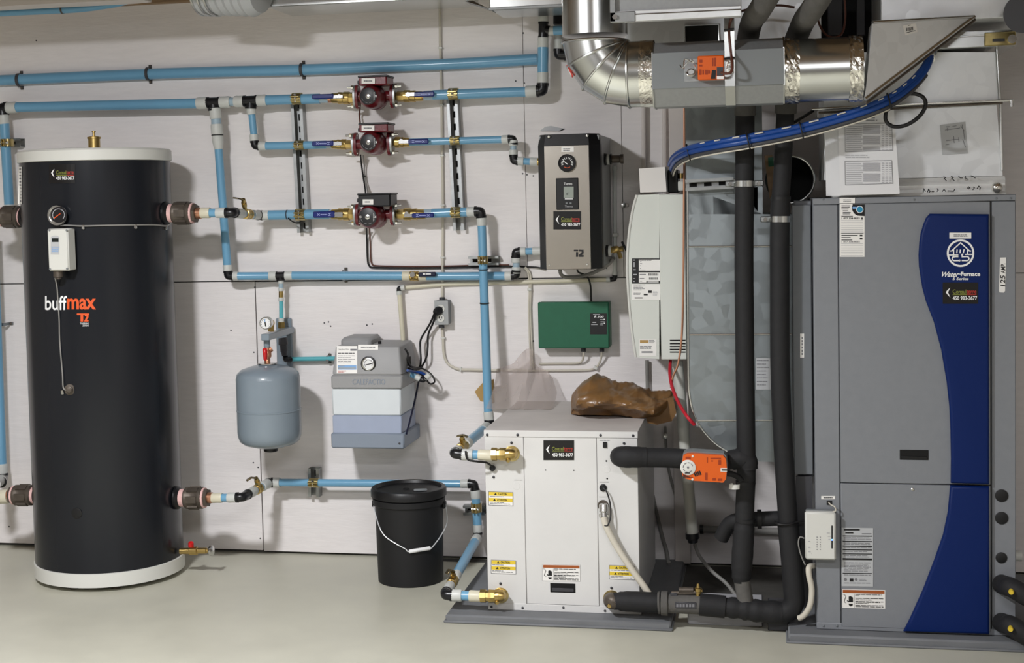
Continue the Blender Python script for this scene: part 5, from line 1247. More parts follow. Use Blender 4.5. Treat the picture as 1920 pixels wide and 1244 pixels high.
lf = [P(x, y, -.5) for x, y in ((1203, 758), (1262, 745), (1268, 775), (1260, 790), (1232, 797), (1214, 794), (1208, 782))]
lf = [Vector((max(v.x, hx1+.004) if i not in (0,) else hx1+.003, v.y, v.z)) for i, v in enumerate(lf)]
obj('hanging_flap', MB().prism(lf, (0, .09, 0)), 'kraft', bg)
tag(obj('tan_card', MB().prism([P(x, y, -.09) for x, y in ((890, 735), (907, 716), (924, 713), (925, 757), (901, 753))], (0, .03, 0)), 'kraft2', smooth=False), 'tan piece of folded card wedged behind the vertical blue pipe', 'card')
# clear bag
mb = MB(); nx, nz = 14, 10; vs = []
rr = random.Random(3)
cl = [P(x, y, -.10) for x, y in ((928, 694), (945, 690), (960, 684), (975, 664), (985, 656), (996, 655), (1000, 690), (1015, 695), (1030, 700), (1040, 735))]
def ipl(L, t):
    t = t*(len(L)-1); i = min(int(t), len(L)-2); return L[i].lerp(L[i+1], t-i)
for i in range(nx+1):
    h_ = ipl(cl, i/nx)
    for j in range(nz+1):
        k = j/nz; z = h_.z+(zt_+.002-h_.z)*k
        y = -.06-(.26*k**2)-.012*math.sin(i*1.7+k*5)
        vs.append(Vector((h_.x+(.02*k if i > 9 else 0), y, z)))
fs = [(i*(nz+1)+j, i*(nz+1)+j+1, (i+1)*(nz+1)+j+1, (i+1)*(nz+1)+j) for i in range(nx) for j in range(nz)]
tag(obj('clear_bag', MB().add(vs, fs), 'film', norm=False), 'limp clear plastic bag standing against the wall on the white cabinet', 'plastic bag')

# ================================================================== BUCKET
bx_, by_, br0, br1 = -1.3845, -.335, .1275, .1335
bz1 = P(768, 928, by_-.13).z
zr0 = P(768, 958, by_-.13).z
ztop = P(768, 912, by_).z
bk_ = thing('bucket', 'black plastic bucket with lid and wire handle on the floor', 'bucket', (bx_, by_, 0))
c0 = (bx_, by_, 0)
zb1 = ztop-.035
obj('bucket_body', MB().lathe([(0, br0-.003), (.003, br0), (zb1-.03, br1), (zb1-.03, br1+.006), (zb1-.027, br1+.009), (zb1-.006, br1+.009), (zb1-.003, br1+.004), (zb1, br1+.004)], c0, (0, 0, 1), 64), 'rubber', bk_)
R1 = br1+.0145
obj('lid', MB().lathe([(zb1+.001, br1+.004), (zb1+.001, R1), (ztop-.008, R1), (ztop-.002, R1-.004), (ztop, R1-.010), (ztop-.001, R1-.018), (ztop-.012, R1-.022), (ztop-.012, .004)], c0, (0, 0, 1), 64, False, True), 'bsatin', bk_)
obj('lid_hub', MB().lathe([(ztop-.012, .013), (ztop-.009, .012), (ztop-.0085, .006)], (bx_-.01, by_, 0), (0, 0, 1), 16), 'hole', bk_)
obj('pour_spout', MB().obox((bx_+.055, by_-.03, ztop-.008), (.026, .006, 0), (-.003, .011, 0), (0, 0, .004), .003), 'midgrey', bk_, 'grey tear-off spout on the lid')
for sg in (-1, 1): obj('handle_ear', MB().obox((bx_+sg*(br1+.008), by_, zb1-.035), (.006, 0, 0), (0, .016, 0), (0, 0, .014), .004), 'rubber', bk_)
def bcyl(x, y, e=.009):
    d = ray(x, y); ox, oy = CAM.x-bx_, CAM.y-by_; R = br1+e
    A = d.x*d.x+d.y*d.y; B = ox*d.x+oy*d.y; C = ox*ox+oy*oy-R*R
    return CAM+d*((-B-math.sqrt(max(B*B-A*C, 0)))/A)
hl = [Vector((bx_-br1-.013, by_, zb1-.035))]+[bcyl(*q) for q in ((710, 985), (722, 1006), (742, 1020), (760, 1030), (766, 1035))]
hr = [bcyl(806, 1029), bcyl(811, 1026), bcyl(826, 1006), bcyl(838, 980, .012)]+[Vector((bx_+br1+.013, by_, zb1-.035))]
obj('wire_handle', MB().sweep(hl+[bcyl(786, 1033)]+hr, .0022, 8, 5), 'galvb', bk_)
obj('handle_grip', MB().lathe([(0, .0065), (.002, .0075), (.083, .0075), (.085, .0065)], bcyl(767, 1035), bcyl(806, 1028.5)-bcyl(767, 1035), 12), 'printw', bk_, 'white handle grip')
# ================================================================== GALVANIZED DROP DUCT
DY = -.70
du = thing('drop_duct', 'tall galvanized duct with rounded lower corner behind the black pipes', 'duct', P(1385, 860, -.5))
up = [P(x, y, DY) for x, y in ((1284, 196), (1287, 330), (1288, 402), (1430, 402), (1428, 196))]
obj('upper_duct', MB().prism(up, (0, .45, 0)), 'galv', du, smooth=False)
lo = [P(x, y, DY) for x, y in ((1287.5, 351), (1288, 500), (1289, 640), (1290, 720), (1293, 750), (1300, 778), (1312, 801), (1330, 823), (1346, 837), (1365, 848), (1385, 857), (1425, 866), (1487, 868), (1485, 640), (1484, 402), (1430, 402), (1430, 351))]
obj('lower_duct', MB().prism(lo, (0, .42, 0)), 'galv', du, smooth=False)
for y, x0, x1 in ((463, 1291, 1484), (628, 1293, 1484), (789, 1309, 1486)):
    obj('bead', MB().sweep([P(x0, y, DY-.001), P(x1, y-1, DY-.001)], .0035, 8), 'galvs', du)
obj('left_seam', MB().sweep([P(x, y, DY) for x, y in ((1289, 352), (1289.5, 500), (1290.5, 640), (1291.5, 720), (1294.5, 750), (1301.5, 778), (1313, 800), (1331, 822), (1347, 836), (1365, 847))], .0035, 8, 3), 'galvs', du)
obj('slip_joint', MB().obox(P(1350, 345, DY-.006), Vector((P(1400, 345, DY).x-P(1300, 345, DY).x, 0, 0))*.62, (0, .006, 0), (0, 0, .017), .003), 'galvs', du)
d = decal(du, 'duct_label', 1417.5, 672, 1446, 731, plane(DY-.002), 'greylabel', 0, 'small grey paper label'); print_lines(d, 1419, 676, 1443, 8, 6.5, 1.2, plane(DY-.003), 'inkgrey', 0, 4)
strut('short channel across the duct carrying the left black pipe clamp', (1286, 348), (1376, 343), 20, dp=.03, Y0=DY-.012)
# round dark collar behind the right pipe
co = thing('round_collar', 'open round metal duct collar in the shade behind the right black pipe', 'duct collar', P(1482, 336, -.5))
c = P(1482, 337, -.55); s = mpp(c); obj('sleeve', MB().lathe([(0, 43*s), (.003, 44.5*s), (.006, 44*s), (.25, 44*s)], c, (0, 1, 0), 40, False, False), 'galvd', co)
obj('rolled_rim', MB().sweep([c+Vector((math.cos(a)*44*s, 0, math.sin(a)*44*s)) for a in [2*math.pi*i/40 for i in range(40)]], .0045, 8, closed=True), 'galvs', co)
obj('dark_inside_disc', MB().lathe([(.10, 43*s), (.102, 43*s)], c, (0, 1, 0), 40), 'hole', co)  # black disc stands for the shade inside the open collar
tag(obj('wood_strip', MB().prism([P(x, y, -.60) for x, y in ((1433, 292), (1448, 291), (1458, 372), (1443, 372))], (0, .02, 0)), 'wood'), 'brown wood strip in the dark gap beside the drop duct', 'wood')
tag(obj('green_tape', MB().prism([P(x, y, -.605) for x, y in ((1440, 296), (1450, 295), (1451, 312), (1441, 313))], (0, .004, 0)), 'green'), 'bit of green tape on the wood strip behind the right black pipe', 'tape')

# ================================================================== BLACK INSULATED PIPES
PY = -.86
p1 = thing('insulated_pipe', 'left black foam-insulated pipe coming down to the orange valve', 'insulated pipe', P(1395, 870, PY))
def fs_(t, pts, w, m='foam', name='foam_sleeve', Y=PY, sub=6, n=24, rs=None):
    p = [Q(q, Y) for q in pts]; k = mpp(p[len(p)//2])/2
    return obj(name, MB().sweep(p, w*k, n, sub, rs=[x*k for x in rs] if rs else None), m, t)
fs_(p1, [(1397, 205), (1396, 340), (1395, 500), (1397, 700), (1399, 850), (1399, 905)], 35)
fs_(p1, [(1399, 900), (1397, 940), (1396, 978)], 35)
fs_(p1, [(1397, 974), (1394, 1010), (1391, 1060), (1390, 1092)], 40, rs=[33, 38, 39, 40, 39, 36, 30])
fs_(p1, [(1391, 1088), (1398, 1130)], 30, 'foamgrey', 'bare_foam')
fs_(p1, [(1397, 216), (1398, 150, -.88), (1400, 95, -.92), (1404, 62, -.955), (1411, 38, -1.1), (1425, 18, -1.26), (1450, -24, -1.34), (1475, -60, -1.4)], 42, 'foamgrey', 'upper_sleeve')  # grey colour stands for light falling on the black foam
for y, w in ((905, 37), (976, 37)):
    pp = P(1398, y, PY); obj('tape_band', MB().lathe([(-.006, w/2*mpp(pp)), (.006, w/2*mpp(pp))], pp, (0, 0, 1), 24), 'rubber', p1)
obj('tee_wrap', MB().sweep([P(1358, 868, PY-.005), P(1378, 862, PY-.004), P(1398, 862, PY), P(1402, 880, PY)], 26*mpp(P(1390, 870, PY)), 20, 6, rs=[.028, .034, .037, .036, .034]), 'foam', p1, 'wrapped tee of black foam')
p2 = thing('insulated_pipe', 'right black foam-insulated pipe turning at the floor into the lower valve line', 'insulated pipe', P(1478, 1150, PY))
fs_(p2, [(1473, 205), (1470, 260), (1466, 340), (1463, 372)], 33)
fs_(p2, [(1464, 368), (1462, 440), (1462, 520), (1463, 700), (1470, 860), (1478, 985)], 36)
fs_(p2, [(1477, 980), (1484, 1050), (1488, 1105), (1489, 1128), (1480, 1144), (1462, 1150), (1430, 1148)], 39)
fs_(p2, [(1473, 212), (1476, 150, -.88), (1485, 95, -.92), (1497, 62, -.955), (1508, 38, -1.1), (1523, 17, -1.26), (1556, -36, -1.34), (1580, -70, -1.4)], 43, 'foamgrey', 'upper_sleeve')  # lit look of the black foam put into a grey colour
for x, y, w in ((1464, 372, 37), (1478, 982, 39)):
    pp = P(x, y, PY); obj('tape_band', MB().lathe([(-.005, w/2*mpp(pp)), (.005, w/2*mpp(pp))], pp, (0, 0, 1), 24), 'rubber', p2)
def band(label, c, w, Y, ear):
    p = P(*c, Y); r = w/2*mpp(p); t = thing('pipe_strap', label, 'clamp', p)
    obj('band', MB().lathe([(-.010, r), (-.010, r+.002), (.010, r+.002), (.010, r)], p, (0.02, 0, 1), 28, False, False), 'galvs', t)
    for sg in ear: obj('lug', MB().obox(p+Vector((sg*(r+.014), .0, 0)), (.016, 0, 0), (0, .004, 0), (0, 0, .010), .003), 'strut', t); obj('bolt', MB().hexa(p+Vector((sg*(r+.014), -.004, 0)), p+Vector((sg*(r+.014), -.014, 0)), .007), 'steel', t)
band('steel strap round the left black pipe at the duct channel', (1396, 344.5), 37, PY, (-1, 1)); band('steel strap round the right black pipe above the grey filter box', (1462, 411), 37, PY, (-1,))
# upper line to the cabinet with the orange actuator
up_ = thing('insulated_pipe', 'short black foam-covered pipe between white cabinet and orange valve', 'insulated pipe', P(1240, 858, PY))
fs_(up_, [(1163, 856, HY-.005), (1164, 857, HY-.06), (1180, 857.5, HY-.075), (1212, 858, HY-.07)], 41, rs=[34, 38, 40, 41, 40, 38])
fs_(up_, [(1206, 858.5, HY-.07), (1250, 859, PY), (1300, 862, PY), (1356, 867, PY)], 37)
c = P(1167, 862, HY-.095); obj('test_plug', MB().lathe([(-.012, .006), (0, .007), (.004, .0085), (.010, .0065)], c, (-.1, -1, -.1), 12), 'brass', up_, 'yellow brass test plug')
oa = thing('valve_actuator', 'orange valve actuator with round dial on the black pipe beside the white cabinet', 'actuator', P(1320, 880, PY-.08))
AY = PY-.125
ol = [(1281, 855), (1288, 851.5), (1300, 851), (1356, 855), (1361, 861), (1363, 880), (1361, 899), (1356, 905.5), (1300, 902), (1286, 898), (1280, 893), (1278, 875)]
pol = [P(x, y, AY) for x, y in ol]
obj('orange_cover', MB().prism(pol, (0, .02, 0)), 'orange', oa, smooth=False)
cen = P(1320, 878, AY); obj('grey_base', MB().prism([v.lerp(cen, -.02)+Vector((0, .021, .003)) for v in pol], (0, .055, 0)), 'midgrey', oa, smooth=False)
obj('mount', MB().tube(P(1300, 872, AY+.08), P(1300, 868, PY-.036), .018, 12), 'dkgrey', oa)
SA = plane(AY-.0005)
c = P(1290, 877, AY); s = mpp(c); dl = obj('position_dial', MB().lathe([(0, 14.5*s), (.003, 14.5*s), (.004, 13.5*s)], c, (0, -1, 0), 28), 'offwhite', oa)
SD = plane(AY-.0045); stroke(dl, 'dial_print', [arc(1290, 877, 9, 9, 20+45*i, 45+45*i, 3) for i in range(7)], SD, 'inkgrey', 1.4); disc(dl, 'hub', 1290, 877, 2, SD, 'inkgrey', .0008); bars(dl, 'mark', [(1284, 886.5, 1293.5, 888.5)], SD, 'ink')
poly(oa, 'scale_print', [[(1281+i*2, 890+min(i, 6)*.8), (1282.4+i*2, 890+min(i, 6)*.8), (1283+i*2.1, 896.5), (1281.5+i*2.1, 896)] for i in range(9)]+[[(1300+i*3.2, 888-i*1.4), (1302.4+i*3.2, 886.8-i*1.4), (1306+i*3.2, 893-i), (1304+i*3.2, 895-i)] for i in range(4)], SA, 'ink')
for x, y in ((1299, 856), (1298.5, 899.5)): screw(oa, x, y, AY, 2.4, 'offwhite')
bars(oa, 'print', [(1285.5, 857, 1295, 861.5), (1325, 858, 1327, 868), (1332, 859, 1352, 861.5), (1333, 864, 1337, 866), (1347, 863, 1352, 872), (1322, 887, 1326.5, 901), (1336, 897, 1342, 901.5), (1346, 898, 1354, 902)], SA, 'orangedk')
obj('lever_slot', MB().box(*[P(1351, 881, AY).x, P(1363, 881, AY).x], AY-.002, AY+.004, P(1356, 885, AY).z, P(1356, 878, AY).z), 'offwhite', oa)
obj('manual_lever', MB().box(*[P(1353, 881, AY).x, P(1368, 882, AY).x], AY-.005, AY, P(1356, 882.6, AY).z, P(1356, 880.2, AY).z, .001), 'ink', oa)
obj('cable_entry', MB().sweep([P(1362, 888, AY+.05), P(1374, 890, AY+.06), P(1384, 895, AY+.07), P(1390, 902, PY-.052)], .010, 12, 4), 'rubber', oa)
mb = MB(); pc = P(1377, 917, PY-.08); rr_ = .018
tg = [pc+Vector((math.cos(a)*rr_, math.sin(a)*rr_*.8, 0)) for a in [math.radians(-20-230*i/14) for i in range(15)]]
for a, b in zip(tg, tg[1:]): mb.prism([a, b, b+Vector((.001, 0, .016)), a+Vector((.001, 0, .016))], (b-a).cross(Vector((0, 0, 1))).normalized()*.001)
tag(obj('cable_tag', mb, 'offwhite', smooth=False), 'curled white tag hanging just below the orange actuator', 'tag')
# lower line
LY = HY-.065
lo_ = thing('insulated_pipe', 'fat black foam sleeve at the lower right port of the white cabinet', 'insulated pipe', P(1190, 1130, LY))
c = P(1147, 1123, HY); obj('rosette', MB().lathe([(-.002, .03), (.002, .03)], c, (0, -1, 0), 24), 'zinc', lo_)
fs_(lo_, [P(1146, 1126, HY-.004), P(1147, 1128, LY), P(1154, 1128.5, LY)], 30, 'iron', 'port_fitting')
fs_(lo_, [(1151, 1128, LY), (1180, 1128.5, LY), (1215, 1130, LY), (1237, 1131, LY)], 37, rs=[32, 36, 38, 38.5, 38.5, 38, 37, 36])
c = P(1143.5, 1135, LY-.02); obj('test_plug', MB().lathe([(-.01, .006), (0, .007), (.004, .0085), (.010, .0065)], c, (-.1, -1, -.3), 12), 'brass', lo_, 'brass test plug')
vl = thing('control_valve', 'dusty grey valve body with union ring in the lower black line', 'valve', P(1275, 1132, LY))
fs_(vl, [(1234, 1131, LY), (1238, 1131, LY)], 42, 'foamgrey', 'union_ring', n=20); fs_(vl, [(1240, 1131.5, LY), (1252, 1132, LY)], 46, 'foamgrey', 'union_ring', n=12)
fs_(vl, [(1250, 1132, LY), (1322, 1135, LY)], 36, 'foamgrey', 'valve_body')
xa, xb, za, zb = pb(1266, 1306, 1130, 1142, LY-.032); pl_ = obj('nameplate', MB().box(xa, xb, LY-.034, LY-.02, za, zb, .002), 'dkgrey', vl); bars(pl_, 'casting_print', [(1268+i*6, 1133.5, 1272+i*6, 1139) for i in range(6)], plane(LY-.0345), 'inkgrey')
vs_ = vl
obj('shaft', MB().tube(P(1259, 1113, LY), P(1312, 1111, LY), .008, 12), 'iron', vs_); obj('block', MB().obox(P(1264, 1116, LY), (.012, 0, 0), (0, .012, 0), (0, 0, .008), .002), 'dkgrey', vs_)
obj('cylinder', MB().tube(P(1273, 1107, LY), P(1300, 1107, LY), .010, 14), 'iron', vs_)
obj('brass_stud', MB().lathe([(-.02, .010), (.0, .010), (.002, .013), (.012, .013), (.014, .007), (.028, .004)], P(1309, 1110, LY), (0, 0, 1), 12).tube(P(1303, 1109, LY), P(1317, 1108, LY), .006, 10), 'brass', vs_)
ll = thing('insulated_pipe', 'rough wrapped black insulation of the lower line between valve and floor elbow', 'insulated pipe', P(1400, 1145, LY))
fs_(ll, [(1312, 1134, LY), (1342, 1137, LY), (1360, 1139, LY)], 42, n=24)
fs_(ll, [(1356, 1139, LY), (1390, 1142, LY), (1420, 1146, LY), (1466, 1150, PY)], 40, rs=[36, 40, 37, 42, 39, 43, 40, 44, 41])
bp = thing('insulated_pipe', 'short level black pipe in the shade linking the two black pipes', 'insulated pipe', P(1430, 976, -.78))
fs_(bp, [(1352, 1010, -.77), (1366, 985, -.785), (1385, 976, -.803), (1420, 974, -.803), (1484, 972, -.803)], 28); fs_(bp, [(1420, 974, -.803), (1428, 974, -.803)], 36, 'rubber', 'flange')
cable('black wire tie round the right black pipe towards the white router', [P(1453, 978, PY), P(1458, 983, PY-.036), P(1478, 984, PY-.04), P(1496, 979, PY-.02), P(1512, 976, PY-.01), P(1522, 976, PY)], 4, 'cableb', name='wire', cat='wire')
bs = tag(obj('floor_block', MB().box(*[P(1290, 1165, -.78).x, P(1430, 1165, -.78).x], -.80, -.55, 0, .045, .004), 'inklight'), 'pale foam block on the floor under the lower black line', 'block')
tag(obj('dark_block', MB().box(*[P(1440, 1165, -.8).x, P(1478, 1165, -.8).x], -.84, -.6, 0, .05, .004), 'dkgrey'), 'dark block on the floor under the right elbow of the lower black line', 'block')

# ================================================================== FURNACE
WY = -.895
wz0 = P(1700, 1186, WY).z; wz1 = P(1715, 368.5, WY).z
wx0 = (P(1525, 373, WY).x+P(1530, 1180, WY).x)/2; wx1 = (P(1905, 364, WY).x+P(1905, 1190, WY).x)/2
WB = -.22
wz0 = max(wz0, .026)
wf = thing('geothermal_furnace', 'tall grey cabinet with a curved navy blue stripe, standing at the right', 'furnace', ((wx0+wx1)/2, (WY+WB)/2, wz0))
S = plane(WY-.0005)
xl, xr = P(1574.5, 780, WY).x, P(1857, 780, WY).x
zt2 = P(1715, 380, WY).z; zsplit = P(1680, 907.5, WY).z; zlow = P(1640, 1176, WY).z
obj('cabinet_shell', MB().box(wx0, wx1, WY+.012, WB, wz0, wz1, .003), 'wfgrey', wf)
obj('left_post', MB().box(wx0, xl-.001, WY, WY+.03, wz0, zt2-.001, .003), 'wfgrey', wf)
obj('right_post', MB().box(xr+.003, wx1, WY, WY+.03, wz0, zt2-.001, .003), 'wfgrey', wf)
obj('top_rail', MB().box(wx0, wx1, WY-.003, WY+.03, zt2, wz1, .002), 'wfgrey', wf)
obj('upper_door', MB().box(xl+.001, xr, WY-.004, WY+.012, zsplit+.0015, zt2-.001, .002), 'wfgrey', wf)
obj('lower_door', MB().box(xl+.001, xr, WY-.004, WY+.012, wz0+.012, zsplit-.0015, .002), 'wfgrey', wf)
obj('bottom_rail', MB().box(wx0, wx1, WY-.002, WY+.012, wz0, wz0+.022, .002), 'wfgrey', wf)
SF = plane(WY-.0045)
BL = [(1744, 401), (1737, 409), (1732, 421), (1727, 438), (1724.5, 455), (1723, 479), (1723.8, 500), (1726, 515), (1730, 540), (1737, 566), (1752, 605), (1765.7, 657), (1776, 718), (1781, 764), (1783, 810), (1784, 860), (1783.5, 907)]
BU = [(1782.6, 912), (1778, 962), (1769, 1005), (1753, 1051), (1731.7, 1107), (1707, 1162), (1694.6, 1186)]
YB = WY-.022
def bluep(name, pl, right):
    f = [P(x, y, YB) for x, y in pl]+[Vector((xr-.006, YB, P(*q, YB).z)) for q in right]
    mb = MB().prism(f, (0, .022, 0)); o = obj(name, mb, 'wfblue', wf, smooth=False)
    bm = bmesh.new(); bm.from_mesh(o.data)
    es = [e for e in bm.edges if all(abs(v.co.y+ROOT[wf.name].y-YB) < 1e-4 for v in e.verts)]
    bmesh.ops.bevel(bm, geom=es, offset=.010, segments=3, profile=.6, affect='EDGES'); bm.to_mesh(o.data); bm.free()
    o.data.polygons.foreach_set('use_smooth', [True]*len(o.data.polygons)); o.data.set_sharp_from_angle(angle=math.radians(40)); return o
b1 = bluep('blue_stripe', BL, [(1855, 909.5), (1856, 402)]); b2 = bluep('blue_stripe', BU, [(1855, 1191), (1855, 914)])
obj('edge_gap', MB().box(xr-.001, xr+.0035, WY-.001, WY+.01, wz0, zt2-.002), 'hole', wf, smooth=False)
xa, xb, za, zb = pb(1687, 1741, 844, 863, WY-.004); gr = obj('grip_recess', MB().box(xa, xb, WY-.0055, WY+.002, za, zb, .001), 'hole', wf, 'black recessed hand grip'); obj('grip_lip', MB().box(xa+.005, xb-.005, WY-.007, WY-.005, za+.003, za+.012, .002), 'bsatin', gr)
screw(wf, 1711, 918, WY-.004, 3, 'steel')
for x, y in ((1714, 374.5), (1868, 372), (1895, 372), (1543, 374), (1544, 1174), (1569, 1174)): screw(wf, x, y, WY-.003, 2.2, 'wfdark')
for x, y, r in ((1878, 930, 12), (1878, 972, 12), (1877.5, 1046.5, 10.5), (1881, 1096, 13), (1878, 1168, 14)):
    c = P(x, y, WY); s = mpp(c); obj('hole_plug', MB().lathe([(-.001, r*s), (.002, r*s), (.003, r*.9*s)], c, (0, -1, 0), 26), 'rubber', wf)
# emblem and lettering on the blue stripe
SBl = plane(YB-.0006)
cx, cy, R = 1801, 475, 24
stroke(wf, 'round_emblem', [arc(cx, cy, R, R, 0, 360, 48)], SBl, 'printw', 3.6)
stroke(wf, 'round_emblem', [[(1784, 471), (1801, 455.5), (1818, 471)], [(1788, 469), (1788, 477)], [(1814, 469), (1814, 477)], [(1794.5, 469), (1794, 474.5)], [(1800.5, 469), (1800, 474.5)], [(1807.5, 468.5), (1806, 474.5)],
    [(1778, 478.5), (1796, 478.5)], [(1810, 477.5), (1824, 477.5)], [(1782, 471), (1788, 470)], [(1814, 470), (1820, 471)]], SBl, 'printw', 2.2)
stroke(wf, 'round_emblem', [[(1796, 481.5), (1789, 481.5)]+arc(1789, 485.3, 3.8, 3.8, 90, 270, 6)+[(1800, 489)], [(1804, 489), (1813, 489)]+arc(1813, 485.3, 3.8, 3.8, -90, 90, 6)+[(1804, 481.8), (1803.5, 478)]], SBl, 'printw', 2.4)
poly(wf, 'round_emblem', [[(1799, 486.5), (1802, 489), (1799, 491.5)], [(1801.5, 478.5), (1804, 475.5), (1806.5, 478.5)]], SBl, 'printw')
text(wf, 'lettering', 'Water', 1766, 510, 1799, 519.5, SBl, 'printw', .0007, .025, .45)
bars(wf, 'lettering', [(1798.5, 513.6, 1801.5, 515)], SBl, 'printw')
text(wf, 'lettering', 'Furnace', 1801.5, 510, 1838, 518, SBl, 'printw', .0007, .03)
text(wf, 'lettering', '5 Series', 1786, 520.5, 1816, 525.5, SBl, 'printw', .0007, .025, .1)
sticker(wf, 1767.5, 530, 1834, 570, plane(YB))
d = decal(wf, 'name_label', 1780, 436.5, 1821, 447.5, plane(YB-.0006), 'white', .0004, 'white name label'); print_lines(d, 1788, 440, 1815, 2, 2.6, 1.4, SBl, 'inkgrey', .001, 6, .1)
d = decal(wf, 'name_label', 1574, 371, 1603, 381.3, plane(WY-.0035), 'white', .0016, 'white name label'); print_lines(d, 1581, 374.5, 1597, 2, 3, 1.4, plane(WY-.0035), 'inkgrey', .0024, 8, .1)
d = decal(wf, 'service_label', 1574.5, 382.5, 1621, 482, SF, 'white', .0006, 'tall white service label with a blue-dotted black corner')
poly(d, 'black_corner', [[(1621, 383)]+[(1598.5, 383)]+arc(1613, 390, 15.5, 15.5, 160, 250, 8)+[(1621, 405.5)]], SF, 'stick', .0012)
disc(d, 'blue_dot', 1612, 393, 6.8, SF, 'printw', .0018); disc(d, 'blue_dot', 1612, 393, 5.6, SF, 'cyan', .0024); bars(d, 'print', [(1598.5, 388, 1607, 391.5)], SF, 'bluep', .0018)
text(d, 'lettering', '1 877 338-8555', 1578, 408, 1612, 411.3, SF, 'ink', .0014, .02); text(d, 'lettering', '1 877 338-8555', 1578, 452, 1612, 455.2, SF, 'inkgrey', .0014, .02)
bars(d, 'fine_print', [(1577.5, 385.5, 1594, 387), (1577.5, 388.5, 1593, 390), (1577.5, 391.6, 1591, 393), (1580, 395, 1590, 396), (1580, 398, 1595, 399), (1580, 401, 1594, 402), (1577.5, 405.2, 1599, 406.6), (1577, 437, 1619, 438), (1577.5, 441, 1608, 442.5), (1577.5, 445, 1595, 446.4), (1577.5, 449.6, 1598, 451), (1612, 440.5, 1617, 443.5), (1612, 446.5, 1617, 449.5), (1615, 408, 1617.5, 412)], SF, 'ink', .0014)
bars(d, 'fine_print', [(1577, 413.5+i*3.3, 1618, 414.1+i*3.3) for i in range(7)]+[(1577, 457+i*3.2, 1618, 457.6+i*3.2) for i in range(8)], SF, 'inklight', .0014)
d = decal(wf, 'rating_label', 1578, 990, 1637, 1100, SF, 'greylabel', .0006, 'pale rating label with black bars', 1, .012); 
bars(d, 'bars', [(1580, y, 1635, y+h) for y, h in ((1004.5, 1.7), (1014.5, 1.7), (1023.5, 1.7), (1030.3, 1.7), (1038, 1.7), (1047, 3.4), (1074.5, 1.5))], SF, 'ink', .0014, .012, 1578)
bars(d, 'fine_print', [(1582, 992.5, 1612, 995.2), (1585, 998.5, 1600, 1000.8), (1616, 1001, 1634, 1002), (1593, 1085, 1600, 1091)], SF, 'ink', .0014)
for yy, rr2 in ((1008, 2), (1018, 2), (1026.5, 1), (1034, 1), (1041.5, 2), (1055, 7), (1078, 1), (1093, 1)): print_lines(d, 1582, yy, 1634, rr2, 2.6, 1, SF, 'inkgrey', .0014, yy, .15, .012)
disc(d, 'mark', 1585, 1087, 3, SF, 'inkgrey', .0014); disc(d, 'mark', 1605, 1087, 2.6, SF, 'inkgrey', .0014); print_lines(d, 1611, 1086, 1625, 2, 2.4, 1, SF, 'inkgrey', .0014, 3)
warning(wf, 1578.5, 1105, 1660, 1140.5, SF, .022)
SP = plane(WY-.0005)
d = poly(wf, 'amperage_label', [[(1875, 483.5), (1886.5, 483), (1886, 500), (1884.5, 546), (1882, 549), (1874, 548.5), (1873, 545)]], SP, 'white', .0008); d['label'] = 'white strip label with handwriting'
text(d, 'handwriting', '125', 1875.5, 516.5, 1884.5, 537, SP, 'ink', .0016, .012, .1, 90); text(d, 'handwriting', 'AMP.', 1876.5, 494.5, 1885, 513, SP, 'ink', .0016, .012, .1, 90)
# filter box on the left side
fbx = thing('filter_box', 'narrow grey filter rack on the left side of the grey cabinet', 'filter rack', P(1505, 890, -.8))
fY = -.822
xa, xb, za, zb = pb(1486.5, 1523, 384, 891, fY)
obj('door', MB().box(xa, wx0-.004, fY, fY+.03, za, zb, .003), 'wfdark', fbx); obj('frame', MB().box(xa+.012, wx0-.002, fY+.02, WB-.1, za-.01, zb+.012, .003), 'wfgrey', fbx)
d = decal(fbx, 'strip_label', 1500.2, 626, 1507.6, 671, plane(fY-.0004), 'white', .0005, 'white vertical strip label'); bars(d, 'fine_print', [(1503, 632+6*i, 1505, 636+6*i) for i in range(6)], plane(fY-.0004), 'inkgrey', .001)
# pad
zp = wz0-.001
xa, xb = P(1478, 1205, -.965).x, 1.15
pd = thing('equipment_pad', 'grey plastic pad under the tall grey cabinet with the blue stripe', 'pad', ((xa+xb)/2, -.55, 0))
obj('pad_slab', MB().box(xa, xb, -.962, -.1, 0, zp, .006), 'pad', pd); obj('pad_skirt', MB().box(xa-.007, xb, -.972, -.09, 0, .008, .003), 'pad', pd)
# ports at the lower right
for i, (y0, y1, yp, xp) in enumerate(((1094, 1122, 1109.5, 1896), (1166, 1196, 1179, 1894.7))):
    a = P(1878, y0+2, WY-.004); b = P(1900, y0+10, WY-.09); c2 = P(1945, y1+8, WY-.11)
    t = thing('insulated_pipe', ('upper', 'lower')[i]+' black insulated pipe at the lower right side of the grey cabinet', 'insulated pipe', b)
    obj('foam_sleeve', MB().sweep([a, a.lerp(b, .5), b, c2, P(1990, y1+24, WY-.11)], 18.5*mpp(b), 20, 6), 'foam', t)
    q = P(xp, yp, b.y-.036); obj('test_plug', MB().lathe([(-.012, .006), (0, .0075), (.004, .009), (.012, .007)], q, (-.15, -1, -.1), 12), 'yellow', t, 'yellow test plug')
c = Vector((wx1-.002, -.7, P(1908, 1043, -.7).z)); cf = thing('conduit_fitting', 'white plastic fitting on the right side of the grey cabinet at the frame edge', 'pipe fitting', c)
obj('fitting', MB().lathe([(0, .012), (.012, .012), (.013, .018), (.05, .018)], c, (1, 0, 0), 16), 'offwhite', cf)
obj('screw', MB().lathe([(0, .008), (.014, .008), (.016, .003)], c+Vector((0, 0, -.045)), (1, 0, 0), 10), 'steel', cf)
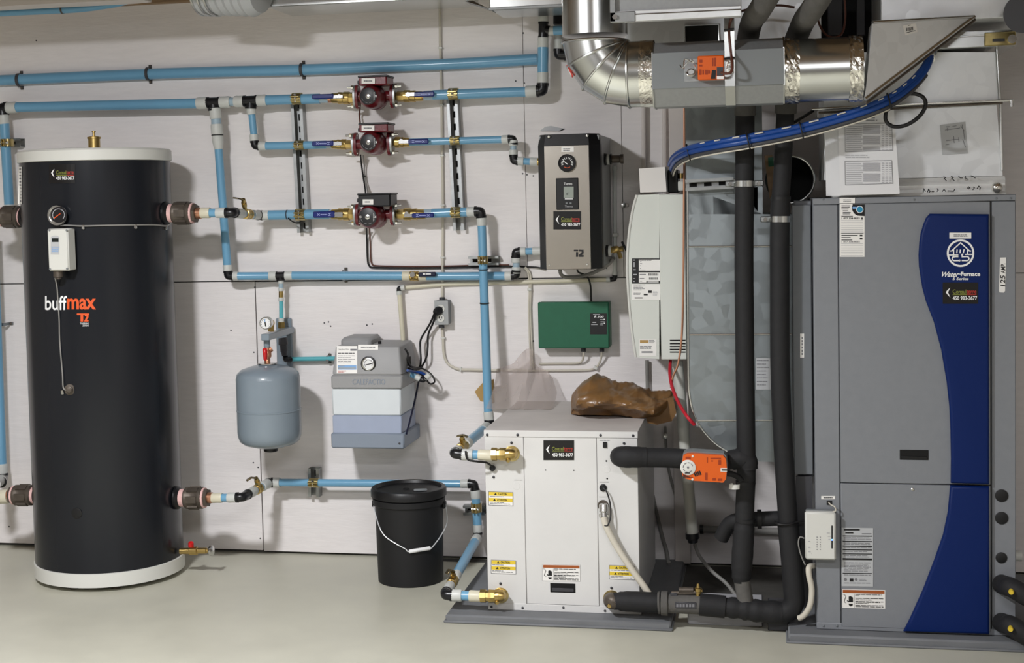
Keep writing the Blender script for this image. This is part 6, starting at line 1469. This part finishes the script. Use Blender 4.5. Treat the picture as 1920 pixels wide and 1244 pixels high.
# router
RY = WY-.045
ro = thing('wifi_router', 'white router box with a blue light on the left post of the grey cabinet', 'router', P(1539, 1050, RY))
xa, xb, za, zb = pb(1509.5, 1567.5, 961, 1051, RY)
obj('case', MB().box(xa, xb, RY, RY+.026, za, zb, .006), 'offwhite', ro); obj('rear_case', MB().box(xa+.003, xb-.003, RY+.02, WY-.002, za+.003, zb+.002, .003), 'midgrey', ro)
SR = plane(RY-.0005)
bars(ro, 'led_bar', [(1558.8, 986, 1561.3, 1029)], SR, 'ink'); bars(ro, 'led', [(1558.9, 1011.5, 1561.2, 1014)], SR, 'led', .001)
mb = MB(); obj('vent_hole', bars(ro, 'print_dots', [(1531+6*i, 1007+4.6*j, 1532.8+6*i, 1008.6+4.6*j) for i in range(2) for j in range(6)], SR, 'inkgrey') and MB().box(xa+.02, xa+.021, RY-.0004, RY, za+.02, za+.021), 'inkgrey', ro, smooth=False)
bars(ro, 'print', [(1515, 1015, 1519, 1016.4), (1515.5, 1026, 1519, 1028), (1515.5, 1034.5, 1520, 1036), (1550, 999.5, 1556, 1000.5), (1552, 1006, 1557, 1007), (1553, 1011.5, 1557, 1012.6)], SR, 'inklight')
d = decal(wf, 'name_label', 1539.7, 930.5, 1566, 936.8, SP, 'white', .0005, 'small white name label'); print_lines(d, 1544, 933, 1562, 1, 3, 1.6, SP, 'ink', .001, 3, .05)
xa, xb, za, zb = pb(1550, 1560, 939, 947, WY); obj('socket', MB().box(xa, xb, WY-.004, WY, za, zb, .001), 'ink', wf)
cable('thin white network cord from the socket down to the white router', [P(1554, 943, WY-.006), P(1558, 947, WY-.02), P(1565, 951, WY-.03), P(1567, 958, WY-.03), P(1562, 960, WY-.028), P(1556, 961.5, WY-.02)], 2.4, 'cablew', name='network_cord', cat='cord')
cable('thick pale flexible conduit leaving the grey cabinet below the router', [P(1526, 1062, WY+.03), P(1517, 1064, WY+.0), P(1517, 1080, WY-.01), P(1522, 1105, WY-.01), P(1519, 1135, WY-.01), P(1508, 1154, WY), P(1498, 1160, WY+.01)], 11, 'cablew', name='flexible_conduit', cat='conduit', n=12)
cable('thin white loop of wire left of the router', [P(1508, 1010, WY+.0), P(1500, 1008, WY), P(1497, 1020, WY), P(1502, 1042, WY), P(1510, 1060, WY)], 2.6, 'cableg', name='wire', cat='wire')
tag(obj('plastic_wrap', MB().prism([P(x, y, -.83) for x, y in ((1492, 894), (1522, 894), (1524, 1060), (1512, 1150), (1496, 1090), (1490, 980))], (0, .02, 0)), 'dkgrey', smooth=False), 'dark plastic sheet hanging below the grey filter rack', 'plastic sheet')

# ================================================================== PLENUM, PAPERS
PLY = -.80
pln = thing('plenum', 'galvanized plenum box on top of the tall grey cabinet', 'plenum', P(1715, 362, -.6))
q1 = [P(x, y, PLY) for x, y in ((1545, 205), (1868, 192), (1880, 330), (1545, 338))]
obj('lower_sheet', MB().prism(q1, (0, .5, 0)), 'galvb', pln, smooth=False)
q2 = [P(x, y, PLY+.004) for x, y in ((1545, 98), (1866, 98), (1874, 194), (1545, 206))]
obj('upper_sheet', MB().prism(q2, (0, .5, 0)), 'galvb', pln, smooth=False)
obj('drive_rod', MB().sweep([P(1522, 205, PLY-.012), P(1600, 201, PLY-.014), P(1720, 195, PLY-.014), P(1900, 188, PLY-.012)], .0045, 10), 'steel', pln)
obj('drive_rod', MB().sweep([P(1530, 212, PLY-.012), P(1620, 207, PLY-.012), P(1740, 200, PLY-.012), P(1880, 193, PLY-.012)], .004, 10), 'iron', pln)
obj('corner_seam', MB().sweep([P(1868, 80, PLY), P(1872, 150, PLY-.002), P(1876, 200, PLY-.002), P(1879, 320, PLY-.002)], .005, 10), 'galvs', pln)
for x, y in ((1532, 217), (1897, 196)): obj('clip_lug', MB().tube(P(x, y-8, PLY-.012), P(x, y+4, PLY-.012), .006, 10), 'steel', pln)
mb = MB()
zz = [P(1780, y, PLY).z for y in (333, 340, 347, 354, 360, 366)]; yy_ = [PLY-.0, PLY-.012, PLY-.006, PLY-.022, PLY-.014, PLY-.03]
xa, xb = P(1560, 345, PLY).x, P(1884, 340, PLY).x
pr = [Vector((xa, y, z)) for y, z in zip(yy_, zz)]+[Vector((xa, -.5, zz[-1])), Vector((xa, -.5, zz[0]))]
obj('flared_skirt', MB().prism(pr, (xb-xa, 0, 0)), 'skirt', pln, 'foil-taped skirt painted bright for reflections, with handwriting', smooth=False)
SK = lambda x, y: P(x, y, PLY-.0245)
stroke(pln, 'handwriting', [[(1731, 360), (1732, 354), (1735, 359)], [(1739, 360), (1741, 355), (1744, 359), (1742, 361)], [(1747, 359), (1751, 359)], [(1757, 354), (1759, 357), (1757, 359)], [(1767, 359), (1770, 355), (1773, 359)], [(1777, 358), (1788, 358.5), (1790, 355)], [(1814, 353), (1816, 350.5), (1818, 352), (1816, 354.5), (1814, 353)], [(1824, 356), (1827, 352), (1825, 351)], [(1832, 354), (1835, 349), (1838, 352), (1837, 356)]], SK, 'ink', 1.6, .001)
SK2 = lambda x, y: P(x, y, PLY-.0225)
stroke(pln, 'handwriting', [[(1769, 332), (1773, 333), (1770, 335), (1774, 339)], [(1783, 331), (1787, 333), (1784, 335), (1789, 339)], [(1797, 331), (1800, 334), (1804, 334)], [(1810, 331), (1809, 334), (1815, 337)], [(1820, 330), (1823, 331), (1828, 334)]], SK2, 'ink', 1.6, .006)
obj('round_knob', MB().sphere(P(1869, 352, PLY-.03), .018, 14), 'foil', pln)
d = thing('paper_note', 'printed paper label stuck askew on the galvanized plenum', 'paper', P(1788, 290, PLY))
SQ = plane(PLY-.0015)
poly(d, 'sheet', [[(1762.5, 234.5), (1810, 228.5), (1815, 288), (1767, 290.5)]], SQ, 'greylabel'); stroke(d, 'print', [[(1774, 238), (1780, 237.5)], [(1786, 237), (1793, 236)], [(1776, 240), (1777, 246)], [(1772, 244), (1800, 240)], [(1774, 264), (1790, 262), (1798, 262)], [(1788, 256), (1789, 268)], [(1797, 258), (1798, 266)], [(1801, 236), (1808, 246)], [(1805, 262), (1810, 276)], [(1804, 234), (1809, 262)], [(1773, 272), (1779, 271)]], SQ, 'inkgrey', 1.1, .0012)
pt = thing('paper_stack', 'thick wad of printed sheets leaning against the plenum on the grey cabinet', 'papers', P(1615, 366, PLY-.05))
yS = PLY-.055
def sheet(x0t, x0b, x1t, x1b, y0, y1, Y, bend=0.0):
    a, b, c, e = P(x0b, y1, Y-.02), P(x1b, y1-3, Y-.02), P(x1t, y0, Y), P(x0t, y0+6, Y)
    mb = MB(); n = 6; vs = []
    for i in range(n+1):
        for j in range(2):
            p = (a.lerp(e, i/n)) if j == 0 else (b.lerp(c, i/n)); vs.append(p+Vector((0, -bend*math.sin(math.pi*i/n), 0)))
    return mb.add(vs, [(2*i, 2*i+1, 2*i+3, 2*i+2) for i in range(n)]).add([v+Vector((0, .0012, 0)) for v in vs], [(2*i, 2*i+2, 2*i+3, 2*i+1) for i in range(n)])
for i in range(7):
    obj('sheet', sheet(1546+3.6*i, 1549+3.4*i, 1676, 1684, 212-.4*i, 367.5, yS-.0035*i), 'paper', pt, smooth=False, norm=False)
top = obj('sheet', sheet(1571, 1574, 1676, 1687, 206, 366.5, yS-.028), 'paper', pt, smooth=False, norm=False)
def SS(x, y):
    k = (y-206)/160; return P(x, y, yS-.028-.02*k-.001)
for y0 in (233, 303):
    rows = 13 if y0 < 300 else 11
    stroke(top, 'table_print', [[(1584, y0), (1672, y0-2)], [(1585, y0+rows*4), (1674, y0+rows*4-3)], [(1584, y0), (1585, y0+rows*4)], [(1672, y0-2), (1674, y0+rows*4-3)]], SS, 'inkgrey', .9, .0006)
    r = random.Random(y0)
    bars(top, 'table_print', [(1587, y0+4*i-.5, 1614+r.random()*4, y0+4*i+1.2) for i in range(1, rows)]+[(1618, y0+4*i-1.2, 1650, y0+4*i+2) for i in range(1, rows) if i % 5]+[(1653+k*7, y0+4*i-1.5, 1658+k*7, y0+4*i) for i in range(1, rows) for k in range(3)], SS, 'inklight', .0006)
print_lines(top, 1585, 216, 1660, 3, 4.5, 1.6, SS, 'inkgrey', .0006, 2); print_lines(top, 1585, 291, 1630, 2, 4, 1.2, SS, 'inklight', .0006, 3)

# ================================================================== ROUND DUCT WITH DAMPER
RDY = -1.10
rd = thing('round_duct', 'shiny round metal duct elbow and branch hanging from the ceiling', 'duct', P(1350, 195, RDY))
cz = P(1300, 134, RDY); s = mpp(cz)
zc_ = P(1200, 139, RDY).z; ra = .1045
xv = P(1115, 30, RDY).x
# elbow: vertical axis at x = xv, horizontal axis at z = zc_
xe = P(1150, 140, RDY).x
bend = .108
def ax_pt(a):   # a 0..90 degrees: from vertical (up) to horizontal (right)
    t = math.radians(a); return Vector((xv+bend-bend*math.cos(t), RDY, zc_+bend-bend*math.sin(t)))
obj('vertical_pipe', MB().tube(Vector((xv, RDY, zc_+bend+.02)), Vector((xv, RDY, 2.55)), ra, 40), 'galvs', rd)
cuts = [0, 22, 45, 68, 90]
def ring(a, r, n=40):
    c = ax_pt(a); t = math.radians(a); d = Vector((math.sin(t), 0, -math.cos(t))); o = Vector((math.cos(t), 0, math.sin(t)))
    return [c+(o*math.cos(k)+Vector((0, 1, 0))*math.sin(k))*r for k in [2*math.pi*i/n for i in range(n)]]
for a, b in zip(cuts, cuts[1:]):
    r1, r2 = ring(a, ra*1.0), ring(b, ra*1.0); n = 40
    obj('gore', MB().add(r1+r2, [(i, (i+1) % n, n+(i+1) % n, n+i) for i in range(n)]), 'galvs', rd)
for a in cuts: obj('standing_seam', MB().sweep(ring(a, ra*1.012, 48), .0042, 8, closed=True), 'galvs', rd)
x1_ = P(1224, 135, RDY).x; xE = ax_pt(90).x
obj('short_collar', MB().tube((xE, RDY, zc_), (x1_, RDY, zc_), ra*1.005, 40), 'galvs', rd)
xt0, xt1 = P(1197, 140, RDY-.1).x, P(1223, 140, RDY-.1).x
obj('foil_tape', MB().lathe([(0, ra*1.012), ((xt1-xt0)*.5, ra*1.022), (xt1-xt0, ra*1.015)], (xt0, RDY, zc_), (1, 0, 0), 40, False, False), 'foil', rd)
def on_bend(a, f, e=.0006):
    c = ax_pt(a); t = math.radians(a); o = Vector((math.cos(t), 0, math.sin(t))); f = math.radians(f)
    n = -o*math.cos(f)+Vector((0, -1, 0))*math.sin(f); return c+n*(ra*.99+e), n, Vector((math.sin(t), 0, -math.cos(t)))
def frame_xy(p):
    v = Vector(p)-CAM; z = v.dot(FWD); return CX+FPX*v.dot(RGT)/z, CY-FPX*v.dot(UPV)/z
bst = min(((a, f) for a in range(14, 60, 2) for f in range(10, 90, 3)), key=lambda q: math.hypot(frame_xy(on_bend(*q)[0])[0]-1070, frame_xy(on_bend(*q)[0])[1]-134))
pt_, nn, dd = on_bend(*bst); ss = nn.cross(dd)
d = obj('red_label', MB().obox(pt_, ss*.008, nn*.0022, dd*.021), 'redp', rd, 'small red and white sticker'); obj('label_field', MB().obox(pt_+nn*.0004+dd*.003, ss*.0055, nn*.0024, dd*.012), 'white', d)
# damper box
dm = thing('zone_damper', 'grey flat-fronted damper section in the round duct with an orange actuator', 'damper', P(1350, 198, RDY))
xd0, xd1 = P(1222, 135, RDY-.1).x, P(1471, 130, RDY-.1).x
yf = RDY-.105
zA, zB, zC, zD = [P(1345, y, yv).z for y, yv in ((76, RDY-.05), (95, yf), (163, yf), (197, RDY-.055))]
sec = [Vector((xd0, RDY-.05, zA)), Vector((xd0, yf, zB)), Vector((xd0, yf, zC)), Vector((xd0, RDY-.055, zD)), Vector((xd0, RDY+.055, zD)), Vector((xd0, RDY+.10, zC)), Vector((xd0, RDY+.10, zB)), Vector((xd0, RDY+.05, zA))]
obj('damper_body', MB().prism(sec, (xd1-xd0, 0, 0)), 'galvd', dm, smooth=False)
obj('front_plate', MB().box(xd0+.002, xd1-.002, yf-.004, yf, zC, zB, .001), 'midgrey', dm)
for x in (xd0, xd1-.004):
    cc = Vector((x, RDY, (zA+zD)/2)); obj('end_bead', MB().prism([cc+(v-Vector((v.x, RDY, (zA+zD)/2))).xyz*1.03*1 if False else Vector((x, RDY+(v.y-RDY)*1.03, (zA+zD)/2+(v.z-(zA+zD)/2)*1.03)) for v in sec], (.004, 0, 0)), 'galvs', dm, smooth=False)
xs0, xs1 = P(1359, 130, yf).x, P(1378, 130, yf).x
hs_ = thing('hanger_strap', 'thin galvanized strap wrapped round the damper and hanging from above', 'strap', P(1368, 60, RDY-.11))
def strapq(p, q, t=.0012):
    o = MB(); e = (q-p); nrm = e.cross(Vector((1, 0, 0))).normalized()*t
    return [p, q, q+nrm, p+nrm]
loop = [Vector((xs0, yf-.006, zB+.13)), Vector((xs0, yf-.006, zC-.0)), Vector((xs0, RDY-.057, zD-.002)), Vector((xs0, RDY+.055, zD-.002))]
mb = MB()
for a, b in zip(loop, loop[1:]):
    mb.prism(strapq(a, b), (xs1-xs0, 0, 0))
obj('strap_band', mb, 'galvs', hs_, smooth=False)
ac = thing('damper_actuator', 'small orange actuator with wire-spring shaft clamp on the damper front', 'actuator', P(1330, 150, yf-.03))
ya = yf-.05
xa, xb, za, zb = pb(1308, 1357.5, 104, 149, ya)
obj('orange_case', MB().box(xa, xb, ya, yf-.006, za, zb, .003), 'orange', ac)
SAc = plane(ya-.0005)
bars(ac, 'print', [(1311.5, 112, 1317, 117.5), (1311, 121.5, 1317, 124.5), (1335, 109, 1337.5, 124), (1339, 108.5, 1342, 124), (1310.5, 130.5, 1315, 140.5), (1317, 131, 1319.5, 140), (1322, 131, 1327, 140), (1328, 132, 1331, 138)], SAc, 'orangedk')
poly(ac, 'black_label', [[(1335, 131.5), (1342.3, 131.5), (1341.5, 148), (1332.5, 148)]], SAc, 'ink'); bars(ac, 'terminal_recess', [(1344, 126, 1356, 142)], SAc, 'dkgrey', .0008); bars(ac, 'label_field', [(1344, 143, 1357, 148.5)], SAc, 'white', .0008)
xa, xb, za, zb = pb(1284, 1378, 99, 152, yf-.005); obj('mount_plate', MB().box(P(1283, 146, yf).x, xb, yf-.007, yf-.004, za, P(1300, 110, yf).z, .001), 'galvd', ac)
q = P(1296, 136, ya); obj('shaft_clamp', MB().lathe([(-.04, .012), (0, .013), (.004, .009)], q, (0, -1, 0), 16).sweep([P(1286, 135, ya), P(1290, 141, ya-.006), P(1300, 140, ya-.006), P(1304, 132, ya), P(1301, 122, ya)], .003, 8, 5), 'steel', ac)
obj('spring_wire', MB().sweep([P(1275, 122, ya+.01), P(1280, 127, ya), P(1295, 112, ya-.004), P(1299, 118, ya), P(1284, 111, ya+.01), P(1282, 130, ya)], .0022, 8, 4), 'steel', ac)
xa, xb, za, zb = pb(1360, 1376, 106, 138, yf-.008); obj('foil_patch', MB().box(xa, xb, yf-.010, yf-.006, za, zb, .002), 'foil', ac)
cable('brown actuator cord running up the hanger strap from the orange damper actuator', [P(1352, 136, ya-.004), P(1362, 138, ya-.01), P(1371, 135, ya-.012), P(1373, 120, ya), P(1370, 95, yf-.014), P(1367, 60, yf-.014), P(1369, 42, yf-.014), P(1376, 28, yf-.014), P(1388, 22, -1.1), P(1402, 18, -1.0), P(1430, 14, -.97), P(1460, 10, -.97), P(1490, 14, -.97)], 5, 'cablebr', name='actuator_cord', cat='cord')
for y, x, l in ((55, 1367, 'upper'), (109, 1368, 'lower')): tag(obj('cable_tie', MB().obox(P(x, y, yf-.02), (.016, 0, .001), (0, .004, 0), (0, 0, .0025), .001), 'cableb'), l+' black cable tie on the brown actuator cord', 'tie')
# foil section to the right
fo = thing('foil_duct', 'round duct length wrapped in bright foil tape right of the damper', 'duct', P(1545, 190, RDY))
xf1 = P(1620, 130, RDY-.08).x
zf = (P(1545, 70, RDY).z+P(1545, 192, RDY).z)/2
obj('sleeve', MB().tube((xd1, RDY, zf), (xf1, RDY, zf), .099, 40), 'galvs', fo)
for x0, x1 in ((1473, 1499), (1594, 1620)):
    a, b = P(x0, 130, RDY-.09).x, P(x1, 130, RDY-.09).x
    n, k = 48, 6; vs = []; r = random.Random(x0)
    for i in range(k+1):
        for j in range(n):
            th = 2*math.pi*j/n; rr_ = .1005+r.uniform(0, .003); vs.append(Vector((a+(b-a)*i/k+r.uniform(-.002, .002), RDY+math.cos(th)*rr_, zf+math.sin(th)*rr_)))
    obj('foil_tape', MB().add(vs, [(i*n+j, i*n+(j+1) % n, (i+1)*n+(j+1) % n, (i+1)*n+j) for i in range(k) for j in range(n)]), 'foil', fo, smooth=False)
# triangular transition
tr = thing('duct_transition', 'triangular galvanized transition tapering from the foil duct up to the trunk', 'duct', P(1640, 185, RDY))
A, B, C = P(1636, 42, RDY-.10), P(1622, 186, RDY-.09), P(1827, 31, -.955)
A2, B2, C2 = A+Vector((0, .16, .0)), B+Vector((.0, .17, 0)), C+Vector((.0, .02, 0))
obj('front_sheet', MB().add([A, B, C, A2, B2, C2], [(0, 1, 2), (5, 4, 3), (0, 3, 4, 1), (1, 4, 5, 2), (2, 5, 3, 0)]), 'galvb', tr, smooth=False)
obj('hem', MB().sweep([B, C], .006, 10), 'galvs', tr); obj('hem', MB().sweep([B+Vector((.004, .012, -.012)), C+Vector((.004, .012, -.008))], .004, 10), 'iron', tr)
obj('top_hem', MB().sweep([A, C], .005, 10), 'galvs', tr)
n_ = (B-A).cross(C-A).normalized(); n_ = n_ if n_.y < 0 else -n_
def ST(x, y):
    d = ray(x, y); t = (A-CAM).dot(n_)/d.dot(n_); return CAM+d*t+n_*.0008
d = poly(tr, 'barcode_label', [[(1692, 48), (1717, 43), (1720, 60), (1697, 66.5)]], ST, 'white', .0005); d['label'] = 'white barcode label'
poly(d, 'barcode', [[(1699+i*2.2, 52.5-i*.4), (1700.3+i*2.2, 52.2-i*.4), (1700.8+i*2.2, 58.4-i*.4), (1699.5+i*2.2, 58.8-i*.4)] for i in range(6)]+[[(1699, 61), (1716, 57), (1716.3, 58), (1699.3, 62)], [(1702, 47.8), (1707, 46.5), (1707, 47.5), (1702, 48.8)]], ST, 'ink', .0012)
# trunk ducts above
t2 = thing('trunk_duct', 'large galvanized trunk duct across the top right corner', 'duct', P(1780, 90, -.9))
xa, xb = P(1640, 45, -.93).x, 1.25
z0_ = P(1760, 38, -.93).z
obj('trunk_body', MB().box(xa+.02, xb, -.925, -.5, z0_, z0_+.42, .002), 'galvb', t2)
obj('lower_flange', MB().box(P(1690, 75, -.845).x, P(1906, 75, -.845).x, -.845, -.5, P(1800, 90, -.845).z, P(1800, 59, -.845).z, .002), 'galvs', t2)
obj('flange_lip', MB().box(P(1690, 75, -.845).x, P(1890, 75, -.845).x, -.85, -.84, P(1800, 70, -.845).z, P(1800, 67, -.845).z, .001), 'galvs', t2)
xa, xb, za, zb = pb(1846, 1905, 60, 85, -.855)
cb_ = obj('corner_bracket', MB().box(xa, xb, -.857, -.848, za, zb, .003), 'zinc', t2, 'cream corner bracket with a bolt'); obj('bolt', MB().tube(P(1898, 73, -.855), P(1898, 73, -.87), .014, 14).hexa(P(1898, 73, -.868), P(1898, 73, -.878), .009), 'steel', cb_); xa, xb, za, zb = pb(1861, 1884, 72, 78, -.858); obj('slot', MB().box(xa, xb, -.8585, -.855, za, zb, .001), 'dkgrey', cb_)
obj('round_takeoff', MB().tube(P(1920, 25, -.93), P(1920, 25, -1.05), .06, 30), 'dkgrey', t2)
t1 = thing('trunk_duct', 'galvanized flanged trunk duct above the round elbow at the top', 'duct', P(1300, 40, -1.35))
TY1 = -1.36
bl_, br_ = P(1145, 45, TY1), P(1440, 25, TY1)
xa, xb = bl_.x, P(1390, 30, TY1).x
zb0 = (bl_.z+br_.z)/2
obj('flange_rail', MB().box(xa, xb, TY1, TY1+.035, zb0, zb0+.032, .002), 'galvb', t1); obj('duct_wall', MB().box(xa+.012, xb, TY1+.012, TY1+.04, zb0+.03, 2.6, .001), 'galvd', t1)
obj('rail_lip', MB().box(xa+.02, xb, TY1-.003, TY1, zb0+.019, zb0+.022, .0008), 'iron', t1)
obj('corner_piece', MB().box(xa-.002, xa+.075, TY1-.004, TY1, zb0-.002, zb0+.03, .002).box(xa-.002, xa+.016, TY1-.004, TY1, zb0, zb0+.14, .002), 'strut', t1)
q = Vector((xa+.014, TY1-.004, zb0+.014)); obj('bolt', MB().hexa(q, q+Vector((0, -.008, 0)), .008), 'steel', t1)
t3 = thing('branch_duct', 'galvanized branch box with a dark opening seen behind the damper', 'duct', P(1260, 80, -.75))
xa, xb, za, zb = pb(1172, 1540, 34, 84, -.78); obj('box_sheet', MB().box(xa, xb, -.78, -.5, za-.02, zb+.1, .002), 'galvb', t3)
xa, xb, za, zb = pb(1284, 1348, 47, 78, -.782); obj('opening', MB().box(xa, xb, -.783, -.775, za-.02, zb), 'hole', t3, smooth=False); obj('opening_frame', MB().sweep([Vector((xa, -.784, za)), Vector((xa, -.784, zb)), Vector((xb, -.784, zb)), Vector((xb, -.784, za))], .003, 8), 'galvs', t3)
# top-left ceiling pieces
t4 = thing('ceiling_duct', 'flat galvanized duct edge along the top frame edge, centre left', 'duct', P(700, 2, -.45))
xa, xb = P(500, 2, -.45).x, P(868, 2, -.45).x; za = P(690, 4, -.45).z
obj('duct_strip', MB().box(xa, xb, -.45, -.15, za, za+.12, .003), 'galvs', t4)
t5 = thing('duct_end', 'flanged end of a metal duct at the top beside the blue riser', 'duct', P(970, 12, -.45))
xa, xb = P(918, 10, -.47).x, P(1064, 10, -.47).x; za = P(985, 15, -.47).z
obj('end_box', MB().box(xa, xb, -.47, -.2, za, za+.14, .003), 'galvs', t5); obj('bottom_rail', MB().box(xa-.004, xb, -.476, -.46, za-.003, za+.008, .002), 'galvd', t5)
obj('bevel_corner', MB().prism([P(872, 2, -.45), P(888, 2, -.45), P(921, 19, -.47), P(914, 15, -.47)], (0, .1, 0)), 'strut', t5)
fx = thing('flexible_duct', 'crinkled clear plastic flexible duct drooping at the top edge', 'duct', P(440, 30, -.5))
c = P(436, -18, -.5); s = mpp(c); dv_ = Vector((1, -.25, -.1)).normalized()
prof = []
for i in range(15): prof.append((i*.018-.14, 46*s+(.004 if i % 2 else -.004)))
prof += [(.13, 40*s), (.137, 20*s)]
obj('plastic_sleeve', MB().lathe(prof, c, dv_, 40, False, True), 'greylabel', fx)
for k in (-.13, -.10, -.07): obj('wire_coil', MB().sweep([c+dv_*k+(dv_.orthogonal().normalized()*math.cos(a)+dv_.cross(dv_.orthogonal()).normalized()*math.sin(a))*48*s for a in [2*math.pi*i/32 for i in range(32)]], .004, 8, closed=True), 'steel', fx)
tp_ = run('blue pipe under the ceiling at the top left corner', P(120, 18, -.30))
obj('pipe_section', MB().sweep([P(x, y, -.30) for x, y in ((-40, 26), (60, 21), (140, 17), (190, 11), (235, 2), (262, -14))], rad(P(100, 20, -.3), 14), 16, 6), 'blue', tp_)
tag(obj('pipe_strap', MB().lathe([(-.004, .0175), (.004, .0175)], P(117, 18, -.30), (1, 0, .03), 16, False, False).box(P(116, 10, -.3).x-.004, P(116, 10, -.3).x+.004, -.303, -.297, P(116, 10, -.3).z, P(116, -30, -.3).z), 'iron'), 'thin metal strap holding the blue ceiling pipe', 'strap')
tag(obj('white_board', MB().prism([P(x, y, -.45) for x, y in ((-40, 14), (90, 7), (215, 1), (260, -3), (260, -40), (-40, -40))], (0, .12, 0)), 'board', smooth=False), 'white board along the ceiling at the top left corner', 'board')
# dark upright studs beyond the ducts
for i, (x0, x1, l) in enumerate(((1552, 1580, 'left'), (1606, 1622, 'right'))):
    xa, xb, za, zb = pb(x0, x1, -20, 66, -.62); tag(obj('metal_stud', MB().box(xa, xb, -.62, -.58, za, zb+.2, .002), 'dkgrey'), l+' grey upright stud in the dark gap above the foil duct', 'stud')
xa, xb, za, zb = pb(1440, 1640, 0, 80, -.26); tag(obj('gap_shade_panel', MB().box(xa, xb, -.26, -.22, za-.1, zb+.35, .002), 'hole'), 'black panel added for the shade in the gap above the foil duct', 'board')  # black panel added to darken the gap, stands for shade
cable('brown cord looping down in the dark gap above the foil duct', [P(1532, 30, -1.0), P(1538, 50, -1.0), P(1550, 66, -1.0), P(1566, 70, -1.0), P(1580, 60, -1.0), P(1585, 30, -1.0), P(1583, -10, -1.0)], 4, 'cablebr', name='cord', cat='cord')

# ================================================================== BUNDLE OF TUBES
BN = [(1256, 312, -.44), (1264, 296, -.60), (1288, 282, -.80), (1330, 272, -.94), (1400, 260, -1.0), (1500, 240, -1.02), (1600, 212, -1.04), (1665, 186, -1.03), (1705, 158, -1.0), (1732, 128, -.96), (1744, 100, -.92), (1750, 84, -.88)]
bn = thing('tube_bundle', 'bundle of dark blue tubes sweeping from the wall unit up to the plenum', 'tube bundle', P(1500, 250, -1.02))
def off(dx, dy, dY, cut=0): return [P(x+dx, y+dy, Y+dY) for x, y, Y in (BN[:-cut] if cut else BN)]
for nm, o, w, m, lb in (('blue_tube', off(0, -3, 0), 11, 'pex', None), ('blue_tube', off(3, 5, -.004), 11, 'pex', None), ('grey_cable', off(5, 13, -.006, 2), 7, 'dkgrey', 'dark grey cable'), ('pale_cable', off(6, 18, -.004, 4), 3, 'cablew', 'thin pale cable')):
    obj(nm, MB().sweep(o, rad(o[5], w), 14, 6), m, bn, lb)
mb = MB(); sp = spline(off(0, -6, -.008), 12)
for i in range(14, len(sp)-30, 6):
    a, b = sp[i], sp[i+2]; mb.sweep([a+Vector((0, -.005, 0)), b+Vector((0, -.005, 0))], .0022, 6)
obj('tube_lettering', mb, 'cablew', bn, kind='stuff')
for k in (2, 4, 5, 7):
    x, y, Y = BN[k]; a = P(x-1, y-10, Y-.01); b = P(x+6, y+18, Y-.014); c = (a+b)/2
    obj('cable_tie', MB().sweep([a+Vector((0, .03, 0)), a+Vector((0, -.003, 0)), c+Vector((0, -.012, 0)), b+Vector((0, -.003, 0)), b+Vector((0, .03, 0))], .0028, 6, 4), 'cableb', bn)
obj('end_ring', MB().tube(P(1746, 112, -.93), P(1752, 92, -.86), .012, 14).tube(P(1745, 106, -.93), P(1746, 102, -.92), .015, 14), 'steel', bn)
e = [(1690, 176), (1716, 176), (1732, 184), (1735, 200), (1722, 220), (1698, 235), (1674, 237), (1661, 226), (1662, 208), (1668, 204)]
cable('black cable coiled in a loop in front of the plenum', [P(x, y, -1.0) for x, y in e], 7.5, 'cableb', name='cable_loop', n=12)
cable('dark cable running from the plenum clip left into the shade', [P(1524, 208, -.78), P(1505, 220, -.7), P(1480, 234, -.6), P(1440, 250, -.6)], 6, 'cableb')
